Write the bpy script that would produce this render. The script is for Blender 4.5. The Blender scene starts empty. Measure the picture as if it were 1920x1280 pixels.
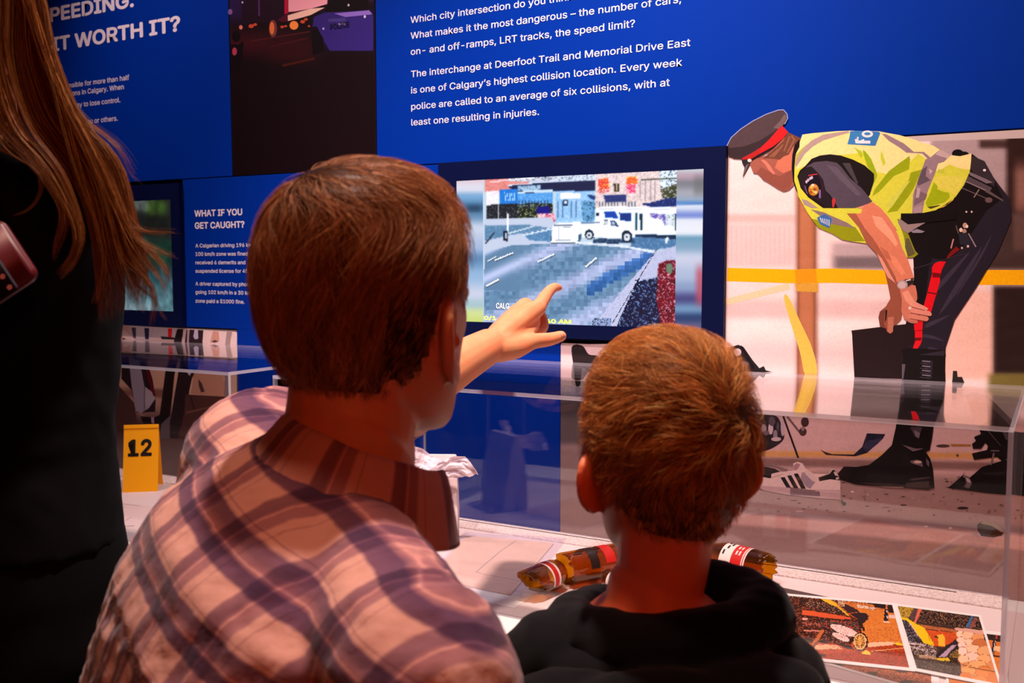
import bpy, bmesh, math, random
import numpy as np
from mathutils import Vector, Matrix, Euler, Quaternion, noise
from mathutils.geometry import tessellate_polygon
from mathutils.bvhtree import BVHTree

random.seed(4)
rng = np.random.default_rng(4)
scene = bpy.context.scene
COL = scene.collection

# ------------------------------------------------------------------ camera
CAM_D, CAM_H, FPX = 1.76, 1.25, 1850.0
YAW, PITCH = 0.50703, 0.07564
_f = Vector((-math.sin(YAW) * math.cos(PITCH), math.cos(YAW) * math.cos(PITCH), -math.sin(PITCH)))
_r = Vector((math.cos(YAW), math.sin(YAW), 0.0))
_d = _f.cross(_r)
CAM = Vector((0.0, -CAM_D, CAM_H))
cam_data = bpy.data.cameras.new('camera')
cam = bpy.data.objects.new('camera', cam_data)
COL.objects.link(cam)
cam.matrix_world = Matrix(((_r.x, -_d.x, -_f.x, CAM.x), (_r.y, -_d.y, -_f.y, CAM.y), (_r.z, -_d.z, -_f.z, CAM.z), (0, 0, 0, 1)))
cam_data.sensor_width = 36.0
cam_data.lens = FPX / 1920.0 * 36.0
cam_data.clip_start = 0.02
cam_data.dof.use_dof = True
cam_data.dof.focus_distance = 1.62
cam_data.dof.aperture_fstop = 8.0
scene.camera = cam

# ------------------------------------------------------------------ light and exposure
scene.view_settings.view_transform = 'Standard'
scene.view_settings.look = 'None'
scene.view_settings.gamma = 1.0
scene.view_settings.use_curve_mapping = False
scene.view_settings.exposure = 0.0
world = bpy.data.worlds.new('dim room')
scene.world = world
world.use_nodes = True
world.node_tree.nodes['Background'].inputs[0].default_value = (0.55, 0.10, 0.10, 1)
world.node_tree.nodes['Background'].inputs[1].default_value = 0.02


def spot(name, loc, target, power, col, angle, blend, size):
    l = bpy.data.lights.new(name, 'SPOT')
    l.energy = power
    l.color = col
    l.spot_size = math.radians(angle)
    l.spot_blend = blend
    l.shadow_soft_size = size
    o = bpy.data.objects.new(name, l)
    COL.objects.link(o)
    o.location = loc
    o.rotation_euler = (Vector(target) - Vector(loc)).to_track_quat('-Z', 'Y').to_euler()
    return o


def area(name, loc, target, power, col, sx, sy):
    l = bpy.data.lights.new(name, 'AREA')
    l.energy = power
    l.color = col
    l.shape = 'RECTANGLE'
    l.size = sx
    l.size_y = sy
    o = bpy.data.objects.new(name, l)
    COL.objects.link(o)
    o.location = loc
    o.rotation_euler = (Vector(target) - Vector(loc)).to_track_quat('-Z', 'Y').to_euler()
    return o


# ceiling spots over the display, the way an exhibit is lit
spot('display_spot', (-0.55, -0.72, 2.85), (-0.62, -0.30, 0.9), 250, (1.0, 0.79, 0.70), 92, 1.0, 0.05)
spot('wall_wash_spot', (-0.9, -1.5, 2.85), (-0.98, 0.0, 1.15), 110, (1.0, 0.88, 0.94), 50, 1.0, 0.06)
spot('case_spot', (-2.1, -0.8, 2.85), (-1.75, -0.03, 1.25), 85, (1.0, 0.74, 0.74), 62, 1.0, 0.05)
# warm spot above the visitors
spot('visitor_spot', (-0.55, -1.25, 2.9), (-0.5, -1.1, 1.1), 58, (1.0, 0.50, 0.34), 50, 1.0, 0.08)
area('red_fill_light', (1.6, -3.4, 2.2), (-0.3, -0.9, 1.1), 17, (1.0, 0.15, 0.05), 1.0, 0.5)  # unseen red fill added behind the visitors to redden necks and ears; no sign there


# ------------------------------------------------------------------ helpers
def ray(px, py):
    return ((px - 960) / FPX) * _r + ((py - 640) / FPX) * _d + _f


def W(px, py, y=0.0):                    # a point of the exhibit wall
    d = ray(px, py)
    return CAM + d * ((y - CAM.y) / d.y)


def T(px, py, z):                        # a point at height z
    d = ray(px, py)
    return CAM + d * ((z - CAM.z) / d.z)


def P(px, py, depth):                    # a point at a given distance along the view
    return CAM + ray(px, py) * depth


def lin(c):
    out = []
    for v in c[:3]:
        v = v / 255.0
        out.append(v / 12.92 if v <= 0.04045 else ((v + 0.055) / 1.055) ** 2.4)
    return tuple(out)


def lin4(c):
    return lin(c) + (1.0,)


def mat(name, col, rough=0.6, spec=0.3, metal=0.0, sheen=0.0, bump=None, sss=0.0, noise_mix=None):
    m = bpy.data.materials.new(name)
    m.use_nodes = True
    nt = m.node_tree
    b = nt.nodes['Principled BSDF']
    b.inputs['Base Color'].default_value = lin4(col)
    b.inputs['Roughness'].default_value = rough
    b.inputs['Specular IOR Level'].default_value = spec
    b.inputs['Metallic'].default_value = metal
    b.inputs['Sheen Weight'].default_value = sheen
    if sss:
        b.inputs['Subsurface Weight'].default_value = sss
        b.inputs['Subsurface Radius'].default_value = (0.012, 0.004, 0.002)
        b.inputs['Subsurface Scale'].default_value = 1.0
    tc = nt.nodes.new('ShaderNodeTexCoord')
    if noise_mix:
        scale, col2, detail = noise_mix
        n = nt.nodes.new('ShaderNodeTexNoise')
        n.inputs['Scale'].default_value = scale
        n.inputs['Detail'].default_value = detail
        nt.links.new(tc.outputs['Object'], n.inputs['Vector'])
        rp = nt.nodes.new('ShaderNodeValToRGB')
        rp.color_ramp.elements[0].position = 0.35
        rp.color_ramp.elements[0].color = lin4(col)
        rp.color_ramp.elements[1].position = 0.7
        rp.color_ramp.elements[1].color = lin4(col2)
        nt.links.new(n.outputs['Fac'], rp.inputs['Fac'])
        nt.links.new(rp.outputs['Color'], b.inputs['Base Color'])
    if bump:
        scale, strength, dist = bump
        n = nt.nodes.new('ShaderNodeTexNoise')
        n.inputs['Scale'].default_value = scale
        n.inputs['Detail'].default_value = 6
        nt.links.new(tc.outputs['Object'], n.inputs['Vector'])
        bp = nt.nodes.new('ShaderNodeBump')
        bp.inputs['Strength'].default_value = strength
        bp.inputs['Distance'].default_value = dist
        nt.links.new(n.outputs['Fac'], bp.inputs['Height'])
        nt.links.new(bp.outputs['Normal'], b.inputs['Normal'])
    return m


def print_mat(name, rough=0.35, spec=0.3, grain=0.0, scale=90):
    """ink on a flat sheet: the colour comes from the drawn shapes, a fine grain is added"""
    m = bpy.data.materials.new(name)
    m.use_nodes = True
    nt = m.node_tree
    b = nt.nodes['Principled BSDF']
    b.inputs['Roughness'].default_value = rough
    b.inputs['Specular IOR Level'].default_value = spec
    a = nt.nodes.new('ShaderNodeVertexColor')
    a.layer_name = 'Col'
    if grain:
        tc = nt.nodes.new('ShaderNodeTexCoord')
        n = nt.nodes.new('ShaderNodeTexNoise')
        n.inputs['Scale'].default_value = scale
        n.inputs['Detail'].default_value = 5
        nt.links.new(tc.outputs['Object'], n.inputs['Vector'])
        mr = nt.nodes.new('ShaderNodeMapRange')
        mr.inputs['From Min'].default_value = 0.3
        mr.inputs['From Max'].default_value = 0.7
        mr.inputs['To Min'].default_value = 1 - grain
        mr.inputs['To Max'].default_value = 1 + grain
        nt.links.new(n.outputs['Fac'], mr.inputs['Value'])
        mx = nt.nodes.new('ShaderNodeVectorMath')
        mx.operation = 'SCALE'
        nt.links.new(a.outputs['Color'], mx.inputs[0])
        nt.links.new(mr.outputs['Result'], mx.inputs['Scale'])
        nt.links.new(mx.outputs['Vector'], b.inputs['Base Color'])
    else:
        nt.links.new(a.outputs['Color'], b.inputs['Base Color'])
    return m


def screen_mat(name, strength):
    m = bpy.data.materials.new(name)
    m.use_nodes = True
    nt = m.node_tree
    b = nt.nodes['Principled BSDF']
    b.inputs['Base Color'].default_value = (0.01, 0.01, 0.012, 1)
    b.inputs['Roughness'].default_value = 0.3
    a = nt.nodes.new('ShaderNodeVertexColor')
    a.layer_name = 'Col'
    nt.links.new(a.outputs['Color'], b.inputs['Emission Color'])
    b.inputs['Emission Strength'].default_value = strength
    return m


def acrylic(name, edge=False):
    m = bpy.data.materials.new(name)
    m.use_nodes = True
    nt = m.node_tree
    nt.nodes.clear()
    out = nt.nodes.new('ShaderNodeOutputMaterial')
    mix = nt.nodes.new('ShaderNodeMixShader')
    tr = nt.nodes.new('ShaderNodeBsdfTransparent')
    tr.inputs[0].default_value = (0.975, 0.97, 0.975, 1)
    nt.links.new(tr.outputs[0], mix.inputs[1])
    if edge:
        df = nt.nodes.new('ShaderNodeBsdfPrincipled')
        df.inputs['Base Color'].default_value = (0.85, 0.8, 0.9, 1)
        df.inputs['Roughness'].default_value = 0.15
        nt.links.new(df.outputs[0], mix.inputs[2])
        mix.inputs[0].default_value = 0.5
    else:
        lw = nt.nodes.new('ShaderNodeLayerWeight')
        lw.inputs['Blend'].default_value = 0.5
        pw = nt.nodes.new('ShaderNodeMath')
        pw.operation = 'POWER'
        pw.inputs[1].default_value = 5.0
        nt.links.new(lw.outputs['Facing'], pw.inputs[0])
        ma = nt.nodes.new('ShaderNodeMath')
        ma.operation = 'MULTIPLY_ADD'
        ma.inputs[1].default_value = 0.95
        ma.inputs[2].default_value = 0.045
        nt.links.new(pw.outputs[0], ma.inputs[0])
        gl = nt.nodes.new('ShaderNodeBsdfGlossy')
        gl.inputs['Roughness'].default_value = 0.0
        gl.inputs['Color'].default_value = (1, 1, 1, 1)
        nt.links.new(gl.outputs[0], mix.inputs[2])
        nt.links.new(ma.outputs[0], mix.inputs[0])
    nt.links.new(mix.outputs[0], out.inputs[0])
    return m


def link(name, mesh, m=None, parent=None):
    o = bpy.data.objects.new(name, mesh)
    COL.objects.link(o)
    if m is not None:
        for k in (m if isinstance(m, (list, tuple)) else [m]):
            mesh.materials.append(k)
    if parent is not None:
        o.parent = parent
        o.matrix_parent_inverse = parent.matrix_world.inverted() if parent.type != 'EMPTY' else Matrix.Translation(-parent.location)
    return o


def thing(name, label, cat, loc=(0, 0, 0), group=None):
    o = bpy.data.objects.new(name, None)
    COL.objects.link(o)
    o.location = loc
    o.empty_display_size = 0.05
    return tag(o, label, cat, group)


def tag(o, label, cat, group=None):
    o['label'] = label
    o['category'] = cat
    if group:
        o['group'] = group
    return o


def struct(o):
    o['kind'] = 'structure'
    return o


def smooth(mesh, on=True):
    mesh.polygons.foreach_set('use_smooth', [on] * len(mesh.polygons))


def finish(bm, name, m=None, parent=None, sm=False):
    bmesh.ops.recalc_face_normals(bm, faces=bm.faces)
    me = bpy.data.meshes.new(name)
    bm.to_mesh(me)
    bm.free()
    if sm:
        smooth(me)
    return link(name, me, m, parent)


def add_box(bm, lo, hi, mi=0, bevel=0.0):
    lo, hi = Vector(lo), Vector(hi)
    r = bmesh.ops.create_cube(bm, size=1.0, matrix=Matrix.Translation((lo + hi) / 2) @ Matrix.Diagonal(((hi - lo).x, (hi - lo).y, (hi - lo).z, 1)))
    vs = r['verts']
    fs = list({f for v in vs for f in v.link_faces})
    for f in fs:
        f.material_index = mi
    if bevel:
        es = list({e for v in vs for e in v.link_edges})
        bmesh.ops.bevel(bm, geom=es, offset=bevel, segments=2, affect='EDGES', profile=0.5, material=-1)
    return fs


def box(name, lo, hi, m, parent=None, bevel=0.0):
    bm = bmesh.new()
    add_box(bm, lo, hi, 0, bevel)
    return finish(bm, name, m, parent)


def tube_bm(bm, pts, radii, n=12, caps=True, flat=None):
    """a tapered tube through pts with rounded ends, swept with a steady frame"""
    pts = [Vector(p) for p in pts]
    P2, R2 = [], []
    if caps:
        t0 = (pts[0] - pts[1]).normalized()
        for a in (0.0, 0.5, 0.85):
            P2.append(pts[0] + t0 * radii[0] * math.cos(math.asin(min(1, a)) if a else 0) * (1.0 if a == 0 else 1.0))
            R2.append(radii[0] * max(a, 0.02))
    P2 += pts
    R2 += list(radii)
    if caps:
        t1 = (pts[-1] - pts[-2]).normalized()
        for a in (0.85, 0.5, 0.0):
            P2.append(pts[-1] + t1 * radii[-1] * math.cos(math.asin(a)))
            R2.append(radii[-1] * max(a, 0.02))
    rings = []
    ref = None
    for i, p in enumerate(P2):
        a = P2[max(i - 1, 0)]
        b = P2[min(i + 1, len(P2) - 1)]
        t = (b - a)
        if t.length < 1e-9:
            t = Vector((0, 0, 1))
        t.normalize()
        if ref is None:
            ref = t.orthogonal().normalized()
        ref = (ref - t * ref.dot(t))
        if ref.length < 1e-6:
            ref = t.orthogonal()
        ref.normalize()
        s = t.cross(ref)
        ring = []
        for k in range(n):
            an = 2 * math.pi * k / n
            v = ref * math.cos(an) + s * math.sin(an)
            v = v * R2[i]
            if flat is not None:
                ax, amt = flat
                v = v - ax * v.dot(ax) * (1 - amt)
            ring.append(bm.verts.new(p + v))
        rings.append(ring)
    for i in range(len(rings) - 1):
        for k in range(n):
            bm.faces.new((rings[i][k], rings[i][(k + 1) % n], rings[i + 1][(k + 1) % n], rings[i + 1][k]))
    bm.faces.new(list(reversed(rings[0])))
    bm.faces.new(rings[-1])
    return rings


def catmull(pts, n=6, closed=False):
    pts = [Vector(p) for p in pts]
    out = []
    N = len(pts)
    for i in range(N if closed else N - 1):
        p0 = pts[(i - 1) % N] if closed or i > 0 else pts[0] * 2 - pts[1]
        p1, p2 = pts[i % N], pts[(i + 1) % N]
        p3 = pts[(i + 2) % N] if closed or i + 2 < N else pts[-1] * 2 - pts[-2]
        for k in range(n):
            t = k / n
            out.append(0.5 * ((2 * p1) + (p2 - p0) * t + (2 * p0 - 5 * p1 + 4 * p2 - p3) * t * t + (3 * p1 - p0 - 3 * p2 + p3) * t ** 3))
    if not closed:
        out.append(pts[-1])
    return out


class Pic:
    """a printed picture: flat coloured shapes laid over one another on a plane"""

    def __init__(self, mapper, normal, step=0.000004):
        self.map, self.nrm, self.step = mapper, Vector(normal), step
        self.v, self.f, self.c = [], [], []
        self.layer = 0

    def grid(self, corners, nx, ny, fn):
        """corners TL, TR, BR, BL in picture units, fn(x, y) -> colour 0-255"""
        self.layer += 1
        a, b, c, d = [Vector(q) for q in corners]
        base = len(self.v)
        cols = []
        for j in range(ny + 1):
            for i in range(nx + 1):
                u, w = i / nx, j / ny
                q = (a * (1 - u) + b * u) * (1 - w) + (d * (1 - u) + c * u) * w
                self.v.append(self.map(q.x, q.y) + self.nrm * self.step * self.layer)
                cols.append(lin4(fn(q.x, q.y)))
        for j in range(ny):
            for i in range(nx):
                k = base + j * (nx + 1) + i
                ids = (k, k + 1, k + nx + 2, k + nx + 1)
                self.f.append(ids)
                self.c.extend(cols[t - base] for t in ids)

    def cells(self, corners, arr):
        """arr: rows x cols x 3 colours, one flat cell each"""
        self.layer += 1
        ny, nx = arr.shape[:2]
        a, b, c, d = [Vector(q) for q in corners]
        base = len(self.v)
        for j in range(ny + 1):
            for i in range(nx + 1):
                u, w = i / nx, j / ny
                q = (a * (1 - u) + b * u) * (1 - w) + (d * (1 - u) + c * u) * w
                self.v.append(self.map(q.x, q.y) + self.nrm * self.step * self.layer)
        for j in range(ny):
            for i in range(nx):
                k = base + j * (nx + 1) + i
                self.f.append((k, k + 1, k + nx + 2, k + nx + 1))
                self.c.extend([lin4(arr[j, i])] * 4)

    def poly(self, pts, col, sm=False, org=None):
        """org = (x0, y0, scale) when pts were read off an enlarged detail"""
        self.layer += 1
        if org:
            pts = [(org[0] + x / org[2], org[1] + y / org[2]) for x, y in pts]
        if sm:
            pts = [(p.x, p.y) for p in catmull([(x, y, 0) for x, y in pts], 4, True)]
        q = [Vector((x, y, 0)) for x, y in pts]
        tris = tessellate_polygon([q])
        base = len(self.v)
        off = self.nrm * self.step * self.layer
        self.v.extend(self.map(p.x, p.y) + off for p in q)
        c = lin4(col)
        for t in tris:
            self.f.append(tuple(base + i for i in t))
            self.c.extend([c] * 3)

    def line(self, a, b, w, col, org=None):
        if org:
            a = (org[0] + a[0] / org[2], org[1] + a[1] / org[2])
            b = (org[0] + b[0] / org[2], org[1] + b[1] / org[2])
            w = w / org[2]
        dx, dy = b[0] - a[0], b[1] - a[1]
        L = math.hypot(dx, dy) or 1
        nx, ny = -dy / L * w / 2, dx / L * w / 2
        self.poly([(a[0] + nx, a[1] + ny), (b[0] + nx, b[1] + ny), (b[0] - nx, b[1] - ny), (a[0] - nx, a[1] - ny)], col)

    def ell(self, c, rx, ry, col, org=None, n=20):
        if org:
            c = (org[0] + c[0] / org[2], org[1] + c[1] / org[2])
            rx, ry = rx / org[2], ry / org[2]
        self.poly([(c[0] + rx * math.cos(2 * math.pi * k / n), c[1] + ry * math.sin(2 * math.pi * k / n)) for k in range(n)], col)

    def build(self, name, m, parent=None):
        me = bpy.data.meshes.new(name)
        me.from_pydata([tuple(v) for v in self.v], [], self.f)
        at = me.color_attributes.new('Col', 'FLOAT_COLOR', 'CORNER')
        flat = np.array(self.c, dtype=np.float32).ravel()
        at.data.foreach_set('color', flat)
        # all faces look along the sheet's normal
        bm = bmesh.new()
        bm.from_mesh(me)
        for f in bm.faces:
            f.normal_update()
            if f.normal.dot(self.nrm) < 0:
                f.normal_flip()
        bm.to_mesh(me)
        bm.free()
        return link(name, me, m, parent)


def sstep(a, b, x):
    if a == b:
        return 1.0 if x > a else 0.0
    t = min(1, max(0, (x - a) / (b - a)))
    return t * t * (3 - 2 * t)


def band(x, a, b, s):
    return sstep(a - s, a + s, x) * (1 - sstep(b - s, b + s, x))


def mixc(a, b, t):
    return tuple(a[i] * (1 - t) + b[i] * t for i in range(3))


try:                                     # the sans-serif that comes with Blender itself
    import os
    FONT = bpy.data.fonts.load(os.path.join(bpy.utils.resource_path('LOCAL'), 'datafiles', 'fonts', 'Inter.woff2'))
except Exception:
    FONT = None


def text_curve(text, bold=0.0):
    cu = bpy.data.curves.new('t', 'FONT')
    cu.body = text
    cu.offset = bold
    cu.resolution_u = 3
    if FONT is not None:
        cu.font = FONT
    return cu


def lettering(name, rows, m, parent, size, xscale=1.0, heavy=0.0, y=-0.0006):
    """one mesh for each line of lettering"""
    for text, x, z, anchor in rows:
        verts, faces = [], []
        cu = text_curve(text)
        ob = bpy.data.objects.new('t', cu)
        COL.objects.link(ob)
        bpy.context.view_layer.update()
        me = bpy.data.meshes.new_from_object(ob.evaluated_get(bpy.context.evaluated_depsgraph_get()))
        xs = [v.co.x for v in me.vertices]
        x0, x1 = min(xs), max(xs)
        offs = [(0.0, 0.0)]
        if heavy:
            offs += [(heavy * math.cos(k * math.pi / 4), heavy * math.sin(k * math.pi / 4)) for k in range(8)]
        for j, (ox, oz) in enumerate(offs):
            base = len(verts)
            for v in me.vertices:
                lx = (v.co.x + ox - (x1 if anchor == 'R' else x0)) * size * xscale
                verts.append((x + lx, y - j * 4e-6, z + (v.co.y + oz) * size))
            faces.extend(tuple(base + i for i in p.vertices) for p in me.polygons)
        bpy.data.objects.remove(ob)
        bpy.data.curves.remove(cu)
        bpy.data.meshes.remove(me)
        me = bpy.data.meshes.new(name)
        me.from_pydata(verts, [], faces)
        bm = bmesh.new()
        bm.from_mesh(me)
        for f in bm.faces:
            f.normal_update()
            if f.normal.y > 0:
                f.normal_flip()
        bm.to_mesh(me)
        bm.free()
        link(name, me, m, parent)


def text_width(text, bold=0.0):
    cu = text_curve(text, bold)
    ob = bpy.data.objects.new('t', cu)
    COL.objects.link(ob)
    bpy.context.view_layer.update()
    d = ob.dimensions.copy()
    bpy.data.objects.remove(ob)
    bpy.data.curves.remove(cu)
    return d.x, d.y


def remeshed(bm, voxel, iters=3, factor=0.5, name='m'):
    """fuse overlapping pieces into one continuous skin"""
    me = bpy.data.meshes.new(name)
    bm.to_mesh(me)
    bm.free()
    o = bpy.data.objects.new(name, me)
    COL.objects.link(o)
    md = o.modifiers.new('r', 'REMESH')
    md.mode = 'VOXEL'
    md.voxel_size = voxel
    md.adaptivity = 0.0
    if iters:
        s = o.modifiers.new('s', 'SMOOTH')
        s.factor = factor
        s.iterations = iters
    bpy.context.view_layer.update()
    dg = bpy.context.evaluated_depsgraph_get()
    out = bpy.data.meshes.new_from_object(o.evaluated_get(dg))
    bpy.data.objects.remove(o)
    bpy.data.meshes.remove(me)
    smooth(out)
    return out

# ------------------------------------------------------------------ materials
M_blue = mat('blue printed panel', (0, 46, 150), 0.5, 0.06)
M_navy = mat('navy bezel', (7, 15, 56), 0.5, 0.08)
M_navy_side = mat('dark navy bezel side', (6, 10, 40), 0.5, 0.3)
M_letter = mat('white vinyl lettering', (235, 228, 240), 0.5, 0.3)
M_wall = mat('dark wall paint', (26, 22, 26), 0.8, 0.2, bump=(60, 0.1, 0.002))
M_floor = mat('dark carpet', (40, 34, 36), 0.95, 0.1, noise_mix=(300, (28, 24, 26), 4), bump=(400, 0.4, 0.004))
M_ceiling = mat('black ceiling', (16, 15, 17), 0.9, 0.1)
M_white = mat('white table laminate', (240, 236, 232), 0.5, 0.3)
M_pinkdeck = mat('pale display liner', (232, 212, 210), 0.7, 0.2)
M_ledge = mat('speckled ledge', (240, 222, 218), 0.7, 0.2, noise_mix=(260, (196, 170, 165), 6))
M_acr = acrylic('clear acrylic')
M_acr_edge = acrylic('polished acrylic edge', True)
M_print = print_mat('mural print', 0.4, 0.25, 0.06, 220)
M_photo = print_mat('glossy photo print', 0.3, 0.12)
M_screen = screen_mat('lit monitor picture', 1.0)
M_screen_dim = screen_mat('dim monitor picture', 0.5)

# ------------------------------------------------------------------ room
ZT = W(1455, 1059).z                     # display deck
ZC = W(1600, 706).z                      # top of the acrylic cases
YF = -0.468                              # front of the cases
struct(box('wall_back', (-5.0, 0.02, 0.0), (3.0, 0.14, 3.2), M_wall))
struct(box('wall_left', (-5.1, -5.0, 0.0), (-5.0, 0.14, 3.2), M_wall))
struct(box('wall_right', (3.0, -5.0, 0.0), (3.1, 0.14, 3.2), M_wall))
struct(box('wall_front', (-5.1, -5.1, 0.0), (3.1, -5.0, 3.2), M_wall))
struct(box('floor', (-5.1, -5.1, -0.1), (3.1, 0.14, 0.0), M_floor))
struct(box('ceiling', (-5.1, -5.1, 3.2), (3.1, 0.14, 3.3), M_ceiling))

# ------------------------------------------------------------------ wall panels
ZSEAM = W(1363, 274.8).z
X430, X703 = W(432, 150).x, W(704.5, 150).x
XBL = W(1051, 800).x                     # right edge of the low blue panel
XPL = W(443.5, 622).x                    # its left edge at the base
ZLOW = W(349, 613.5).z
XFR = W(1363, 460).x
ZMUR = W(1745, 267).z
ZTOP = 2.35
G = 0.0012                               # joint


def panel(name, x0, x1, z0, z1, m, label, y0=0.0):
    bm = bmesh.new()
    add_box(bm, (x0 + G, y0, z0 + G), (x1 - G, 0.0199, z1 - G), 0, 0.0008)
    o = finish(bm, name, m)
    return tag(o, label, 'panel')


pl = panel('exhibit_panel', -3.4, X430, ZSEAM, ZTOP, M_blue, 'blue exhibit panel headed IT WORTH IT, upper left of the wall')
pr = panel('exhibit_panel', X703, 1.2, ZSEAM, ZTOP, M_blue, 'wide blue exhibit panel of white text about a dangerous city intersection')
# low blue panel: an L that runs down to the display deck
pc = panel('exhibit_panel', W(345, 480).x, XBL, ZLOW, ZSEAM, M_blue, 'blue panel headed WHAT IF YOU GET CAUGHT, running down behind the display case')
box('lower_field', (XPL + G, 0.0, ZT), (XBL - G, 0.0199, ZLOW + G), M_blue, pc)
bk = thing('night_photograph', 'dark night photograph panel of a truck and a police car between two blue panels', 'panel', (X430, 0, ZSEAM))
box('board', (X430 + G, 0.0, ZSEAM + G), (X703 - G, 0.0199, ZTOP - G), mat('dark photo board', (26, 10, 14), 0.5, 0.2), bk)


def zb(px, py):
    p = W(px, py)
    return p.x, p.z


# big heading, right-hand ends read off the wall
wW, wH = text_width('WORTH IT?', 0.02)
xa, za = zb(140, 97)
xb, zb_ = zb(337, 57)
hw = (W(337, 57).x - W(140, 97).x)
HS = 0.0465 / 0.70
lettering('heading_lettering', [('SPEEDING.', W(250, 11.8).x, W(250, 11.8).z, 'R'), ('IS IT WORTH IT?', xb, zb_, 'R')], M_letter, pl, HS, hw / (wW * HS), 0.028)
rows = []
for t, px, py in (('responsible for more than half', 242.5, 149.5), ('collisions in Calgary. When', 232.5, 167.0), ('easy to lose control.', 225.8, 191.5), ('you or others.', 221, 226)):
    rows.append((t, W(px, py).x, W(px, py).z, 'R'))
sw, _ = text_width('you or others.')
SW = W(221, 226).x - W(158, 233).x
SS = 0.0245
lettering('body_lettering', rows, M_letter, pl, SS, SW / (sw * SS), 0.006)

LX = W(771, 145).x
mw, _ = text_width('The interchange at Deerfoot Trail and Memorial Drive East')
MW = W(1294.5, 86.7).x - LX
MS = 0.0262
rows = []
for t, py in (('Which city intersection do you think', 43.5), ('What makes it the most dangerous \u2013 the number of cars,', 73.2), ('on- and off-ramps, LRT tracks, the speed limit?', 103.2),
              ('The interchange at Deerfoot Trail and Memorial Drive East', 145.1), ('is one of Calgary\u2019s highest collision location. Every week', 175.5),
              ('police are called to an average of six collisions, with at', 206.0), ('least one resulting in injuries.', 235.5)):
    rows.append((t, LX, W(771, py).z, 'L'))
lettering('body_lettering', rows, M_letter, pr, MS, MW / (mw * MS), 0.004)

rows = [('WHAT IF YOU', W(365.5, 405.8).x, W(365.5, 405.8).z, 'L'), ('GET CAUGHT?', W(366, 428.5).x, W(366, 428.5).z, 'L')]
cw, _ = text_width('GET CAUGHT?', 0.02)
CW = W(459, 424).x - W(366, 428.5).x
lettering('heading_lettering', rows, M_letter, pc, 0.0285, CW / (cw * 0.0285), 0.026)
rows = []
for t, px, py in (('A Calgarian driving 196 km/h', 367, 463.8), ('100 km/h zone was fined', 368, 479.5), ('received 6 demerits and', 368.3, 495.3), ('suspended license for 45', 369, 511),
                  ('A driver captured by photo', 370, 535), ('going 102 km/h in a 30 km/h', 370.5, 550.5), ('zone paid a $1000 fine.', 371, 567)):
    rows.append((t, W(367, py).x, W(px, py).z, 'L'))
cw, _ = text_width('zone paid a $1000 fine.', 0.008)
CW = W(463, 565.5).x - W(371, 567).x
lettering('body_lettering', rows, M_letter, pc, 0.0172, CW / (cw * 0.0172), 0.010)

# ------------------------------------------------------------------ night photograph
NP = (425, 0, 1920 / 285.0)
pic = Pic(lambda x, y: W(x, y, -0.0004), (0, -1, 0))
tl = (432, -260)


def night(x, y):
    c = (22, 8, 12)
    c = mixc(c, (62, 14, 24), band(y, 62, 100, 22) * (1 - sstep(520, 600, x)))
    c = mixc(c, (40, 22, 70), band(y, -300, 40, 20) * (1 - sstep(440, 490, x)))
    c = mixc(c, (50, 12, 18), band(y, 70, 115, 16) * band(x, 500, 590, 30))
    c = mixc(c, (30, 22, 80), band(y, 25, 85, 18) * sstep(585, 610, x))
    c = mixc(c, (60, 45, 90), band(y, -300, 0, 10) * sstep(590, 700, x))
    return c


zt_, zb2 = ZTOP - 0.004, ZSEAM + 0.004


def npmap(u, v):
    return Vector((X430 + 0.004 + u * (X703 - X430 - 0.008), -0.0004, zt_ + v * (zb2 - zt_)))


picg = Pic(npmap, (0, -1, 0))


def to_px(p):
    v = p - CAM
    return 960 + FPX * v.dot(_r) / v.dot(_f), 640 + FPX * v.dot(_d) / v.dot(_f)


picg.grid([(0, 0), (1, 0), (1, 1), (0, 1)], 50, 90, lambda u, v: night(*to_px(npmap(u, v))))
pic.v, pic.f, pic.c, pic.layer = picg.v, picg.f, picg.c, 1
q = pic.poly
q([(190, -200), (730, -200), (740, 260), (540, 290), (280, 280), (190, 240)], (34, 10, 30), org=NP)
q([(410, -200), (420, 200), (400, 200), (400, -200)], (90, 50, 110), org=NP)
q([(780, -180), (1280, -180), (1270, 50), (1080, 105), (780, 160)], (255, 176, 188), org=NP)
q([(770, 195), (950, 140), (1060, 110), (1240, 95), (1060, 190), (900, 235), (775, 265)], (255, 206, 186), org=NP)
q([(780, 150), (960, 135), (780, 185)], (70, 20, 30), org=NP)
q([(730, -200), (775, -200), (775, 170), (730, 180)], (190, 20, 60), org=NP)
q([(730, 190), (770, 180), (775, 270), (700, 280), (640, 250)], (80, 14, 40), org=NP)
pic.ell((850, 320), 55, 55, (255, 150, 70), NP)
for cx, cy, r in ((700, 340, 25), (745, 330, 20), (960, 275, 30), (1000, 245, 24), (310, 330, 35), (360, 310, 25), (1040, 330, 16)):
    pic.ell((cx, cy), r, r * 0.7, (205, 80, 50), NP, 10)
pic.ell((610, 380), 75, 135, (38, 14, 22), NP)
pic.ell((585, 360), 50, 110, (120, 60, 60), NP)
pic.ell((572, 355), 30, 80, (236, 120, 60), NP)
q([(1100, 215), (1240, 160), (1800, 130), (1850, 200), (1850, 640), (1300, 640), (1210, 480), (1140, 330), (1085, 340)], (52, 36, 118), org=NP)
q([(1240, 150), (1340, -30), (1400, -200), (1800, -200), (1790, 110), (1500, 140)], (16, 6, 10), org=NP)
q([(1360, 170), (1800, 130), (1840, 180), (1500, 215)], (140, 110, 200), org=NP)
q([(1070, 420), (1140, 350), (1220, 480), (1230, 640), (1090, 700)], (14, 5, 8), org=NP)
q([(1280, 240), (1500, 225), (1500, 270), (1280, 275)], (70, 60, 130), org=NP)
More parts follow.
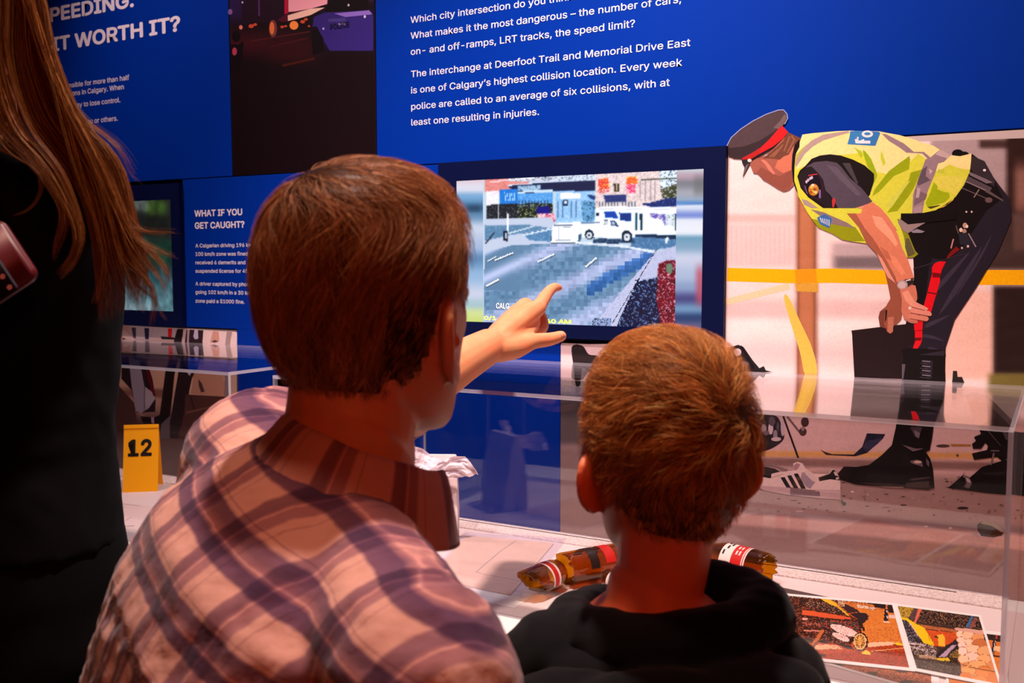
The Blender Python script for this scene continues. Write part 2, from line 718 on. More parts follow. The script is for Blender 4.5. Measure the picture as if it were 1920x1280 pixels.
q([(1410, 295), (1500, 285), (1500, 310), (1410, 315)], (150, 130, 180), org=NP)
pic.line((300, 520), (1050, 400), 16, (80, 26, 30), NP)
pic.line((560, 590), (1030, 480), 14, (74, 22, 26), NP)
pic.line((700, 830), (1110, 740), 30, (66, 22, 14), NP)
for cx, cy, r, c in ((45, 150, 28, (130, 90, 150)), (180, 345, 22, (230, 130, 110)), (85, 640, 20, (220, 120, 150)), (110, 670, 26, (170, 40, 80)), (120, 460, 55, (14, 6, 12)), (1745, 210, 14, (220, 210, 230)), (1222, 362, 12, (190, 170, 220)), (200, 30, 10, (220, 200, 220)), (1540, 65, 12, (220, 200, 220))):
    pic.ell((cx, cy), r, r * 1.3, c, NP, 12)
q([(45, 560), (150, 560), (215, 520), (200, 700), (150, 900), (50, 900)], (18, 6, 12), org=NP)
pic.ell((100, 650), 30, 50, (180, 60, 90), NP)
pic.build('print', print_mat('night print', 0.4, 0.25), bk)
lettering('police_lettering', [('POLICE', W(620, 55).x, W(620, 55).z, 'L')], mat('dark car lettering', (14, 10, 50), 0.5), bk, 0.021, 1.0, 0.02, y=-0.0016)

# ------------------------------------------------------------------ right mural: officer at a crash scene
mur = thing('photo_mural', 'large mural photograph of an officer in a lime vest bending over a crash scene', 'mural', (0, 0, ZT))
bm = bmesh.new()
add_box(bm, (XBL + G, 0.0, ZT), (W(2402, 600).x, 0.0199, ZLOW - 0.0))
add_box(bm, (XFR - 0.03, 0.0, ZLOW), (W(2402, 600).x, 0.0199, ZSEAM - G))
finish(bm, 'board', mat('mural board', (200, 180, 180), 0.5), mur)
pic = Pic(lambda x, y: W(x, y, -0.0004), (0, -1, 0))


def bgc(x, y):
    c = (248, 218, 216)
    c = mixc(c, (252, 232, 230), sstep(540, 600, y))
    c = mixc(c, (222, 188, 184), band(y, 402, 418, 5) * (1 - sstep(1486, 1500, x)))
    c = mixc(c, (236, 200, 198), band(y, 418, 500, 8) * (1 - sstep(1486, 1500, x)))
    c = mixc(c, (232, 196, 194), band(y, 562, 596, 10) * (1 - sstep(1700, 1730, x)))
    c = mixc(c, (240, 205, 205), band(y, 640, 690, 25) * (1 - sstep(1700, 1730, x)))
    # car blurred behind the arms
    c = mixc(c, (120, 104, 108), band(x, 1562, 1690, 12) * band(y, 476, 505, 7))
    c = mixc(c, (190, 165, 168), band(x, 1560, 1690, 10) * band(y, 455, 480, 7))
    # right hand wall, tree and dark hedge
    r = sstep(1740, 1750, x)
    c = mixc(c, (176, 152, 156), r * (1 - sstep(425, 440, y)))
    c = mixc(c, (250, 200, 186), r * band(y, 545, 712, 8))
    c = mixc(c, (70, 48, 46), band(x, 1836, 1990, 5) * band(y, 262, 278, 5))
    c = mixc(c, (48, 28, 26), sstep(1880, 1894, x) * (1 - sstep(396, 420, y)))
    c = mixc(c, (140, 98, 88), sstep(1893, 1912, x) * band(y, 310, 400, 24))
    c = mixc(c, (66, 48, 46), sstep(1770, 1800, x) * band(y, 402, 508, 10))
    c = mixc(c, (96, 70, 66), sstep(1895, 1905, x) * band(y, 402, 470, 10))
    c = mixc(c, (44, 28, 28), sstep(1856, 1868, x) * band(y, 535, 705, 8))
    c = mixc(c, (120, 108, 50), sstep(1845, 1862, x) * band(y, 700, 730, 7))
    # post
    post = band(x, 1494, 1531, 3)
    c = mixc(c, (190, 118, 82), post * sstep(340, 350, y) * (1 - sstep(795, 812, y)))
    c = mixc(c, (120, 70, 50), (band(x, 1492, 1500, 3) + band(x, 1524, 1533, 3)) * 0.6 * sstep(340, 350, y) * (1 - sstep(795, 812, y)))
    # road
    rd = 775 - (x - 1050) * 0.0 + max(0, (x - 1500)) * 0.05
    c = mixc(c, (168, 134, 132), sstep(rd - 22, rd + 4, y))
    c = mixc(c, (186, 120, 62), band(y, 845 + (x - 1450) * 0.01, 856 + (x - 1450) * 0.01, 3) * sstep(1380, 1410, x) * 0.85)
    c = mixc(c, (110, 80, 76), band(y, 858 + (x - 1450) * 0.02, 874 + (x - 1450) * 0.02, 4))
    c = mixc(c, (128, 100, 96), sstep(870 + (x - 1450) * .04, 890 + (x - 1450) * .04, y))
    c = mixc(c, (104, 82, 84), band(y, 966 + (x - 1560) * .06, 980 + (x - 1560) * .06, 7))
    c = mixc(c, (170, 136, 130), band(y, 975 + (x - 1560) * .08, 1000 + (x - 1560) * .09, 5))
    c = mixc(c, (128, 104, 100), sstep(996 + (x - 1560) * .09, 1008 + (x - 1560) * .09, y))
    # left end, behind the boy
    if x < 1400:
        k = 1 - sstep(1180, 1330, x)
        c = mixc(c, (74, 62, 62), k * band(y, 742, 838, 14))
        c = mixc(c, (110, 86, 84), k * band(y, 838, 990, 8))
    k = 1 + 0.38 * sstep(rd - 10, rd + 20, y)
    c = tuple(min(235, v * k) for v in c) if k > 1 else c
    n = noise.noise(Vector((x * 0.02, y * 0.06, 0))) * 5
    return tuple(max(0, min(255, v + n)) for v in c)


def lower(x, y):
    return bgc(x, y)


XR = 2400
pic.grid([(1051.5, 646), (1362, 641), (1362, 1049), (1050.5, 998.5)], 70, 90, bgc)
pic.grid([(1363.5, 276.5), (XR, 244), (XR, 650), (1361, 650)], 200, 95, bgc)
pic.grid([(1361, 649), (XR, 649), (XR, 1212), (1361, 1047)], 200, 110, bgc)
# corrugation lines of the far wall
for x in range(1372, 1492, 9):
    pic.line((x, 424), (x, 496), 2.2, (228, 192, 192))
YEL = (252, 180, 8)
pic.poly([(1364, 502), (1490, 505), (1560, 503), (1692, 508), (1700, 534), (1560, 530), (1490, 531), (1363, 527)], YEL)
pic.poly([(1840, 506), (XR, 506), (XR, 535), (1835, 534)], YEL)
pic.poly([(1490, 506), (1530, 504), (1532, 530), (1492, 530)], (226, 152, 20))
pic.poly([(1490, 532), (1534, 530), (1534, 548), (1494, 546)], (216, 160, 60))
pic.line((1362, 566), (1480, 536), 12, (246, 210, 170))
pic.poly([(1470, 560), (1478, 556), (1500, 602), (1522, 650), (1532, 690), (1528, 706), (1510, 704), (1500, 660), (1484, 610)], (236, 196, 84), True)
pic.poly([(1528, 700), (1510, 704), (1494, 740), (1488, 772), (1500, 774), (1512, 745), (1526, 716)], (222, 184, 90), True)

# wreck left of the officer, half hidden behind the boy
DK = (28, 22, 24)
o5 = (1360, 780, 6.4)
pic.poly([(1072, 650), (1092, 648), (1104, 664), (1122, 668), (1128, 690), (1110, 700), (1092, 690), (1088, 720), (1080, 722), (1076, 690)], (44, 34, 36), True)
pic.ell((1118, 690), 14, 16, (60, 50, 54))
pic.poly([(1362, 652), (1372, 650), (1384, 646), (1394, 650), (1412, 676), (1424, 690), (1440, 697), (1400, 698), (1372, 694), (1362, 680)], (36, 30, 34))
pic.ell((1383, 660), 7, 7, (214, 190, 192))
pic.ell((1374, 672), 6, 8, (120, 104, 108))
pic.ell((1396, 682), 9, 5, (90, 78, 82))
pic.line((1389, 648), (1413, 690), 3.5, (20, 16, 18))
pic.poly([(1424, 690), (1432, 686), (1436, 694), (1448, 697), (1426, 698)], (32, 28, 32))
pic.poly([(1385, 698), (1398, 698), (1394, 708), (1388, 716)], (160, 140, 144))
pic.poly([(1396, 776), (1452, 778), (1466, 800), (1470, 822), (1452, 838), (1430, 846), (1400, 850), (1380, 840), (1380, 790)], (46, 38, 40), True)
for cx, cy, rx, ry, c in ((460, 150, 34, 55, (190, 160, 166)), (545, 150, 30, 70, (226, 196, 200)), (600, 220, 26, 56, (160, 136, 150)), (610, 275, 60, 26, (220, 188, 190)), (690, 130, 26, 110, (206, 176, 184)), (560, 60, 40, 60, (96, 80, 92)), (490, 200, 40, 30, (120, 100, 110)), (630, 130, 16, 60, (90, 84, 92))):
    pic.ell((cx, cy), rx, ry, c, o5, 14)
pic.poly([(270, 300), (440, 260), (620, 330), (470, 360), (440, 430), (270, 430)], (56, 44, 44), org=o5)
pic.line((695, 0), (875, 500), 24, (34, 24, 28), o5)
pic.line((740, 0), (890, 190), 26, (112, 92, 92), o5)
pic.ell((955, 70), 48, 60, (44, 34, 38), o5)
pic.ell((930, 185), 46, 52, (56, 44, 48), o5)
pic.ell((930, 150), 22, 26, (150, 124, 128), o5)
# broken panel
pic.poly([(1700, 205), (1920, 215), (1890, 270), (1700, 440), (1560, 480), (1210, 465), (1135, 395), (1190, 425), (1280, 455), (1540, 460), (1640, 370)], (28, 30, 50), org=o5)
pic.poly([(1640, 370), (1700, 300), (1900, 250), (1830, 330), (1700, 430)], (54, 54, 82), org=o5)
# kerb glints, stones
for cx, cy, rx, ry, c in ((1525, 905, 22, 12, (236, 200, 190)), (1710, 940, 12, 10, (210, 176, 168)), (890, 1140, 50, 12, (206, 172, 164)), (1425, 1050, 26, 24, (40, 32, 36)), (1400, 1030, 10, 20, (52, 40, 44)), (640, 990, 26, 6, (96, 72, 72)), (820, 1010, 44, 6, (100, 76, 76)), (1860, 1000, 16, 10, (190, 150, 140))):
    pic.ell((cx, cy), rx, ry, c, o5, 12)
o6 = (1560, 800, 16 / 3.0)
for cx, cy, rx, ry, c in ((205, 648, 18, 10, (238, 206, 196)), (360, 680, 12, 10, (206, 166, 154)), (540, 805, 40, 10, (158, 116, 98)), (715, 782, 34, 8, (80, 58, 58)), (1308, 812, 58, 14, (54, 40, 42)), (870, 730, 8, 26, (180, 150, 140)), (805, 710, 14, 7, (196, 160, 150)), (190, 1000, 20, 12, (238, 190, 180)), (940, 995, 22, 8, (220, 190, 184)), (1185, 1012, 20, 12, (220, 186, 176)), (1150, 265, 16, 12, (206, 170, 160)), (1255, 285, 14, 14, (110, 84, 80)), (1110, 190, 70, 16, (92, 66, 60)), (1150, 545, 20, 8, (90, 60, 58))):
    pic.ell((cx, cy), rx, ry, c, o6, 12)
pic.poly([(1180, 170), (1390, 175), (1390, 195), (1200, 195)], (186, 124, 62), org=o6)
pic.poly([(1450, 980), (1480, 955), (1560, 935), (1640, 975), (1720, 1045), (1700, 1085), (1620, 1105), (1490, 1090), (1455, 1030)], (48, 36, 36), org=o6)
pic.poly([(1480, 965), (1545, 930), (1640, 965), (1725, 1050), (1700, 1055), (1600, 990)], (170, 146, 126), org=o6)
pic.poly([(1400, 1075), (1440, 1035), (1475, 1080), (1470, 1100)], (196, 168, 168), org=o6)
for k in range(130):                      # grit on the asphalt
    x = random.uniform(1420, 1940)
    y = random.uniform(885, 965) + (x - 1560) * 0.03
    v = random.choice([(150, 118, 112), (96, 74, 72), (172, 140, 130), (84, 64, 64)])
    pic.ell((x, y), random.uniform(1.2, 4.5), random.uniform(0.6, 1.3), v, None, 6)
# wreck at the right edge
o4 = (1560, 620, 16 / 3.0)
pic.poly([(1210, 400), (1250, 400), (1255, 460), (1300, 460), (1325, 520), (1200, 520), (1205, 480)], (42, 36, 36), org=o4)
pic.poly([(1530, 640), (1560, 650), (1920, 1010), (2260, 1100), (2260, 1200), (1700, 1260), (1500, 1000), (1470, 940)], (30, 24, 27), org=o4)
pic.poly([(1330, 640), (1420, 610), (1540, 650), (1560, 900), (1440, 960), (1380, 760)], (206, 166, 152), org=o4)
pic.poly([(1560, 680), (1600, 700), (1780, 930), (1730, 940), (1640, 830)], (24, 18, 20), org=o4)
pic.poly([(1470, 20), (1580, 60), (2260, 60), (2260, 700), (1920, 690), (1780, 680), (1540, 660), (1160, 610), (1240, 540), (1310, 480), (1330, 440), (1310, 500), (1360, 520), (1420, 470), (1500, 400), (1700, 340), (1650, 300), (1420, 330), (1400, 265), (1550, 230), (1560, 190), (1535, 160), (1490, 220), (1410, 220), (1400, 170), (1440, 140), (1420, 100), (1490, 70)], (22, 17, 19), org=o6)
pic.poly([(1320, 480), (1370, 500), (1400, 560), (1370, 615), (1320, 600), (1345, 560)], (120, 98, 104), org=o6)
pic.poly([(1340, 500), (1380, 530), (1385, 560), (1350, 545)], (206, 176, 176), org=o6)
pic.line((1590, 380), (1620, 260), 16, (130, 106, 110), o6)
pic.line((1590, 238), (1675, 238), 14, (110, 90, 92), o6)
pic.line((1740, 330), (1920, 240), 9, (140, 116, 118), o6)
pic.line((1560, 40), (1690, 190), 7, (96, 80, 84), o6)
pic.poly([(1700, 40), (1740, 40), (1780, 120), (1740, 130)], (84, 72, 80), org=o6)
pic.poly([(1480, 450), (1560, 460), (1920, 420), (1920, 470), (1560, 480)], (44, 36, 38), org=o6)

# shoe lying by the kerb
pic.poly([(190, 565), (420, 570), (620, 610), (700, 660), (760, 640), (640, 600), (440, 560)], (150, 124, 124), org=o5)
pic.poly([(190, 590), (420, 590), (600, 630), (680, 680), (560, 720), (420, 700), (190, 670)], (54, 44, 46), org=o5)
pic.poly([(190, 680), (420, 700), (560, 720), (520, 760), (380, 790), (190, 790)], (24, 18, 20), org=o5)
SH = (250, 214, 208)
pic.poly([(345, 800), (370, 750), (430, 725), (550, 745), (555, 690), (640, 670), (760, 655), (820, 650), (815, 565), (870, 545), (930, 565), (960, 620), (1060, 690), (1240, 690), (1290, 630), (1320, 640), (1380, 775), (1385, 995), (1180, 985), (780, 945), (480, 890), (360, 850)], SH, org=o5)
pic.poly([(345, 800), (420, 830), (700, 850), (1000, 880), (1385, 885), (1385, 995), (1180, 985), (780, 945), (480, 890), (360, 850)], (216, 178, 178), org=o5)
pic.poly([(780, 850), (1000, 880), (1130, 890), (1140, 960), (780, 945)], (140, 112, 120), org=o5)
pic.line((1080, 893), (1385, 912), 8, (240, 204, 200), o5)
pic.poly([(920, 670), (980, 680), (1080, 790), (1050, 830), (1020, 870), (980, 850), (900, 760)], (172, 148, 162), org=o5)
pic.poly([(960, 625), (1060, 690), (1110, 770), (1050, 780), (960, 690)], (238, 204, 202), org=o5)
for a in (0, 80, 160):
    pic.poly([(662 + a, 735 - a * 0.28), (712 + a, 728 - a * 0.28), (790 + a * 1.12, 858 + a * 0.08), (735 + a * 1.1, 855 + a * 0.08)], (24, 20, 24), org=o5)
pic.poly([(1118, 735), (1250, 690), (1290, 640), (1320, 645), (1340, 700), (1380, 770), (1260, 755), (1130, 780)], (30, 26, 30), org=o5)
pic.poly([(1300, 670), (1320, 660), (1350, 715), (1320, 710)], (244, 210, 200), org=o5)
pic.ell((1345, 745), 20, 14, (240, 206, 196), o5, 8)
pic.poly([(820, 590), (860, 560), (900, 580), (880, 620), (850, 650), (820, 640)], (190, 140, 144), org=o5)
pic.line((560, 735), (700, 690), 10, (214, 160, 150), o5)

# ---- officer
oA, oB, oC = (1350, 190, 6.4), (1620, 230, 6.4), (1560, 400, 16 / 3.0)
NAVY = (36, 30, 42)
# far leg, trousers, belt
pic.poly([(1712, 470), (1714, 520), (1700, 600), (1690, 640), (1692, 668), (1690, 700), (1772, 700), (1773, 652), (1790, 600), (1830, 540), (1872, 470), (1897, 410), (1893, 372), (1872, 345), (1840, 300), (1820, 290), (1790, 370), (1730, 398), (1700, 410), (1690, 430)], NAVY, org=None)
pic.poly([(1690, 400), (1735, 398), (1790, 372), (1812, 345), (1822, 288), (1838, 300), (1866, 340), (1880, 372), (1850, 395), (1800, 470), (1772, 490), (1740, 480), (1712, 470), (1690, 440)], (20, 13, 16), org=None)
pic.poly([(1822, 292), (1846, 302), (1866, 338), (1864, 350), (1826, 325), (1820, 316)], (52, 42, 50))
pic.poly([(1815, 330), (1860, 352), (1855, 362), (1810, 340)], (84, 70, 78))
pic.poly([(1818, 322), (1850, 336), (1862, 342), (1850, 344), (1818, 328)], (120, 104, 112))
pic.line((1806, 338), (1856, 360), 1.6, (150, 130, 134))
pic.line((1803, 352), (1850, 372), 1.6, (100, 84, 88))
pic.line((1826, 370), (1836, 355), 2, (140, 118, 116))
pic.ell((1854, 375), 7, 5, (104, 80, 84))
pic.poly([(1846, 352), (1880, 374), (1882, 378), (1848, 360)], (96, 78, 84))
pic.ell((1796, 288), 11, 8, (14, 10, 14))
pic.ell((1808, 290), 9, 6, (18, 14, 18))
pic.ell((1846, 319), 3, 2.4, (238, 220, 226), n=8)
for x, y in ((1812, 397), (1822, 397)):
    pic.ell((x, y), 1.8, 1.8, (230, 200, 196), n=8)
# creases of the trousers
for pts in ([(1790, 560), (1842, 470), (1860, 440), (1836, 490)], [(1760, 590), (1800, 520), (1842, 462), (1800, 540)], [(1740, 560), (1770, 520), (1820, 470), (1775, 528)], [(1772, 640), (1730, 632), (1700, 640), (1735, 626)], [(1738, 606), (1782, 590), (1740, 614)], [(1742, 650), (1768, 658), (1772, 668), (1745, 660)]):
    pic.poly(pts, (58, 50, 66), True)
pic.poly([(1712, 470), (1714, 520), (1702, 600), (1692, 640), (1712, 640), (1735, 560), (1742, 500), (1750, 480)], (20, 15, 20))
# red stripe
RED = (226, 16, 30)
pic.poly([(1060, 480), (1140, 480), (1100, 560), (1080, 630), (1080, 680), (1040, 820), (990, 990), (960, 1010), (910, 1080), (905, 1170), (900, 1280), (830, 1280), (805, 1240), (820, 1110), (900, 990), (960, 770), (985, 660), (1000, 610), (1000, 540), (1020, 505)], RED, org=oC)
pic.poly([(1150, 430), (1190, 380), (1240, 330), (1280, 360), (1200, 420), (1150, 460)], (120, 18, 22), org=oC)
for pts in ([(1000, 590), (1090, 600), (1080, 640), (1010, 640)], [(950, 780), (1060, 800), (1055, 815), (950, 795)], [(820, 1170), (905, 1165), (903, 1185), (825, 1185)]):
    pic.poly(pts, (120, 8, 16), org=oC)
pic.poly([(1160, 0), (1170, 0)] if False else [(815, 0), (900, 0), (900, 60), (890, 130), (850, 185), (810, 175), (830, 110), (810, 70)], RED, org=o4)
pic.poly([(815, 70), (895, 65), (893, 95), (830, 100)], (110, 8, 16), org=o4)
# keys
for cx, cy, r, c in ((1330, 120, 24, (190, 150, 130)), (1290, 165, 18, (230, 196, 186)), (1325, 180, 22, (170, 130, 110)), (1350, 130, 14, (240, 210, 200)), (1300, 345, 10, (210, 180, 176)), (1360, 328, 12, (226, 180, 170))):
    pic.ell((cx, cy), r, r * 1.2, c, oC, 8)
pic.poly([(1265, 205), (1350, 190), (1390, 320), (1280, 310)], (40, 38, 50), org=oC)
pic.line((1365, 200), (1440, 335), 12, (150, 130, 140), oC)
pic.line((1240, 120), (1265, 200), 12, (90, 76, 76), oC)
pic.line((1215, 255), (1190, 350), 14, (190, 130, 130), oC)
pic.line((810, 555), (1330, 400), 7, (56, 48, 56), oC)
# boot
BT = (22, 16, 19)
pic.poly([(700, 170), (1135, 190), (1130, 330), (1135, 510), (1110, 700), (1030, 900), (1000, 1000), (980, 1190), (960, 1200), (600, 1200), (640, 960), (680, 700), (700, 480), (705, 330)], BT, org=o4)
pic.poly([(700, 330), (735, 335), (715, 480), (695, 480)], (92, 82, 96), org=o4)
pic.poly([(900, 290), (1010, 295), (1000, 470), (960, 490)], (40, 36, 48), org=o4)
for y in (300, 350, 395, 440):
    pic.line((900, y), (985, y + 8), 9, (130, 118, 134), o4)
    pic.line((880, y + 22), (960, y + 32), 7, (66, 58, 66), o4)
pic.poly([(860, 240), (1120, 250), (1135, 190), (1100, 200)], (46, 40, 54), org=o4)
pic.poly([(640, 0), (1015, 0), (1000, 120), (975, 230), (940, 250), (985, 320), (1010, 420), (1020, 560), (1025, 600), (960, 630), (720, 610), (480, 595), (240, 575), (80, 525), (60, 465), (120, 395), (240, 400), (370, 380), (500, 280), (600, 180)], BT, org=o6)
pic.poly([(780, 0), (900, 0), (870, 120), (830, 100)], (74, 58, 66), org=o6)
pic.poly([(820, 30), (880, 60), (870, 110), (835, 90)], (130, 108, 116), org=o6)
pic.poly([(700, 175), (830, 215), (920, 215), (850, 235), (810, 245)], (126, 100, 104), org=o6)
pic.poly([(780, 340), (850, 325), (900, 345), (910, 400), (870, 385), (800, 365)], (120, 94, 98), org=o6)
pic.ell((858, 350), 40, 14, (236, 190, 176), o6, 12)
pic.poly([(940, 310), (975, 350), (970, 400), (945, 370)], (110, 90, 100), org=o6)
pic.poly([(780, 520), (980, 495), (985, 510), (800, 535)], (84, 66, 66), org=o6)
pic.poly([(260, 555), (500, 560), (740, 580), (1020, 590), (1022, 612), (960, 625), (720, 608), (480, 592)], (62, 46, 46), org=o6)
pic.poly([(740, 560), (970, 540), (975, 610), (740, 600)], (78, 60, 60), org=o6)
pic.poly([(500, 592), (715, 600), (715, 612), (500, 600)], (160, 126, 116), org=o6)
# clipboard and far hand
pic.poly([(195, 1170), (480, 1135), (700, 1110), (820, 1100), (830, 1280), (215, 1280)], (36, 22, 25), org=oC)
pic.poly([(200, 0), (830, 0), (830, 110), (700, 200), (700, 480), (225, 468)], (36, 22, 25), org=o4)
pic.poly([(460, 400), (520, 540), (560, 720), (585, 850), (540, 930), (480, 980), (465, 1040), (480, 1130), (540, 1140), (550, 1180), (580, 1200), (605, 1190), (615, 1130), (690, 1060), (710, 900), (680, 750), (640, 600)], (150, 82, 62), org=oC)
pic.poly([(480, 980), (530, 960), (520, 1100), (540, 1150), (480, 1130), (465, 1040)], (120, 62, 50), org=oC)
pic.poly([(535, 960), (555, 970), (545, 1060), (530, 1090)], (40, 22, 22), org=oC)
pic.poly([(560, 1040), (620, 1030), (610, 1180), (585, 1200), (555, 1180)], (186, 112, 92), org=oC)
# vest
LIME, PALE, DLIME, GREY = (214, 214, 66), (252, 226, 150), (160, 176, 20), (150, 124, 134)
pic.poly([(1504.7, 252.5), (1521.9, 250), (1568.8, 246), (1594, 245), (1647, 246), (1665, 249.5), (1687, 253.4), (1712, 260.5), (1729, 267.5), (1750, 273), (1761, 280), (1784, 291), (1800, 293), (1821.6, 287.8), (1820.8, 303.4), (1818.4, 322.2), (1807.5, 347), (1791.9, 369), (1773, 383), (1754.4, 394), (1732.5, 398.8), (1712, 400), (1700, 402), (1690, 412), (1694, 428), (1704, 440), (1716, 470), (1722, 476), (1714, 482.5), (1702, 482.5), (1680, 470), (1640, 458), (1623.8, 456), (1597.5, 452.5), (1579, 449), (1560, 437.5), (1535, 427), (1515, 400), (1497, 368), (1489.5, 342), (1490, 310), (1494, 282)], LIME)
pic.poly([(1504.7, 252.5), (1521.9, 250), (1568.8, 246), (1594, 245), (1647, 246), (1665, 249.5), (1687, 253.4), (1712, 260.5), (1729, 267.5), (1750, 273), (1761, 280), (1784, 291), (1800, 293), (1821.6, 287.8), (1819, 318), (1800, 316), (1780, 308), (1758, 322), (1735, 298), (1722, 288), (1690, 320), (1660, 326), (1642, 322), (1630, 300), (1620, 286), (1585, 290), (1558, 291), (1530, 298), (1508, 312), (1494, 318), (1491, 300), (1495, 282)], PALE)
# folds and shade drawn in the printed photo
for pts, c in (([(0, 330), (30, 360), (90, 440), (150, 590), (160, 640), (60, 870), (120, 640), (40, 520), (10, 430)], DLIME), ([(545, 400), (555, 440), (540, 560), (360, 640), (180, 830), (100, 880), (130, 800), (300, 580), (420, 490)], (150, 168, 14)), ([(205, 340), (230, 380), (260, 480), (235, 520), (200, 430)], (196, 206, 60)),
               ([(700, 560), (620, 740), (560, 850), (480, 960), (400, 1060), (280, 1080), (400, 900), (540, 680), (560, 600)], (150, 164, 16)), ([(870, 660), (890, 720), (880, 800), (960, 830), (1020, 840), (1030, 900), (960, 960), (760, 1010), (740, 960), (800, 830), (830, 740)], (158, 178, 14)),
               ([(560, 690), (500, 720), (330, 900), (260, 1010), (330, 1020), (440, 860)], (206, 210, 80)), ([(890, 560), (960, 560), (970, 620), (880, 600)], (196, 204, 60)), ([(760, 1010), (920, 985), (900, 1000), (800, 1035)], (70, 70, 16)), ([(1000, 980), (1090, 890), (1070, 930), (960, 1010), (860, 1040)], (226, 190, 70)), ([(820, 690), (880, 640), (1180, 640), (1200, 700), (1100, 880), (1000, 810), (900, 780)], (222, 214, 84))):
    pic.poly(pts, c, False, oB)
for pts, c in (([(1600, 545), (1700, 600), (1720, 660), (1690, 680), (1640, 590)], (176, 196, 40)), ([(1710, 580), (1780, 640), (1840, 760), (1870, 870), (1800, 770), (1740, 690)], (150, 178, 20)), ([(895, 760), (920, 640), (990, 560), (1100, 480), (1000, 620), (930, 760)], (180, 176, 70))):
    pic.poly(pts, c, False, oA)
pic.poly([(1560, 417), (1604, 426), (1622, 452), (1597.5, 452.5), (1579, 449), (1560, 437.5), (1535, 427), (1522, 410)], (146, 152, 18))
pic.poly([(1690, 412), (1694, 428), (1704, 440), (1716, 470), (1722, 476), (1714, 482.5), (1702, 482.5), (1694, 440), (1682, 410)], (140, 142, 24))
# reflective bands
pic.poly([(905, 770), (930, 690), (1000, 570), (1100, 470), (1240, 400), (1400, 375), (1540, 355), (1555, 375), (1400, 420), (1240, 470), (1120, 540), (1020, 630), (950, 740), (915, 790)], (178, 152, 146), org=oA)
pic.poly([(210, 130), (270, 140), (330, 170), (480, 250), (600, 350), (720, 350), (800, 420), (770, 440), (700, 370), (510, 360), (430, 300), (300, 220)], GREY, org=oB)
pic.poly([(740, 440), (800, 415), (910, 325), (1050, 390), (1000, 430), (960, 470), (890, 490), (850, 620), (790, 760), (730, 920), (700, 1080), (580, 1090), (590, 860), (660, 650)], GREY, org=oB)
for pts, c in (([(910, 325), (1050, 390), (1000, 430), (860, 380)], (196, 168, 168)), ([(700, 560), (760, 520), (740, 640), (800, 690), (650, 760), (640, 720)], (96, 80, 92)), ([(620, 800), (760, 860), (740, 920), (600, 1000)], (120, 96, 106)), ([(640, 780), (680, 790), (660, 900), (620, 900)], (184, 156, 164)), ([(780, 550), (830, 580), (790, 620)], (200, 170, 172)), ([(590, 1020), (700, 990), (690, 1080), (590, 1085)], (170, 140, 150))):
    pic.poly(pts, c, False, oB)
pic.poly([(980, 1170), (1050, 1190), (1180, 1280), (1100, 1280), (1010, 1240)], (170, 146, 140), org=oA)
pic.poly([(1520, 392), (1545, 398), (1590, 418), (1604, 428), (1560, 420)], (140, 116, 116))
# plates
pic.poly([(1565, 358), (1640, 352), (1905, 362), (1920, 380), (1880, 480), (1855, 535), (1700, 525), (1530, 515), (1555, 430)], (58, 128, 190), org=oA)
pic.poly([(0, 100), (200, 120), (140, 275), (0, 262)], (52, 118, 184), org=oB)
WHT = (240, 226, 232)
for pts in ([(1625, 450), (1660, 430), (1800, 470), (1800, 500), (1630, 498)],):
    pass
pic.line((1640, 487), (1805, 490), 34, WHT, oA)
pic.line((1640, 452), (1648, 500), 40, WHT, oA)
pic.line((1712, 458), (1722, 495), 34, WHT, oA)
pic.line((1645, 440), (1665, 436), 20, WHT, oA)
pic.ell((1770, 392), 68, 42, WHT, oA, 24)
pic.ell((1770, 390), 38, 18, (58, 128, 190), oA, 20)
pic.poly([(1532, 408), (1546, 401), (1561, 410), (1555, 428), (1538, 420)], (60, 108, 170))
for kx in range(5):
    pic.line((1538 + kx * 4.2, 408 + kx * 0.9), (1541 + kx * 3.4, 417 + kx * 1.6), 1.6, (214, 214, 228))
# sleeve and shoulder shade
pic.poly([(930, 900), (960, 830), (1030, 770), (1100, 690), (1200, 650), (1320, 635), (1450, 650), (1600, 700), (1740, 770), (1850, 870), (1850, 950), (1800, 1120), (1740, 1200), (1500, 1280), (1240, 1280), (1060, 1150), (970, 1040)], (26, 18, 20), org=oA)
pic.poly([(1030, 790), (1130, 730), (1280, 715), (1400, 735), (1460, 790), (1560, 920), (1700, 1040), (1830, 1200), (1740, 1250), (1620, 1280), (1420, 1280), (1330, 1130), (1260, 1060), (1230, 940), (1150, 850)], (82, 70, 84), org=oA)
pic.poly([(1040, 790), (1100, 780), (1180, 860), (1240, 940), (1270, 1080), (1340, 1180), (1350, 1280), (1260, 1260), (1000, 1060), (950, 960), (950, 880)], (34, 26, 32), org=oA)
pic.poly([(1470, 740), (1560, 740), (1660, 980), (1640, 990), (1530, 830)], (70, 62, 66), org=oA)
pic.poly([(1280, 760), (1400, 790), (1560, 960), (1700, 1120), (1640, 1130), (1420, 920)], (96, 84, 98), org=oA)
pic.poly([(1000, 960), (1060, 890), (1150, 860), (1210, 920), (1240, 1050), (1230, 1160), (1150, 1170), (1050, 1110), (1005, 1040)], (56, 22, 40), True, oA)
pic.poly([(1015, 960), (1070, 900), (1150, 880), (1195, 920), (1222, 1050), (1215, 1150), (1150, 1155), (1060, 1095), (1020, 1035)], (22, 14, 28), True, oA)
pic.line((1060, 890), (1170, 872), 12, (190, 50, 60), oA)
for x, y in ((1040, 965), (1060, 945), (1085, 925), (1105, 915)):
    pic.ell((x, y), 14, 20, (196, 180, 200), oA, 8)
pic.line((1200, 1060), (1200, 1160), 24, (130, 100, 150), oA)
pic.ell((1125, 1060), 62, 72, (190, 126, 40), oA)
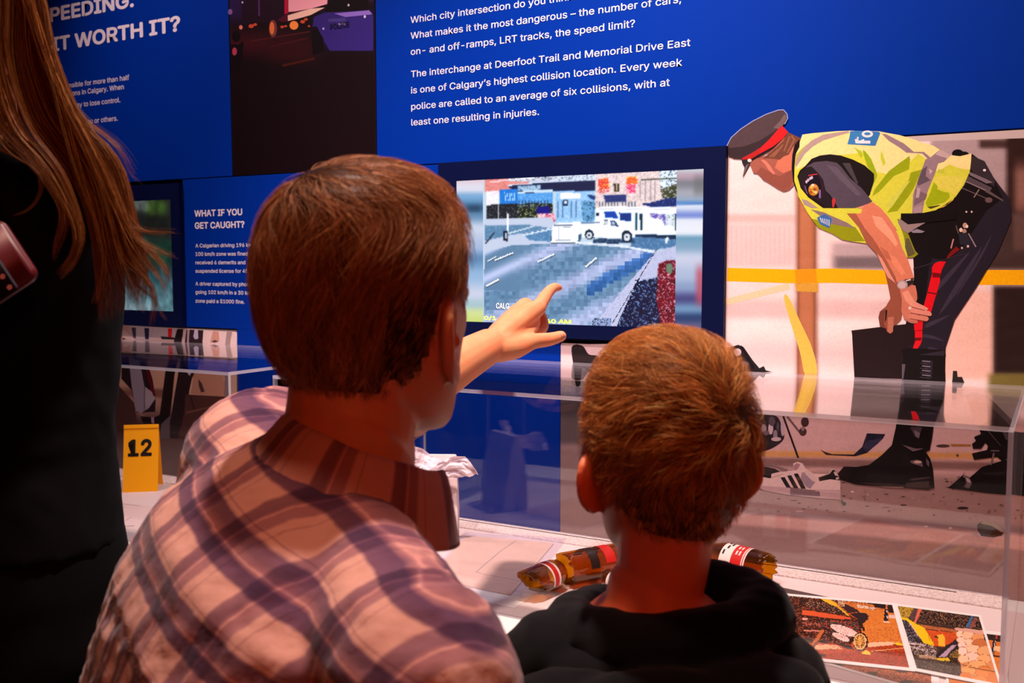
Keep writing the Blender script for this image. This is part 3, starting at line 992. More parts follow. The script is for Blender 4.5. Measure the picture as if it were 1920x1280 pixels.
for cx, cy, c in ((1100, 1030, (240, 190, 90)), (1145, 1020, (220, 150, 60)), (1120, 1080, (236, 170, 70)), (1150, 1090, (250, 210, 120)), (1095, 1090, (150, 80, 40)), (1115, 1005, (230, 210, 190)), (1140, 1055, (140, 70, 50))):
    pic.ell((cx, cy), 20, 16, c, oA, 8)
pic.line((1020, 1010), (1050, 1110), 9, (120, 90, 140), oA)
pic.poly([(1345, 1180), (1375, 1150), (1390, 1190), (1370, 1270), (1350, 1270)], (190, 50, 50), org=oA)
# near arm
SK = (216, 126, 96)
pic.poly([(150, 0), (530, 0), (600, 110), (660, 210), (700, 340), (760, 460), (800, 580), (820, 640), (650, 690), (560, 560), (480, 440), (340, 290), (270, 140)], SK, org=oC)
pic.poly([(1850, 1210), (1640, 1275), (1700, 1290), (1900, 1290)], (236, 150, 118), org=oA)
pic.poly([(0, 990), (100, 955), (200, 1020), (300, 1140), (400, 1290), (40, 1290), (-40, 1100)], SK, org=oB)
pic.poly([(150, 0), (240, 0), (330, 150), (420, 260), (520, 420), (640, 640), (650, 690), (560, 560), (480, 440), (340, 290), (270, 140)], (166, 92, 68), org=oC)
pic.poly([(400, 20), (500, 40), (600, 180), (660, 300), (640, 330), (540, 220), (440, 130)], (240, 160, 128), org=oC)
pic.poly([(560, 400), (640, 440), (740, 600), (700, 620), (620, 520)], (232, 140, 106), org=oC)
pic.poly([(480, 330), (560, 380), (600, 470), (540, 450)], (190, 106, 78), org=oC)
pic.poly([(450, 400), (500, 520), (560, 640), (640, 700), (560, 560), (500, 450)], (226, 150, 130), org=oC)
# watch
pic.poly([(690, 690), (740, 655), (810, 655), (820, 690), (770, 720), (740, 745)], (44, 32, 34), org=oC)
pic.ell((705, 715), 54, 48, (170, 150, 150), oC)
pic.ell((702, 716), 40, 36, (206, 178, 176), oC)
pic.line((740, 672), (790, 660), 14, (220, 196, 196), oC)
# near hand with bent fingers
pic.poly([(680, 760), (740, 745), (800, 715), (835, 720), (850, 790), (855, 850), (840, 890), (830, 940), (860, 960), (860, 1050), (850, 1095), (790, 1090), (720, 1050), (695, 980), (700, 860)], (206, 120, 98), org=oC)
for pts, c in (([(800, 870), (870, 900), (950, 940), (960, 960), (930, 968), (860, 960), (800, 930)], (226, 146, 128)), ([(780, 940), (880, 960), (970, 975), (998, 1005), (980, 1025), (900, 1010), (800, 990)], (222, 140, 122)), ([(770, 1010), (860, 1015), (950, 1030), (968, 1055), (940, 1078), (860, 1060), (780, 1050)], (214, 132, 112)), ([(740, 1060), (800, 1065), (860, 1085), (840, 1098), (780, 1092)], (190, 112, 96))):
    pic.poly(pts, c, True, oC)
pic.poly([(700, 790), (760, 770), (830, 880), (800, 930), (740, 880)], (232, 152, 126), org=oC)
for a, b in (((800, 935), (930, 970)), ((790, 995), (960, 1025)), ((780, 1052), (940, 1078))):
    pic.line(a, b, 7, (130, 60, 52), oC)
pic.ell((780, 945), 16, 16, (232, 206, 200), oC, 8)
# buckle and strap under the vest
pic.poly([(690, 40), (760, 110), (880, 60), (940, 90), (820, 160), (760, 200), (700, 160), (660, 90)], (150, 128, 126), org=oC)
pic.poly([(790, 180), (850, 155), (930, 180), (900, 195), (810, 195)], (140, 130, 144), org=oC)
pic.poly([(740, 250), (770, 250), (830, 400), (760, 430), (730, 330)], (98, 88, 60), org=oC)
pic.poly([(690, 0), (1240, 0), (1240, 60), (960, 90), (760, 110), (690, 60)], (18, 12, 14), org=oC)
# head and cap
pic.poly([(360, 750), (390, 700), (560, 650), (800, 380), (900, 415), (975, 455), (900, 560), (875, 700), (880, 880), (890, 1000), (830, 1060), (765, 1080), (700, 1050), (640, 1010), (560, 960), (520, 940), (490, 900), (450, 865), (405, 860), (385, 810)], (162, 92, 76), org=oA)
pic.poly([(500, 790), (640, 870), (720, 900), (860, 820), (885, 960), (830, 1050), (765, 1075), (640, 1005), (520, 935), (440, 850)], (142, 78, 64), org=oA)
pic.poly([(690, 720), (830, 560), (885, 530), (870, 700), (872, 820), (760, 860), (660, 800)], (206, 116, 90), org=oA)
pic.poly([(815, 370), (970, 440), (935, 480), (880, 545), (830, 640), (770, 660), (720, 700), (640, 690), (510, 685), (600, 620), (760, 480)], (112, 66, 50), org=oA)
for a, b in (((840, 420), (770, 600)), ((900, 450), (810, 620)), ((760, 520), (640, 670)), ((700, 580), (600, 670)), ((860, 410), (900, 470))):
    pic.line(a, b, 20, (146, 92, 70), oA)
pic.poly([(495, 705), (540, 708), (590, 755), (640, 830), (662, 865), (640, 872), (590, 825), (540, 752)], (236, 124, 104), True, oA)
pic.poly([(960, 450), (955, 545), (905, 640), (895, 800), (892, 950), (945, 1115), (905, 1040), (880, 960), (862, 800), (870, 640), (900, 520)], (24, 16, 20), org=oA)
pic.poly([(260, 690), (330, 690), (400, 700), (365, 750), (320, 830), (272, 918), (300, 790), (270, 740)], (44, 36, 42), org=oA)
pic.poly([(315, 770), (350, 745), (310, 830), (275, 910)], (120, 106, 116), org=oA)
pic.poly([(90, 520), (140, 440), (250, 340), (400, 240), (560, 160), (700, 112), (760, 108), (803, 155), (810, 205), (775, 270), (750, 305), (700, 340), (600, 455), (500, 550), (380, 625), (270, 690), (170, 685), (105, 655)], (78, 60, 64), org=oA)
pic.poly([(105, 560), (300, 540), (480, 470), (640, 370), (740, 280), (750, 305), (600, 455), (500, 550), (380, 625), (270, 690), (170, 685), (105, 655)], (54, 40, 44), org=oA)
pic.poly([(640, 320), (720, 240), (780, 150), (805, 190), (770, 270), (700, 330)], (108, 88, 92), org=oA)
for k in range(len([0])):
    rim = [(85, 535), (136, 436), (247, 336), (398, 236), (558, 155), (700, 106), (764, 102), (808, 152), (815, 206), (778, 275)]
    for a, b in zip(rim[:-1], rim[1:]):
        pic.line(a, b, 9, (150, 160, 206), oA)
pic.poly([(748, 292), (820, 368), (760, 445), (640, 542), (480, 628), (380, 690), (270, 702), (265, 682), (380, 622), (500, 548), (600, 453), (700, 335)], (232, 30, 34), org=oA)
pic.poly([(480, 628), (380, 690), (270, 702), (265, 682), (380, 622), (500, 548)], (176, 34, 34), org=oA)
pic.poly([(820, 368), (790, 420), (640, 572), (480, 660), (380, 722), (340, 730), (380, 690), (480, 628), (640, 542), (760, 445)], (30, 20, 22), org=oA)
pic.ell((358, 710), 26, 20, (226, 200, 190), oA, 12)
pic.ell((350, 700), 10, 8, (250, 240, 236), oA, 8)
pic.build('print', M_print, mur)

# ------------------------------------------------------------------ left mural: people in suits
mur2 = thing('photo_mural', 'mural photograph of people in dark suits behind the left display case', 'mural', (XPL - 1, 0, ZT))
box('board', (-3.4, 0.0, ZT), (XPL - G, 0.0199, ZLOW - 0.002), mat('suit mural board', (120, 95, 90), 0.5), mur2)
oG = (200, 600, 1920 / 330.0)
pic = Pic(lambda x, y: W(x, y, -0.0004), (0, -1, 0))


def g2(x, y):
    c = (206, 160, 146)
    c = mixc(c, (214, 198, 206), band(y, 606, 636, 5) * sstep(238, 250, x))
    c = mixc(c, (150, 120, 116), band(y, 640, 672, 8))
    c = mixc(c, (226, 178, 150), band(y, 690, 735, 8))
    c = mixc(c, (150, 104, 88), band(y, 728, 745, 3) * (1 - sstep(300, 330, x)))
    c = mixc(c, (120, 74, 60), sstep(738, 750, y) * sstep(340, 352, x))
    c = mixc(c, (92, 62, 56), sstep(752, 800, y))
    return c


pic.grid([(20, 597), (443, 621.6), (443, 1010), (20, 1000)], 80, 70, g2)
for pts, c in (([(-400, 30), (160, 70), (170, 110), (150, 480), (140, 650), (60, 690), (-100, 700), (-400, 900)], (176, 100, 96)), ([(-400, 700), (-40, 620), (100, 680), (300, 900), (360, 1280), (-400, 1500)], (88, 58, 54)),
               ([(180, 110), (260, 200), (330, 300), (430, 430), (500, 640), (535, 850), (530, 1000), (330, 1010), (270, 760), (160, 640), (165, 300)], (50, 34, 40)), ([(175, 112), (210, 120), (330, 240), (250, 220), (175, 190)], (228, 196, 190)),
               ([(240, 400), (360, 440), (410, 720), (490, 780), (535, 850), (460, 960), (370, 1015), (320, 990), (270, 700)], (172, 158, 176)), ([(410, 720), (490, 780), (535, 850), (440, 970), (415, 880)], (196, 180, 190)), ([(410, 720), (420, 720), (415, 980), (405, 980)], (110, 96, 108)),
               ([(430, 500), (462, 560), (535, 810), (512, 835), (440, 620)], (112, 20, 38)), ([(770, 95), (845, 97), (740, 600), (690, 1080), (640, 1290), (560, 1290), (580, 1020), (640, 560)], (40, 26, 27)),
               ([(860, 100), (1055, 110), (1045, 240), (1000, 500), (930, 640), (900, 780), (870, 1000), (800, 1290), (660, 1290), (700, 1060), (790, 520)], (48, 32, 36)), ([(835, 98), (870, 100), (850, 260), (825, 250)], (206, 172, 176)), ([(880, 100), (905, 102), (895, 260), (875, 258)], (170, 140, 150)), ([(960, 105), (995, 107), (1000, 200), (965, 210), (945, 180)], (190, 176, 204)),
               ([(1060, 112), (1422, 132), (1422, 305), (1080, 292), (1045, 240)], (244, 212, 208)), ([(1160, 118), (1220, 125), (1230, 220), (1180, 250), (1130, 240)], (222, 160, 140)), ([(1140, 235), (1180, 215), (1225, 235), (1180, 245)], (90, 66, 66)), ([(1310, 125), (1370, 128), (1340, 290), (1290, 290)], (176, 150, 146)),
               ([(860, 540), (940, 550), (903, 607)], (206, 196, 200)), ([(960, 550), (1240, 560), (1330, 780), (1260, 840), (920, 800), (940, 650)], (196, 140, 116)), ([(1000, 640), (1040, 690), (1070, 780), (1030, 790), (1005, 720)], (80, 56, 54)), ([(1240, 300), (1340, 300), (1340, 560), (1270, 640), (1230, 600)], (190, 150, 140)), ([(1290, 560), (1350, 560), (1345, 840), (1280, 840)], (146, 124, 122)), ([(1350, 300), (1420, 305), (1420, 845), (1350, 840)], (210, 172, 152)),
               ([(860, 810), (1422, 842), (1422, 1290), (780, 1290), (850, 1000)], (86, 52, 46)), ([(900, 820), (960, 1000), (980, 1010), (920, 830)], (50, 30, 30)), ([(860, 1000), (1140, 940), (1140, 950), (870, 1020)], (130, 84, 70)),
               ([(370, 1050), (520, 1060), (640, 1000), (700, 1040), (560, 1150), (480, 1160), (400, 1140)], (30, 22, 24)), ([(485, 1060), (515, 1055), (520, 1130), (490, 1120)], (196, 150, 180)), ([(350, 1010), (410, 1035), (405, 1050), (340, 1025)], (176, 140, 120)), ([(600, 1130), (690, 1040), (690, 1290), (570, 1290)], (110, 96, 100)),
               ([(670, 88), (716, 92), (710, 190), (668, 188)], (250, 20, 30)), ([(270, 80), (320, 82), (320, 200), (290, 190)], (70, 60, 90)), ([(410, 86), (465, 88), (460, 210), (420, 208)], (44, 46, 84)), ([(590, 175), (740, 190), (740, 212), (600, 208)], (40, 36, 50))):
    pic.poly(pts, c, False, oG)
pic.build('print', M_print, mur2)

# ------------------------------------------------------------------ monitors
class Raster:
    """small picture worked out cell by cell (a low-resolution video frame, a photo)"""

    def __init__(self, corners, nx, ny, to_pic=None):
        a, b, c, d = [Vector((q[0], q[1], 0)) for q in corners]
        self.corners = corners
        u = (np.arange(nx) + 0.5) / nx
        v = (np.arange(ny) + 0.5) / ny
        U, V = np.meshgrid(u, v)
        X = (a.x * (1 - U) + b.x * U) * (1 - V) + (d.x * (1 - U) + c.x * U) * V
        Y = (a.y * (1 - U) + b.y * U) * (1 - V) + (d.y * (1 - U) + c.y * U) * V
        self.X, self.Y = (X, Y) if to_pic is None else to_pic(X, Y)
        self.img = np.zeros((ny, nx, 3))
        self.n1 = rng.random((ny, nx))
        self.n2 = rng.random((ny, nx))

    def inside(self, pts):
        X, Y = self.X, self.Y
        r = np.zeros(X.shape, bool)
        n = len(pts)
        for i in range(n):
            x0, y0 = pts[i]
            x1, y1 = pts[(i + 1) % n]
            if y0 == y1:
                continue
            cnd = ((Y < y0) != (Y < y1)) & (X < (x1 - x0) * (Y - y0) / (y1 - y0) + x0)
            r ^= cnd
        return r

    def poly(self, pts, col, speck=None, p=0.5):
        m = self.inside(pts)
        self.img[m] = col
        if speck is not None:
            for k, s in enumerate(speck if isinstance(speck, list) else [speck]):
                self.img[m & ((self.n1 if k % 2 == 0 else self.n2) > 1 - p)] = s

    def line(self, a, b, w, col):
        dx, dy = b[0] - a[0], b[1] - a[1]
        L = math.hypot(dx, dy)
        nx, ny = -dy / L * w / 2, dx / L * w / 2
        self.poly([(a[0] + nx, a[1] + ny), (b[0] + nx, b[1] + ny), (b[0] - nx, b[1] - ny), (a[0] - nx, a[1] - ny)], col)

    def ell(self, c, rx, ry, col):
        m = ((self.X - c[0]) / rx) ** 2 + ((self.Y - c[1]) / ry) ** 2 < 1
        self.img[m] = col


SX0, SX1 = W(862, 470).x, W(1321.5, 470).x
SZ0, SZ1 = W(1318, 615.7).z, W(1322, 317.6).z


def scr_px(X, Z):
    x = X - CAM.x
    y = np.full_like(X, -0.0125) - CAM.y
    z = Z - CAM.z
    a = x * _r.x + y * _r.y + z * _r.z
    b = x * _d.x + y * _d.y + z * _d.z
    c = x * _f.x + y * _f.y + z * _f.z
    return (960 + FPX * a / c - 840) * 3.6923, (640 + FPX * b / c - 300) * 3.6923


def bezel(parent, x0, x1, z0, z1, sx0, sx1, sz0, sz1, y=-0.014):
    bm = bmesh.new()
    for lo, hi in (((x0, z0), (x1, sz0)), ((x0, sz1), (x1, z1)), ((x0, sz0), (sx0, sz1)), ((sx1, sz0), (x1, sz1))):
        add_box(bm, (lo[0], y, lo[1]), (hi[0], -0.0022, hi[1]))
    bmesh.ops.remove_doubles(bm, verts=bm.verts, dist=1e-6)
    finish(bm, 'bezel', M_navy, parent)
    box('back_plate', (sx0, -0.0105, sz0), (sx1, -0.0024, sz1), M_navy_side, parent)


mon = thing('monitor', 'lit wall monitor showing traffic camera footage of a white pickup and trailer', 'monitor', ((SX0 + SX1) / 2, -0.014, SZ0))
MZ0 = W(1360, 645).z
bezel(mon, W(829, 470).x, XFR, MZ0, ZSEAM, SX0, SX1, SZ0, SZ1)
SW43 = (SZ1 - SZ0) * 4 / 3
VX0 = W(911, 470).x
VX1 = W(1271, 470).x
R = Raster([(VX0, SZ1), (VX1, SZ1), (VX1, SZ0), (VX0, SZ0)], 200, 150, scr_px)
R.img[:] = (196, 210, 226)
R.poly([(250, 120), (560, 100), (560, 215), (250, 225)], (226, 150, 146), (206, 120, 110), 0.14)
R.poly([(420, 95), (740, 80), (740, 140), (420, 150)], (196, 196, 214), [(70, 90, 110), (240, 240, 250)], 0.17)
R.line((290, 150), (600, 122), 7, (240, 236, 244))
R.poly([(740, 85), (1020, 80), (1020, 145), (740, 145)], (214, 222, 236), [(90, 110, 140)], 0.17)
R.poly([(410, 172), (1015, 138), (1015, 212), (740, 215), (480, 232), (410, 180)], (40, 52, 88))
R.poly([(480, 180), (640, 168), (640, 202), (480, 212)], (170, 196, 222), (70, 90, 120), 0.14)
R.line((480, 224), (722, 206), 14, (206, 226, 242))
R.line((410, 176), (740, 145), 8, (220, 226, 240))
R.poly([(480, 236), (722, 220), (722, 345), (480, 315)], (92, 158, 222), (130, 186, 236), 0.24)
R.poly([(262, 215), (352, 208), (352, 308), (262, 314)], (242, 236, 246), (216, 206, 228), 0.14)
R.poly([(355, 206), (480, 200), (480, 300), (355, 306)], (44, 128, 212), (70, 150, 226), 0.21)
for x in range(392, 470, 16):
    R.line((x, 226), (x + 5, 284), 5, (226, 240, 250))
R.poly([(262, 312), (482, 298), (482, 404), (262, 410)], (46, 52, 58), (120, 126, 134), 0.10)
R.line((345, 310), (348, 405), 9, (210, 216, 226))
R.poly([(480, 306), (600, 296), (722, 300), (722, 400), (480, 402)], (44, 52, 46), [(116, 136, 66), (190, 200, 170)], 0.13)
for x in range(490, 720, 22):
    R.line((x, 280), (x, 330), 6, (54, 70, 104))
R.poly([(610, 325), (702, 322), (710, 372), (612, 374)], (22, 32, 150), (40, 50, 90), 0.21)
R.poly([(616, 372), (720, 366), (770, 388), (772, 424), (620, 430)], (236, 176, 190), [(160, 40, 70), (250, 240, 244)], 0.21)
R.poly([(742, 218), (1012, 208), (1012, 432), (742, 430)], (150, 194, 234), [(190, 216, 244)], 0.24)
for x in range(760, 1010, 31):
    R.line((x, 280), (x, 400), 5, (84, 110, 150))
R.poly([(775, 230), (915, 226), (915, 264), (778, 268)], (250, 246, 250))
R.poly([(795, 272), (830, 272), (830, 318), (795, 318)], (40, 60, 90))
R.ell((812, 292), 9, 12, (220, 230, 240))
R.poly([(1016, 70), (1600, 60), (1600, 325), (1016, 330)], (228, 208, 208), [(196, 176, 178), (246, 232, 230)], 0.21)
R.poly([(1460, 60), (1600, 60), (1600, 200), (1470, 215)], (226, 236, 244), (60, 84, 110), 0.18)
R.poly([(1040, 130), (1110, 124), (1112, 200), (1042, 206)], (226, 86, 78), (250, 200, 90), 0.17)
R.poly([(1040, 205), (1112, 200), (1112, 224), (1042, 228)], (214, 110, 110), (240, 210, 210), 0.28)
R.poly([(1235, 118), (1308, 114), (1308, 165), (1236, 170)], (240, 110, 66), (252, 206, 90), 0.21)
R.poly([(1232, 168), (1300, 165), (1300, 228), (1234, 232)], (230, 90, 130), (250, 210, 220), 0.24)
R.poly([(1145, 160), (1186, 158), (1186, 215), (1146, 218)], (80, 70, 50))
R.line((1165, 160), (1165, 215), 7, (228, 216, 206))
for x in (1330, 1362, 1398, 1430):
    R.line((x, 140), (x + 2, 280), 7, (166, 146, 156))
R.line((1330, 140), (1590, 128), 7, (50, 60, 50))
R.poly([(1470, 200), (1590, 160), (1590, 290), (1480, 260)], (84, 86, 66), [(40, 46, 40), (200, 206, 200)], 0.17)
R.poly([(1075, 246), (1232, 240), (1234, 290), (1088, 292)], (52, 74, 130), (90, 80, 130), 0.21)
for x in range(1030, 1300, 20):
    R.line((x, 285), (x, 322), 6, (70, 96, 120))
R.poly([(960, 240), (1020, 246), (1016, 275), (990, 270)], (44, 74, 130))
R.poly([(920, 280), (1016, 290), (1016, 420), (930, 420)], (120, 170, 210), [(50, 90, 120)], 0.17)
R.poly([(1330, 305), (1420, 290), (1520, 262), (1600, 262), (1600, 322), (1400, 322)], (36, 60, 120), (90, 110, 160), 0.14)
# road of the upper half
R.poly([(255, 408), (725, 398), (725, 640), (255, 660)], (196, 204, 224))
R.poly([(255, 450), (560, 448), (700, 470), (560, 500), (420, 520), (255, 560)], (104, 140, 172), (130, 164, 196), 0.21)
R.poly([(520, 510), (720, 470), (720, 565), (560, 555)], (96, 138, 178), (130, 168, 204), 0.21)
R.line((400, 512), (600, 456), 7, (240, 244, 250))
R.line((520, 520), (720, 476), 8, (240, 244, 250))
R.line((255, 580), (320, 500), 9, (50, 60, 78))
R.line((410, 370), (410, 500), 10, (244, 246, 252))
R.poly([(380, 488), (414, 488), (412, 560), (382, 560)], (34, 44, 60))
R.poly([(390, 505), (406, 505), (405, 545), (391, 545)], (200, 214, 226))
# tram
TW = (240, 243, 252)
R.poly([(1016, 345), (1030, 330), (1110, 318), (1600, 326), (1600, 535), (1290, 520), (1010, 470)], TW)
R.line((1030, 338), (1600, 342), 4, (206, 206, 224))
R.poly([(1080, 358), (1158, 358), (1178, 400), (1084, 402)], (30, 84, 176))
R.poly([(1184, 364), (1268, 364), (1268, 420), (1192, 420)], (26, 70, 140))
R.poly([(1026, 362), (1042, 362), (1042, 384), (1026, 384)], (26, 40, 60))
R.poly([(1294, 362), (1312, 362), (1310, 490), (1296, 486)], (30, 84, 96))
R.poly([(1326, 372), (1344, 372), (1344, 488), (1328, 488)], (24, 60, 76))
R.line((1352, 362), (1352, 492), 3, (60, 80, 96))
R.poly([(1394, 370), (1574, 374), (1574, 456), (1500, 456), (1480, 410), (1394, 398)], (112, 100, 190), [(170, 160, 220), (240, 236, 200)], 0.17)
R.poly([(1500, 374), (1574, 376), (1574, 456), (1505, 456)], (220, 226, 240), [(120, 150, 110)], 0.14)
R.poly([(1572, 372), (1592, 372), (1590, 520), (1574, 520)], (30, 60, 70))
R.poly([(1285, 512), (1600, 520), (1600, 556), (1290, 536)], (28, 62, 88))
R.poly([(1275, 528), (1600, 548), (1600, 596), (1420, 622), (1260, 600)], (90, 128, 168), (120, 160, 196), 0.21)
R.poly([(1508, 532), (1526, 532), (1518, 574), (1500, 574)], (240, 244, 250))
# pickup
R.poly([(1000, 545), (1280, 550), (1300, 575), (1000, 580)], (50, 76, 106), (90, 120, 150), 0.21)
R.poly([(912, 446), (1050, 440), (1066, 408), (1160, 404), (1204, 446), (1288, 456), (1302, 505), (1288, 540), (930, 534)], (247, 249, 255))
R.line((920, 436), (1050, 432), 6, (90, 110, 140))
R.poly([(1080, 416), (1107, 416), (1107, 446), (1078, 446)], (196, 206, 214))
for a, b in (((1080, 416), (1107, 416)), ((1107, 416), (1107, 446)), ((1107, 446), (1078, 446)), ((1078, 446), (1080, 416))):
    R.line(a, b, 3, (50, 64, 90))
R.poly([(1122, 418), (1152, 418), (1186, 462), (1160, 456), (1124, 450)], (52, 76, 116))
R.poly([(1130, 424), (1148, 424), (1156, 446), (1130, 444)], (190, 206, 220))
R.line((1062, 446), (1062, 530), 3, (190, 200, 214))
R.line((930, 534), (1200, 552), 5, (60, 84, 110))
for cx, cy, r in ((975, 516, 31), (1236, 528, 37)):
    R.ell((cx, cy), r, r * 1.12, (26, 46, 66))
    R.ell((cx, cy + 4), r * 0.62, r * 0.72, (226, 232, 240))
    R.ell((cx, cy + 4), r * 0.16, r * 0.2, (40, 56, 76))
# trailer
R.poly([(724, 452), (760, 438), (912, 424), (922, 540), (900, 578), (708, 576), (716, 520)], (246, 249, 255))
R.line((728, 455), (858, 452), 5, (60, 70, 96))
R.line((730, 470), (850, 464), 4, (150, 160, 180))
for x in (765, 800, 835, 860):
    R.line((x, 460), (x + 1, 560), 2.6, (190, 196, 214))
R.line((712, 576), (900, 576), 9, (40, 56, 76))
R.line((716, 520), (708, 576), 5, (60, 70, 90))
R.poly([(900, 520), (924, 500), (916, 560), (896, 570)], (70, 100, 124))
R.line((740, 556), (850, 556), 5, (140, 150, 170))
# coarse blocks of the near road
gx = np.floor(R.X / 26) * 26
gy = np.floor(R.Y / 26) * 26
mroad = R.inside([(250, 640), (440, 590), (720, 578), (1000, 590), (1250, 610), (1430, 650), (1150, 1200), (250, 1200)])
s = (gx * 0.47 + gy)                     # stripes run up to the right
t = np.zeros(R.X.shape)
for c, wd in ((940, 52), (1230, 60), (700, 34), (1520, 70)):
    t = np.maximum(t, np.exp(-((s - c) / wd) ** 2))
bl = rng.random((200, 200))
nb = bl[(np.clip(gy / 26, 0, 199)).astype(int), (np.clip(gx / 26, 0, 199)).astype(int)]
base = np.array((112, 144, 174))
lite = np.array((180, 188, 222))
road = base * (1 - t[..., None]) + lite * t[..., None] + (nb[..., None] - 0.5) * 30
dkm = (np.abs((gx - 1130) * 0.55 + (gy - 790)) < 46) & (gx > 940)
road[dkm] = road[dkm] * np.array((0.62, 0.8, 0.98))
fine = (R.X < 700) & (R.Y < 900)
t2 = np.zeros(R.X.shape)
s2 = R.X * 0.47 + R.Y
for c, wd in ((940, 40), (760, 24)):
    t2 = np.maximum(t2, np.exp(-((s2 - c) / wd) ** 2))
rf = np.array((110, 140, 170)) * (1 - t2[..., None]) + np.array((190, 200, 232)) * t2[..., None]
k = np.clip((R.X - 420) / 260, 0, 1)[..., None]
road = np.where(fine[..., None], rf * (1 - k) + road * k, road)
R.img[mroad] = np.clip(road, 0, 255)[mroad]
R.line((880, 570), (1160, 586), 9, (236, 240, 250))
R.line((1150, 586), (1430, 634), 10, (236, 240, 250))
for a, b, w in (((320, 694), (450, 640), 9), ((620, 704), (735, 648), 9), ((950, 738), (1026, 676), 11), ((262, 872), (350, 826), 12), ((270, 700), (330, 668), 7)):
    R.line((a[0] + 4, a[1] + 10), (b[0] + 4, b[1] + 10), w * 0.7, (90, 110, 134))
    R.line(a, b, w, (250, 251, 255))
R.poly([(1430, 640), (1600, 585), (1600, 1200), (1000, 1200), (1040, 1100), (1240, 860)], (196, 198, 226), (180, 184, 214), 0.24)
R.line((1440, 620), (1136, 1130), 5, (34, 44, 60))
R.line((1290, 836), (1330, 822), 5, (34, 44, 60))
R.poly([(1310, 840), (1440, 815), (1470, 760), (1600, 820), (1600, 1200), (1150, 1200), (1200, 1060)], (28, 44, 84), [(150, 170, 206), (14, 20, 44)], 0.21)
R.poly([(1000, 1100), (1130, 1090), (1130, 1160), (1000, 1160)], (150, 166, 204), [(30, 44, 74)], 0.24)
R.poly([(1455, 720), (1520, 690), (1600, 700), (1600, 1200), (1480, 1200), (1440, 960)], (136, 30, 54), [(226, 180, 190), (60, 10, 26)], 0.20)
R.ell((1530, 750), 26, 36, (116, 140, 120))
pic = Pic(lambda x, z: Vector((x, -0.0112, z)), (0, -1, 0))
SIDE = [(100, (232, 196, 204)), (200, (226, 224, 240)), (250, (120, 170, 216)), (330, (60, 110, 150)), (380, (96, 140, 180)), (470, (204, 214, 236)), (600, (170, 190, 226)), (680, (96, 140, 186)), (800, (150, 186, 224)), (930, (206, 212, 236)), (1000, (170, 200, 210)), (1060, (214, 226, 150)), (1120, (206, 220, 120))]
SIDE2 = [(60, (206, 210, 220)), (110, (190, 160, 176)), (160, (130, 130, 140)), (230, (170, 170, 182)), (275, (150, 170, 196)), (300, (70, 130, 206)), (320, (226, 232, 248)), (385, (120, 140, 216)), (420, (236, 238, 250)), (500, (240, 242, 252)), (540, (110, 160, 190)), (590, (130, 166, 196)), (680, (206, 210, 234)), (800, (176, 190, 220)), (880, (140, 160, 200)), (960, (70, 70, 130)), (1030, (110, 150, 190)), (1090, (30, 60, 110)), (1150, (90, 90, 130))]


def ramp(tab, y):
    for (a, ca), (b, cb) in zip(tab[:-1], tab[1:]):
        if y < b:
            return mixc(ca, cb, sstep(a, b, y))
    return tab[-1][1]


def side_fn(tab):
    def fn(x, z):
        a, b = scr_px(np.array([x]), np.array([z]))
        c = ramp(tab, b[0])
        if tab is SIDE2:
            c = mixc(c, (196, 76, 96), band(a[0], 1715, 1790, 26) * band(b[0], 740, 1000, 60) * 0.8)
            c = mixc(c, (110, 110, 110), band(a[0], 1700, 1790, 20) * band(b[0], 110, 240, 40) * 0.6)
        else:
            c = mixc(c, (30, 60, 90), band(a[0], 130, 230, 30) * band(b[0], 310, 360, 20) * 0.8)
        return c
    return fn


pic.grid([(SX0, SZ1), (VX0, SZ1), (VX0, SZ0), (SX0, SZ0)], 14, 60, side_fn(SIDE))
pic.grid([(VX1, SZ1), (SX1, SZ1), (SX1, SZ0), (VX1, SZ0)], 14, 70, side_fn(SIDE2))
im = np.pad(R.img, ((1, 1), (1, 1), (0, 0)), 'edge')
bl3 = sum(im[i:i + R.img.shape[0], j:j + R.img.shape[1]] for i in range(3) for j in range(3)) / 9
R.img = np.where(mroad[..., None], R.img, 0.5 * R.img + 0.5 * bl3)
R.img = np.clip((R.img - 140) * 1.25 + 134, 0, 255)
pic.cells(R.corners, R.img)
pic.build('screen', M_screen, mon)
M_green = screen_mat('lime screen caption', 1.0)


def emi(name, col):
    m = mat(name, col)
    b = m.node_tree.nodes['Principled BSDF']
    b.inputs['Emission Color'].default_value = lin4(col)
    b.inputs['Emission Strength'].default_value = 1.0
    return m


lettering('caption', [('0/1', W(914, 598).x, W(914, 598.5).z, 'L'), ('40 AM', W(1029, 605).x, W(1025, 604.5).z, 'L')], emi('lime caption', (222, 246, 60)), mon, 0.0145, 1.8, 0.02, y=-0.0126)
lettering('caption', [('CALG', W(935, 578).x, W(935, 578).z, 'L')], emi('dark caption edge', (40, 56, 80)), mon, 0.021, 0.78, 0.05, y=-0.0124)
lettering('caption', [('CALG', W(936, 577).x, W(936, 577.5).z, 'L')], emi('white caption', (250, 250, 255)), mon, 0.021, 0.78, 0.005, y=-0.0127)

# monitor in the dim left corner
LX1 = W(346, 480).x
LS1 = W(330, 470).x
LS0 = LS1 - (SX1 - SX0)
LX0 = LS0 - (SX0 - W(829, 470).x)
LZ1, LZ0 = W(324, 374.5).z, W(329, 583).z
mon2 = thing('monitor', 'dim wall monitor with a green and teal picture, partly behind long brown hair', 'monitor', ((LS0 + LS1) / 2, -0.014, LZ0))
bezel(mon2, LX0, LX1, W(349, 613).z, W(339, 343.5).z, LS0, LS1, LZ0, LZ1)


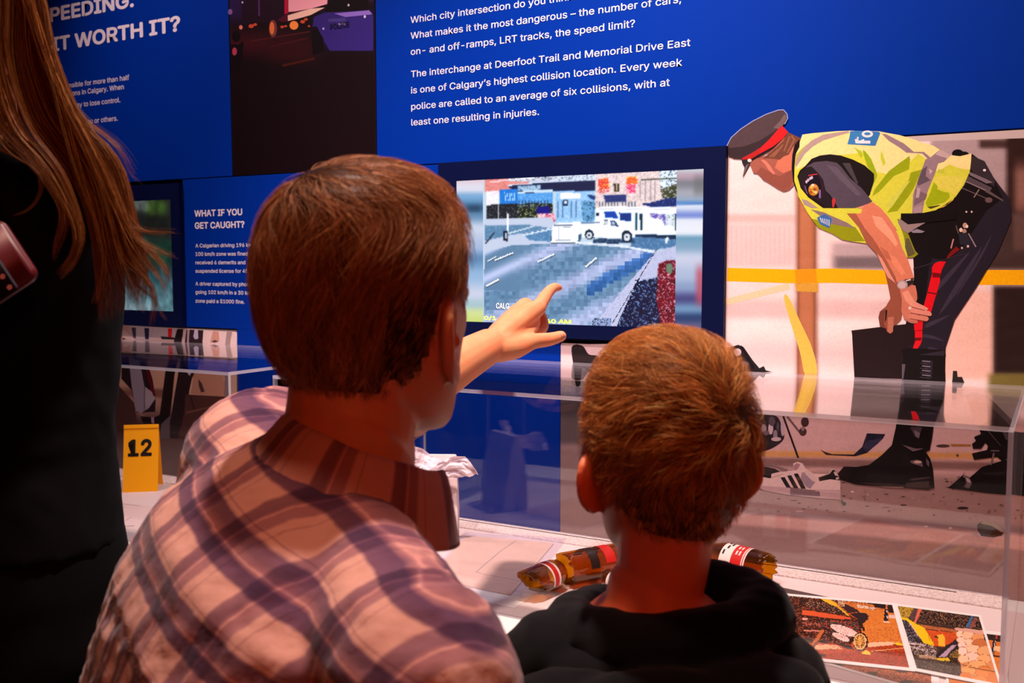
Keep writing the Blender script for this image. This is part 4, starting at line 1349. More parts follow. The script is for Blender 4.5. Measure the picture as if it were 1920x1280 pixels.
def dimpic(x, z):
    px, py = to_px(Vector((x, -0.011, z)))
    c = (40, 46, 40)
    c = mixc(c, (110, 120, 116), band(py, 372, 396, 7) * (1 - sstep(276, 292, px)))
    c = mixc(c, (70, 104, 40), band(px, 276, 312, 10) * band(py, 376, 420, 14))
    c = mixc(c, (24, 30, 26), band(py, 402, 440, 10))
    c = mixc(c, (20, 70, 52), band(py, 450, 500, 16))
    c = mixc(c, (50, 100, 110), sstep(485, 520, py))
    c = mixc(c, (110, 160, 174), sstep(525, 556, py))
    c = mixc(c, (150, 180, 190), sstep(555, 580, py) * (1 - sstep(285, 300, px)))
    n = noise.noise(Vector((px * 0.09, py * 0.05, 3)))
    n2 = noise.noise(Vector((px * 0.3, py * 0.1, 9)))
    return tuple(max(0, min(255, v * (1 + 0.45 * n + 0.25 * n2))) for v in c)


pic = Pic(lambda x, z: Vector((x, -0.0112, z)), (0, -1, 0))
pic.grid([(LS0, LZ1), (LS1, LZ1), (LS1, LZ0), (LS0, LZ0)], 70, 60, dimpic)
pic.build('screen', M_screen_dim, mon2)

# ------------------------------------------------------------------ display table
TX0, TX1 = -3.3, 0.9
tb = thing('display_table', 'long white display table with a speckled back ledge, along the exhibit wall', 'table', ((TX0 + TX1) / 2, -0.3, 0))
box('tabletop', (TX0, -0.60, ZT - 0.045), (TX1, -0.0005, ZT), M_white, tb, 0.002)
box('plinth', (TX0 + 0.05, -0.50, 0.0), (TX1 - 0.05, -0.04, ZT - 0.045), mat('plinth paint', (60, 56, 60), 0.7), tb)
M_mural_lip = mat('pale ledge lip', (226, 190, 180), 0.6)
RX1 = -0.042                              # right end of the main case
for name, a, b in (('liner', -3.2, -1.30), ('liner', W(860, 990).x - 0.05, RX1 + 0.02)):
    box(name, (a, YF + 0.0075, ZT), (b, -0.066, ZT + 0.0012), M_pinkdeck, tb)
bm = bmesh.new()
add_box(bm, (TX0, -0.064, ZT), (RX1 - 0.012, -0.0015, ZT + 0.004), 0, 0.001)
add_box(bm, (RX1 + 0.02, YF, ZT), (RX1 + 0.09, -0.0015, ZT + 0.004), 0, 0.001)
finish(bm, 'ledge', M_ledge, tb)
bm = bmesh.new()
# split seam of the ledge under the blue panel
add_box(bm, (W(862, 975).x, -0.0195, ZT + 0.0042), (W(1455, 1059).x + 0.3, -0.0165, ZT + 0.0046))
finish(bm, 'seam', mat('dark seam', (40, 36, 34), 0.8), tb)

# ------------------------------------------------------------------ acrylic cases
TH = 0.006


def case(label, x0, x1):
    t = thing('display_case', label, 'case', ((x0 + x1) / 2, YF / 2, ZT))
    zt = ZC

    def sheet(name, lo, hi, thin):
        bm = bmesh.new()
        fs = add_box(bm, lo, hi)
        for f in fs:
            f.normal_update()
            if abs(f.normal[thin]) < 0.5:
                f.material_index = 1
        finish(bm, name, [M_acr, M_acr_edge], t)
    sheet('top_sheet', (x0, YF, zt - TH), (x1, -0.0030, zt), 2)
    sheet('front_sheet', (x0, YF, ZT + 0.0005), (x1, YF + TH, zt - TH), 1)
    sheet('back_sheet', (x0 + TH, -0.0085, ZT + 0.0047), (x1 - TH, -0.0030, zt - TH), 1)
    sheet('side_sheet', (x0, YF + TH, ZT + 0.0047), (x0 + TH, -0.0030, zt - TH), 0)
    sheet('side_sheet', (x1 - TH, YF + TH, ZT + 0.0047), (x1, -0.0030, zt - TH), 0)
    return t


MX0 = W(795, 690).x
case('long clear acrylic display case over bottles and photographs, right of the plaid shirt', MX0, RX1)
LCX = T(447, 695, ZC).x
case('clear acrylic display case over the yellow number marker, beside the long-haired visitor', -3.0, LCX)

# ------------------------------------------------------------------ things inside the cases
ZD = ZT + 0.0012                          # top of the liner


def flat_sheet(name, pts, z, th, m, parent=None):
    bm = bmesh.new()
    lo = [bm.verts.new((p[0], p[1], z)) for p in pts]
    hi = [bm.verts.new((p[0], p[1], z + th)) for p in pts]
    n = len(pts)
    bm.faces.new(list(reversed(lo)))
    bm.faces.new(hi)
    for i in range(n):
        bm.faces.new((lo[i], lo[(i + 1) % n], hi[(i + 1) % n], hi[i]))
    return finish(bm, name, m, parent)


def rect_from(p00, p10, w_over, z):
    """rectangle from two read corners plus the side length, square in plan"""
    a, b = T(*p00, z), T(*p10, z)
    u = (b - a)
    n = Vector((u.y, -u.x, 0)).normalized() * w_over
    return [a, b, b + n, a + n]


M_photo_edge = mat('white photo paper', (250, 246, 244), 0.35, 0.4)


def photo(label, quad, z, painter, nx, ny, orgs, margin=0.045):
    t = thing('photograph', label, 'photograph', sum((Vector(q) for q in quad), Vector()) / 4, 'crash scene photographs in the case')
    flat_sheet('paper', quad, z, 0.0006, M_photo_edge, t)
    zz = z + 0.0007
    c = [Vector(q) for q in quad]
    a, b, cc, d = c
    m = margin

    def mp(u, v):
        p = (a * (1 - u) + b * u) * (1 - v) + (d * (1 - u) + cc * u) * v
        return Vector((p.x, p.y, zz))
    ox, oy, sc = orgs

    def topx(U, V):
        X = (a.x * (1 - U) + b.x * U) * (1 - V) + (d.x * (1 - U) + cc.x * U) * V - CAM.x
        Y = (a.y * (1 - U) + b.y * U) * (1 - V) + (d.y * (1 - U) + cc.y * U) * V - CAM.y
        Z = zz - CAM.z
        aa = X * _r.x + Y * _r.y + Z * _r.z
        bb = X * _d.x + Y * _d.y + Z * _d.z
        ff = X * _f.x + Y * _f.y + Z * _f.z
        return (960 + FPX * aa / ff - ox) * sc, (640 + FPX * bb / ff - oy) * sc
    r = Raster([(m, m * 1.3), (1 - m, m * 1.3), (1 - m, 1 - m * 1.3), (m, 1 - m * 1.3)], nx, ny, topx)
    painter(r)
    pc = Pic(mp, (0, 0, 1))
    pc.cells(r.corners, np.clip(r.img, 0, 255))
    pc.build('print', M_photo, t)
    return t


def paint1(r):
    r.img[:] = (196, 84, 30)
    r.poly([(-900, 60), (1700, 200), (1700, 420), (-900, 300)], (214, 120, 48), (120, 60, 30), 0.12)
    r.poly([(800, 320), (1700, 380), (1700, 640), (950, 600)], (226, 132, 48), (206, 112, 40), 0.3)
    r.poly([(900, 560), (1700, 600), (1700, 900), (950, 820)], (228, 136, 54), (206, 104, 40), 0.25)
    r.poly([(-900, 820), (1700, 860), (1700, 1400), (-900, 1300)], (190, 70, 26), [(150, 50, 22)], 0.3)
    r.poly([(900, 960), (1700, 980), (1700, 1400), (-900, 1300), (-900, 1080)], (176, 60, 24), (130, 40, 18), 0.25)
    r.poly([(-900, 40), (560, 150), (1400, 235), (1430, 400), (1100, 260), (800, 230), (-900, 100)], (70, 40, 26), [(220, 170, 140), (30, 20, 18)], 0.3)
    r.poly([(840, 260), (1140, 310), (1140, 345), (860, 310)], (236, 200, 170), (120, 80, 60), 0.2)
    r.poly([(1080, 235), (1280, 245), (1260, 330), (1120, 300)], (24, 18, 16))
    r.poly([(1330, 250), (1400, 260), (1430, 400), (1330, 380)], (30, 22, 18))
    r.poly([(1275, 250), (1320, 255), (1310, 330), (1325, 510), (1255, 510), (1270, 340)], (28, 26, 30))
    r.line((1300, 260), (1300, 330), 26, (220, 130, 70))
    r.line((1300, 350), (1310, 490), 8, (200, 200, 206))
    r.poly([(1255, 510), (1345, 520), (1345, 540), (1255, 535)], (236, 210, 186))
    r.poly([(1330, 420), (1420, 420), (1430, 480), (1330, 470)], (236, 196, 180))
    # car
    r.poly([(-900, 100), (300, 180), (560, 260), (740, 420), (880, 500), (930, 640), (900, 720), (760, 860), (560, 850), (-900, 800)], (52, 26, 18), [(150, 70, 36), (24, 14, 12)], 0.3)
    r.poly([(300, 175), (440, 185), (540, 250), (740, 430), (690, 420), (500, 290)], (236, 186, 40))
    r.poly([(100, 190), (420, 250), (560, 300), (700, 420), (560, 400), (250, 330), (70, 280)], (60, 36, 30), [(170, 120, 90), (30, 20, 18)], 0.35)
    r.poly([(30, 350), (240, 370), (560, 420), (760, 460), (760, 490), (500, 470), (30, 420)], (220, 90, 44))
    r.poly([(480, 190), (700, 260), (860, 340), (900, 380), (720, 390), (600, 280)], (50, 30, 34))
    r.poly([(560, 200), (680, 220), (660, 300), (580, 270)], (226, 180, 140), (120, 80, 50), 0.3)
    r.poly([(740, 400), (860, 385), (990, 390), (1030, 430), (1020, 490), (930, 560), (880, 490)], (34, 24, 30))
    r.line((870, 490), (970, 660), 36, (40, 22, 22))
    r.poly([(300, 500), (760, 510), (880, 560), (900, 700), (480, 620), (300, 600)], (44, 34, 28), [(150, 90, 60), (200, 60, 40), (80, 90, 80)], 0.28)
    r.poly([(30, 460), (110, 470), (110, 500), (30, 490)], (230, 170, 150))
    r.poly([(30, 520), (300, 540), (300, 590), (30, 580)], (170, 90, 70), (60, 30, 24), 0.4)
    r.poly([(60, 640), (300, 650), (300, 670), (60, 665)], (210, 130, 110))
    r.poly([(370, 650), (760, 720), (760, 800), (740, 850), (320, 800)], (70, 40, 34), [(40, 26, 24), (170, 110, 90)], 0.25)
    r.poly([(310, 640), (370, 650), (200, 930), (130, 950), (200, 820)], (196, 110, 56))
    r.poly([(240, 820), (300, 800), (180, 950), (120, 960)], (120, 60, 40))
    for cx, cy, rx, ry in ((670, 655, 185, 66), (612, 750, 106, 50)):
        m = (((r.X - cx) + (r.Y - cy) * -0.5) / rx) ** 2 + (((r.Y - cy) - (r.X - cx) * 0.28) / ry) ** 2
        r.img[m < 1.25] = (60, 30, 24)
        r.img[m < 1] = (246, 214, 206)
        r.img[(m < 0.8) & (r.n1 > 0.75)] = (226, 160, 140)
    r.ell((905, 820), 115, 140, (24, 16, 14))
    r.ell((900, 820), 96, 122, (240, 190, 130))
    r.ell((900, 815), 76, 100, (150, 90, 40))
    for k in range(12):
        an = k * math.pi / 6
        r.line((900, 815), (900 + 74 * math.cos(an), 815 + 98 * math.sin(an)), 12, (240, 186, 96))
    r.ell((900, 815), 18, 24, (226, 160, 80))
    r.poly([(1010, 850), (1060, 830), (1380, 820), (1420, 840), (1400, 870), (1020, 905)], (244, 200, 160))
    r.poly([(230, 870), (430, 860), (560, 880), (640, 930), (220, 940)], (240, 186, 140), (210, 140, 100), 0.3)
    r.poly([(520, 840), (760, 870), (820, 950), (700, 930)], (40, 22, 16))
    r.poly([(920, 990), (980, 940), (1040, 970), (1070, 1010), (960, 1010)], (240, 206, 50))
    r.poly([(1420, 840), (1480, 825), (1550, 870), (1540, 885), (1440, 875)], (240, 206, 50))
    r.line((1060, 965), (1700, 900), 12, (240, 170, 110))
    r.line((1100, 960), (1700, 1040), 10, (110, 40, 20))
    r.poly([(240, 1010), (380, 1010), (390, 1050), (300, 1050)], (60, 24, 16))
    r.poly([(500, 1080), (640, 1090), (600, 1110)], (70, 28, 16))


def paint2(r):
    r.img[:] = (60, 44, 34)
    r.poly([(-100, 100), (1400, 200), (1500, 500), (-50, 330)], (34, 28, 28), [(150, 106, 70), (18, 16, 20)], 0.34)
    r.poly([(-50, 120), (280, 150), (190, 310), (20, 290)], (176, 140, 40), [(70, 56, 20), (210, 170, 60)], 0.3)
    r.poly([(280, 155), (335, 160), (260, 370), (190, 290)], (96, 70, 70), (60, 44, 46), 0.3)
    r.poly([(335, 160), (385, 165), (300, 380), (270, 370)], (230, 110, 84))
    r.poly([(1130, 270), (1165, 270), (1090, 450), (1045, 445)], (60, 110, 160))
    r.poly([(1165, 300), (1225, 310), (1160, 455), (1095, 450)], (140, 80, 70), (80, 50, 50), 0.2)
    r.poly([(330, 390), (900, 480), (920, 520), (440, 470)], (196, 110, 60), (150, 80, 44), 0.3)
    r.poly([(440, 480), (940, 530), (940, 620), (700, 740), (500, 720)], (222, 88, 30), (190, 66, 24), 0.25)
    r.poly([(60, 330), (200, 350), (320, 520), (460, 740), (280, 700), (150, 640)], (56, 50, 56), [(150, 140, 150), (24, 22, 26)], 0.3)
    r.line((200, 370), (330, 560), 14, (230, 196, 190))
    r.poly([(50, 300), (170, 310), (300, 390), (420, 450), (480, 540), (575, 710), (490, 745), (430, 700), (330, 560), (230, 400), (150, 340), (60, 330)], (246, 206, 20))
    r.line((480, 560), (540, 720), 8, (206, 150, 20))
    r.poly([(150, 660), (460, 690), (640, 760), (600, 880), (340, 900), (200, 760)], (110, 90, 80), [(210, 190, 186), (50, 42, 40)], 0.34)
    r.line((165, 680), (440, 715), 14, (230, 206, 206))
    r.line((210, 730), (440, 790), 12, (220, 196, 196))
    r.poly([(620, 560), (700, 550), (735, 590), (735, 730), (640, 720), (630, 640)], (246, 190, 50))
    r.poly([(570, 575), (640, 590), (640, 606), (575, 600)], (40, 26, 20))
    r.poly([(580, 880), (900, 620), (960, 650), (970, 740), (740, 890)], (34, 32, 40))
    r.poly([(640, 890), (840, 715), (910, 705), (740, 890)], (190, 160, 180))
    r.poly([(340, 850), (600, 880), (600, 930), (350, 900)], (196, 160, 130), (110, 84, 70), 0.3)
    r.poly([(590, 910), (780, 900), (820, 950), (640, 945)], (240, 206, 50), (200, 160, 40), 0.2)
    r.poly([(250, 940), (1000, 960), (1010, 1300), (200, 1300)], (48, 38, 30), [(120, 92, 70), (24, 20, 18)], 0.3)
    r.poly([(880, 620), (960, 640), (980, 900), (800, 900)], (60, 46, 36), [(190, 150, 60)], 0.3)
    r.poly([(580, 880), (900, 620), (960, 650), (970, 740), (740, 890)], (34, 32, 40))
    r.poly([(640, 890), (840, 715), (910, 705), (740, 890)], (190, 160, 180))
    r.poly([(905, 520), (960, 500), (1290, 560), (1600, 1200), (1500, 1400), (980, 1250), (980, 1080), (940, 760), (915, 600)], (226, 150, 96))
    for cx, cy, rx, ry, c in ((960, 545, 60, 45, (252, 216, 180)), (1080, 560, 90, 55, (246, 200, 160)), (1230, 590, 90, 60, (236, 160, 100)), (970, 630, 60, 44, (252, 214, 186)), (1080, 680, 90, 60, (252, 210, 176)), (1250, 690, 110, 70, (206, 120, 66)), (990, 710, 60, 46, (250, 216, 196)), (1160, 770, 110, 60, (250, 206, 166)), (1330, 800, 110, 70, (240, 176, 116)), (1000, 800, 66, 60, (252, 220, 200)), (1130, 890, 110, 70, (250, 210, 186)), (1320, 920, 100, 70, (246, 180, 120)), (1010, 920, 80, 56, (250, 206, 166)), (1220, 1000, 130, 60, (244, 180, 120)), (1090, 1090, 110, 70, (240, 166, 90)), (1320, 1120, 120, 90, (232, 140, 66)), (1040, 1190, 90, 70, (226, 130, 60)), (1240, 1240, 120, 70, (236, 150, 80)), (1460, 1220, 100, 90, (226, 130, 60))):
        r.ell((cx, cy), rx * 1.05, ry * 1.08, (180, 96, 50))
        r.ell((cx, cy), rx, ry, c)
    r.poly([(870, 455), (930, 450), (1600, 520), (1600, 580), (1230, 545), (900, 490)], (226, 170, 150))
    r.line((980, 1010), (1700, 1160), 12, (120, 70, 40))


def paint3(r):
    r.img[:] = (214, 120, 50)
    r.poly([(1300, 450), (1700, 520), (1700, 700), (1350, 620)], (28, 22, 22), (70, 50, 36), 0.2)
    r.poly([(1490, 530), (1540, 540), (1500, 660), (1480, 840), (1430, 830), (1450, 660)], (40, 34, 40))
    r.line((1520, 540), (1500, 620), 30, (170, 60, 40))
    r.line((1490, 640), (1460, 830), 10, (210, 196, 200))
    r.poly([(1480, 720), (1600, 740), (1590, 830), (1480, 790)], (250, 196, 140))
    r.poly([(1440, 850), (1640, 890), (1640, 915), (1440, 880)], (70, 36, 20))
    r.poly([(1440, 900), (1700, 920), (1700, 1300), (1500, 1300)], (226, 136, 56), (206, 116, 46), 0.3)
    r.poly([(1590, 760), (1640, 760), (1640, 1140), (1570, 1140)], (220, 84, 24))


def paint4(r):
    r.img[:] = (170, 84, 50)
    r.img[r.n1 > 0.7] = (120, 66, 44)
    r.img[r.n2 > 0.8] = (206, 120, 70)
    s = np.sin(r.X * 0.012) + np.sin(r.X * 0.005 + r.Y * 0.03)
    r.img[s > 1.1] = (80, 56, 40)
    r.poly([(800, 1240), (960, 1250), (960, 1300), (800, 1300)], (236, 190, 50))


def on(z, *pts):
    return [Vector((T(x, y, z).x, T(x, y, z).y, 0)) for x, y in pts]


z4, z3, z1, z2 = ZD + 0.0004, ZD + 0.0012, ZD + 0.0022, ZD + 0.0034
a, b = T(1677, 1131, z1), T(1715, 1257, z1)


def square_photo(pa, pb, length, z, side):
    """two corners of one short edge read off, the sheet grown square from it"""
    a, b = T(*pa, z), T(*pb, z)
    u = b - a
    n = Vector((-u.y, u.x, 0)).normalized() * length * side
    return a, b, n


# 10 x 15 cm prints
a, b, n = square_photo((1679, 1131), (1716, 1259), 0.205, z1, -1)
if n.x > 0:
    n = -n
photo('photograph of a crashed car front with a bent wheel, beside the dark hooded shoulder', [a + n, a, b, b + n], z1, paint1, 120, 80, (1500, 1100, 8.0), 0.03)
q2 = [T(1677, 1131.5, z2), T(1839, 1153, z2), T(1880, 1290, z2), T(1716, 1258, z2)]
photo('photograph of a stone pillar and yellow sheet, right of the crashed car picture', q2, z2, paint2, 100, 80, (1680, 1120, 8.0), 0.03)
q3 = [T(1760, 1172, z3), T(1889, 1187, z3), T(1891, 1330, z3), T(1780, 1320, z3)]
photo('photograph mostly covered by the stone pillar picture, only its right strip showing', q3, z3, paint3, 70, 80, (1680, 1120, 8.0), 0.04)
q4 = [T(1490, 1180, z4), T(1760, 1232, z4), T(1762, 1308, z4), T(1480, 1225, z4)]
photo('photograph lying under the crashed car picture, its lower edge sticking out', q4, z4, paint4, 90, 40, (1680, 1120, 8.0), 0.05)
t = thing('paper_sheet', 'thin print edge showing behind the crashed car photograph', 'paper', T(1510, 1112, ZD))
flat_sheet('paper', [T(1440, 1096, ZD), T(1560, 1121, ZD), T(1555, 1128, ZD), T(1440, 1104, ZD)], ZD + 0.0002, 0.0004, mat('grey photo back', (90, 70, 66), 0.6), t)

# envelope in a clear sleeve, white sheet under it
M_kraft = mat('buff card', (236, 196, 160), 0.6, 0.2, noise_mix=(40, (244, 206, 170), 3))
M_line = mat('card crease', (120, 86, 74), 0.8)
M_sleeve = bpy.data.materials.new('clear plastic sleeve')
M_sleeve.use_nodes = True
nt = M_sleeve.node_tree
nt.nodes.clear()
ou = nt.nodes.new('ShaderNodeOutputMaterial')
mx = nt.nodes.new('ShaderNodeMixShader')
tr = nt.nodes.new('ShaderNodeBsdfTransparent')
tr.inputs[0].default_value = (0.96, 0.93, 0.98, 1)
pb = nt.nodes.new('ShaderNodeBsdfPrincipled')
pb.inputs['Base Color'].default_value = (0.86, 0.76, 0.86, 1)
pb.inputs['Roughness'].default_value = 0.12
mx.inputs[0].default_value = 0.3
nt.links.new(tr.outputs[0], mx.inputs[1])
nt.links.new(pb.outputs[0], mx.inputs[2])
nt.links.new(mx.outputs[0], ou.inputs[0])

ze = ZD + 0.0012
sheet = thing('paper_sheet', 'blank white sheet lying under the buff envelope', 'paper', T(935, 1120, ZD))
A, B, Cc = T(884, 1101, ZD), T(1000, 1116, ZD), T(965, 1140, ZD)
flat_sheet('paper', [T(800, 1088, ZD), T(884, 1101, ZD), T(1002, 1115, ZD), T(965, 1140, ZD), T(903, 1127, ZD), T(800, 1108, ZD)], ZD + 0.0002, 0.0004, mat('white paper', (250, 246, 246), 0.7), sheet)
env = thing('envelope', 'buff evidence envelope in a clear plastic sleeve, left of the broken bottles', 'envelope', T(920, 1060, ZD))
qe = [T(873, 1006, ZD), T(1038, 1020.5, ZD), T(957, 1117, ZD), T(806, 1086, ZD)]
flat_sheet('card', qe, ze, 0.0016, M_kraft, env)
zf = ze + 0.0017


def strip(name, pts, w, z, m, parent):
    bm = bmesh.new()
    for p, q in zip(pts[:-1], pts[1:]):
        d = (q - p)
        d.z = 0
        n = Vector((-d.y, d.x, 0)).normalized() * w / 2
        vs = [bm.verts.new((v.x, v.y, z)) for v in (p + n, q + n, q - n, p - n)]
        bm.faces.new(vs)
    for f in bm.faces:
        f.normal_update()
        if f.normal.z < 0:
            f.normal_flip()
    me = bpy.data.meshes.new(name)
    bm.to_mesh(me)
    bm.free()
    return link(name, me, m, parent)


strip('flap_crease', [T(969, 1015, ZD), T(938, 1036, ZD), T(893, 1075, ZD), T(905, 1079, ZD), T(940, 1085, ZD), T(973, 1091, ZD)], 0.0012, zf + 0.0001, M_line, env)
bm = bmesh.new()
qs = [T(872, 998, ZD), T(1062, 1012, ZD), T(978, 1122, ZD), T(796, 1090, ZD)]
NX = 16
g = []
for j in range(NX + 1):
    row = []
    for i in range(NX + 1):
        u, v = i / NX, j / NX
        p = (qs[0] * (1 - u) + qs[1] * u) * (1 - v) + (qs[3] * (1 - u) + qs[2] * u) * v
        zz = zf + 0.0006 + 0.0012 * (0.5 + 0.5 * noise.noise(Vector((u * 6, v * 6, 2))))
        row.append(bm.verts.new((p.x, p.y, zz)))
    g.append(row)
for j in range(NX):
    for i in range(NX):
        bm.faces.new((g[j][i], g[j][i + 1], g[j + 1][i + 1], g[j + 1][i]))
finish(bm, 'sleeve', M_sleeve, env, True)

# yellow marker tent with the number 12
M_yel = mat('yellow marker plastic', (252, 172, 8), 0.4, 0.4)
M_blk = mat('black numeral', (12, 10, 12), 0.5)
mb = T(263, 922, ZD)
mk = thing('evidence_marker', 'yellow evidence marker tent numbered 12 in the left case', 'marker', mb)
mk.location.z = ZD
bm = bmesh.new()
Lb = T(231, 921, ZD)
Rb = T(300, 929, ZD)
ax = (Rb - Lb)
ax.z = 0
wd = 0.080
ax.normalize()
ax = (Matrix.Rotation(math.radians(34), 3, 'Z') @ ax).normalized()
back = Vector((-ax.y, ax.x, 0))
H = 0.152
Lb2 = mb - ax * wd / 2


def tent(th):
    vs = []
    for s, (bo, ht) in ((0, (0.0, 0.0)), (1, (0.04, H)), (2, (0.08, 0.0))):
        for e in (0, 1):
            vs.append(Lb2 + ax * (wd * e) + back * bo + Vector((0, 0, ZD - Lb2.z + ht)))
    return vs


v0 = tent(0)
vb = [bm.verts.new(v) for v in v0]
bm.faces.new((vb[0], vb[1], vb[3], vb[2]))
bm.faces.new((vb[2], vb[3], vb[5], vb[4]))
o = finish(bm, 'tent', M_yel, mk)
sd = o.modifiers.new('thickness', 'SOLIDIFY')
sd.thickness = 0.0022
sd.offset = -1
bm = bmesh.new()
tp = Vector((0, 0, ZD + H))
v = [bm.verts.new(Lb2 + ax * (wd * e) + back * (0.04 + s) + Vector((0, 0, ZD - Lb2.z + H + h))) for e in (0, 1) for s, h in ((-0.004, -0.004), (0.004, -0.004), (0.002, 0.004), (-0.002, 0.004))]
for k in range(4):
    bm.faces.new((v[k], v[(k + 1) % 4], v[4 + (k + 1) % 4], v[4 + k]))
bm.faces.new((v[3], v[2], v[1], v[0]))
bm.faces.new((v[4], v[5], v[6], v[7]))
finish(bm, 'ridge', M_yel, mk)
cu = text_curve('12', 0.008)
to = bpy.data.objects.new('t', cu)
COL.objects.link(to)
bpy.context.view_layer.update()
nm = bpy.data.meshes.new_from_object(to.evaluated_get(bpy.context.evaluated_depsgraph_get()))
bpy.data.objects.remove(to)
up = (back * 0.04 + Vector((0, 0, H))).normalized()
nf = ax.cross(up)
xs = [q.co.x for q in nm.vertices]
for q in nm.vertices:
    lx = (q.co.x - (min(xs) + max(xs)) / 2) * 0.072 * 0.92
    ly = q.co.y * 0.072
    q.co = Lb2 + ax * (wd * 0.47 + lx) + Vector((0, 0, ZD - Lb2.z)) + up * (0.087 + ly) + nf * 0.0012
nbm = bmesh.new()
for k in range(9):
    b0 = len(nbm.verts)
    nbm.from_mesh(nm)
    nbm.verts.ensure_lookup_table()
    hv = 0.0014 if k else 0.0
    dv_ = ax * (hv * math.cos(k * math.pi / 4)) + up * (hv * math.sin(k * math.pi / 4)) + nf * (k * 4e-6)
    for q in list(nbm.verts)[b0:]:
        q.co = q.co + dv_
nbm.to_mesh(nm)
nbm.free()
link('numeral', nm, M_blk, mk)

# paper sheet with line work beside the marker
t = thing('paper_sheet', 'drawing sheet with thin lines lying in front of the yellow marker', 'paper', T(235, 965, ZD))
flat_sheet('paper', [T(196, 938, ZD), T(330, 955, ZD), T(320, 1004, ZD), T(180, 985, ZD)], ZD + 0.0002, 0.0004, mat('drawing paper', (232, 204, 200), 0.7), t)
ML = mat('thin ink line', (70, 54, 54), 0.7)
strip('ink_lines', [T(224, 944, ZD), T(262, 949, ZD)], 0.0012, ZD + 0.0008, ML, t)
strip('ink_lines', [T(222, 950, ZD), T(236, 952, ZD)], 0.0008, ZD + 0.0008, ML, t)
strip('ink_lines', [T(214, 984, ZD), T(230, 987, ZD), T(252, 986, ZD)], 0.003, ZD + 0.0008, ML, t)
strip('ink_lines', [T(226, 979, ZD), T(236, 976, ZD), T(246, 970, ZD)], 0.001, ZD + 0.0008, ML, t)

# white evidence bag with a crumpled clear top, half hidden behind the collar
M_bag = mat('white paper bag', (246, 228, 226), 0.7, 0.2, bump=(30, 0.35, 0.01))
bb = T(858, 1015, ZD)
bag = thing('evidence_bag', 'white paper evidence bag with a crumpled clear top behind the shirt collar', 'bag', bb - _r * 0.05)
bag.location.z = ZD
bm = bmesh.new()
rx = Vector((_r.x, _r.y, 0)).normalized()
ry = Vector((-rx.y, rx.x, 0))
o0 = Vector((bb.x, bb.y, ZD + 0.0016))
rows_ = []
for h, wl, dp in ((0.0, 0.105, 0.06), (0.05, 0.106, 0.056), (0.10, 0.104, 0.045), (0.145, 0.10, 0.025), (0.165, 0.098, 0.010)):
    ring = []
    for (u, w) in ((0, 0), (-0.25, 0.006), (-0.5, 0.0), (-0.75, 0.006), (-1, 0), (-1.0, 1), (-0.5, 1.05), (0, 1)):
        ring.append(bm.verts.new(o0 + rx * (u * wl + (0.105 - wl) * -0.5) + ry * (w * dp + (0.06 - dp) / 2) + Vector((0, 0, h))))
    rows_.append(ring)
for r0, r1 in zip(rows_[:-1], rows_[1:]):
    n = len(r0)
    for k in range(n):
        bm.faces.new((r0[k], r0[(k + 1) % n], r1[(k + 1) % n], r1[k]))
bm.faces.new(list(reversed(rows_[0])))
bm.faces.new(rows_[-1])
bmesh.ops.bevel(bm, geom=[e for e in bm.edges], offset=0.0015, segments=2, affect='EDGES')
finish(bm, 'paper_body', M_bag, bag)
bm = bmesh.new()
g = []
NU, NV = 26, 12
for j in range(NV + 1):
    row = []
    for i in range(NU + 1):
        u, w = i / NU, j / NV
        wob = noise.noise(Vector((u * 7, w * 4, 5))) * 0.014 + noise.noise(Vector((u * 17, w * 11, 1))) * 0.005
        x = (u - 1) * 0.115 + 0.016 * w * (1 + 1.0 * (u > 0.8)) + 0.02 * w * (u - 0.5)
        zed = 0.128 + w * (0.052 - 0.02 * u + 0.010 * math.sin(u * 9)) - max(0, u - 0.8) * w * 0.14
        row.append(bm.verts.new(o0 + rx * x + ry * (-0.004 + 0.022 * w * math.sin(u * 5) + wob * (0.4 + w) - 0.01 * (1 - w)) + Vector((0, 0, zed))))
    g.append(row)
for j in range(NV):
    for i in range(NU):
        bm.faces.new((g[j][i], g[j][i + 1], g[j + 1][i + 1], g[j + 1][i]))
M_film = mat('crumpled pale film', (244, 226, 232), 0.25, 0.5)
o = finish(bm, 'crumpled_top', M_film, bag)
sd = o.modifiers.new('thickness', 'SOLIDIFY')
sd.thickness = 0.0006

# ------------------------------------------------------------------ broken amber bottles
M_amber = bpy.data.materials.new('amber glass')
M_amber.use_nodes = True
nt = M_amber.node_tree
nt.nodes.clear()
ou = nt.nodes.new('ShaderNodeOutputMaterial')
mx = nt.nodes.new('ShaderNodeMixShader')
m2 = nt.nodes.new('ShaderNodeMixShader')
tr = nt.nodes.new('ShaderNodeBsdfTransparent')
tr.inputs[0].default_value = (0.80, 0.47, 0.055, 1)
tl_ = nt.nodes.new('ShaderNodeBsdfTranslucent')
tl_.inputs[0].default_value = (0.72, 0.40, 0.03, 1)
m2.inputs[0].default_value = 0.12
nt.links.new(tr.outputs[0], m2.inputs[1])
nt.links.new(tl_.outputs[0], m2.inputs[2])
gl = nt.nodes.new('ShaderNodeBsdfGlossy')
gl.inputs['Roughness'].default_value = 0.04
lw = nt.nodes.new('ShaderNodeLayerWeight')
lw.inputs['Blend'].default_value = 0.5
pw = nt.nodes.new('ShaderNodeMath')
pw.operation = 'POWER'
pw.inputs[1].default_value = 4.0
nt.links.new(lw.outputs['Facing'], pw.inputs[0])
ma = nt.nodes.new('ShaderNodeMath')
ma.operation = 'MULTIPLY_ADD'
ma.inputs[1].default_value = 0.8
ma.inputs[2].default_value = 0.05
nt.links.new(pw.outputs[0], ma.inputs[0])
nt.links.new(ma.outputs[0], mx.inputs[0])
nt.links.new(m2.outputs[0], mx.inputs[1])
nt.links.new(gl.outputs[0], mx.inputs[2])
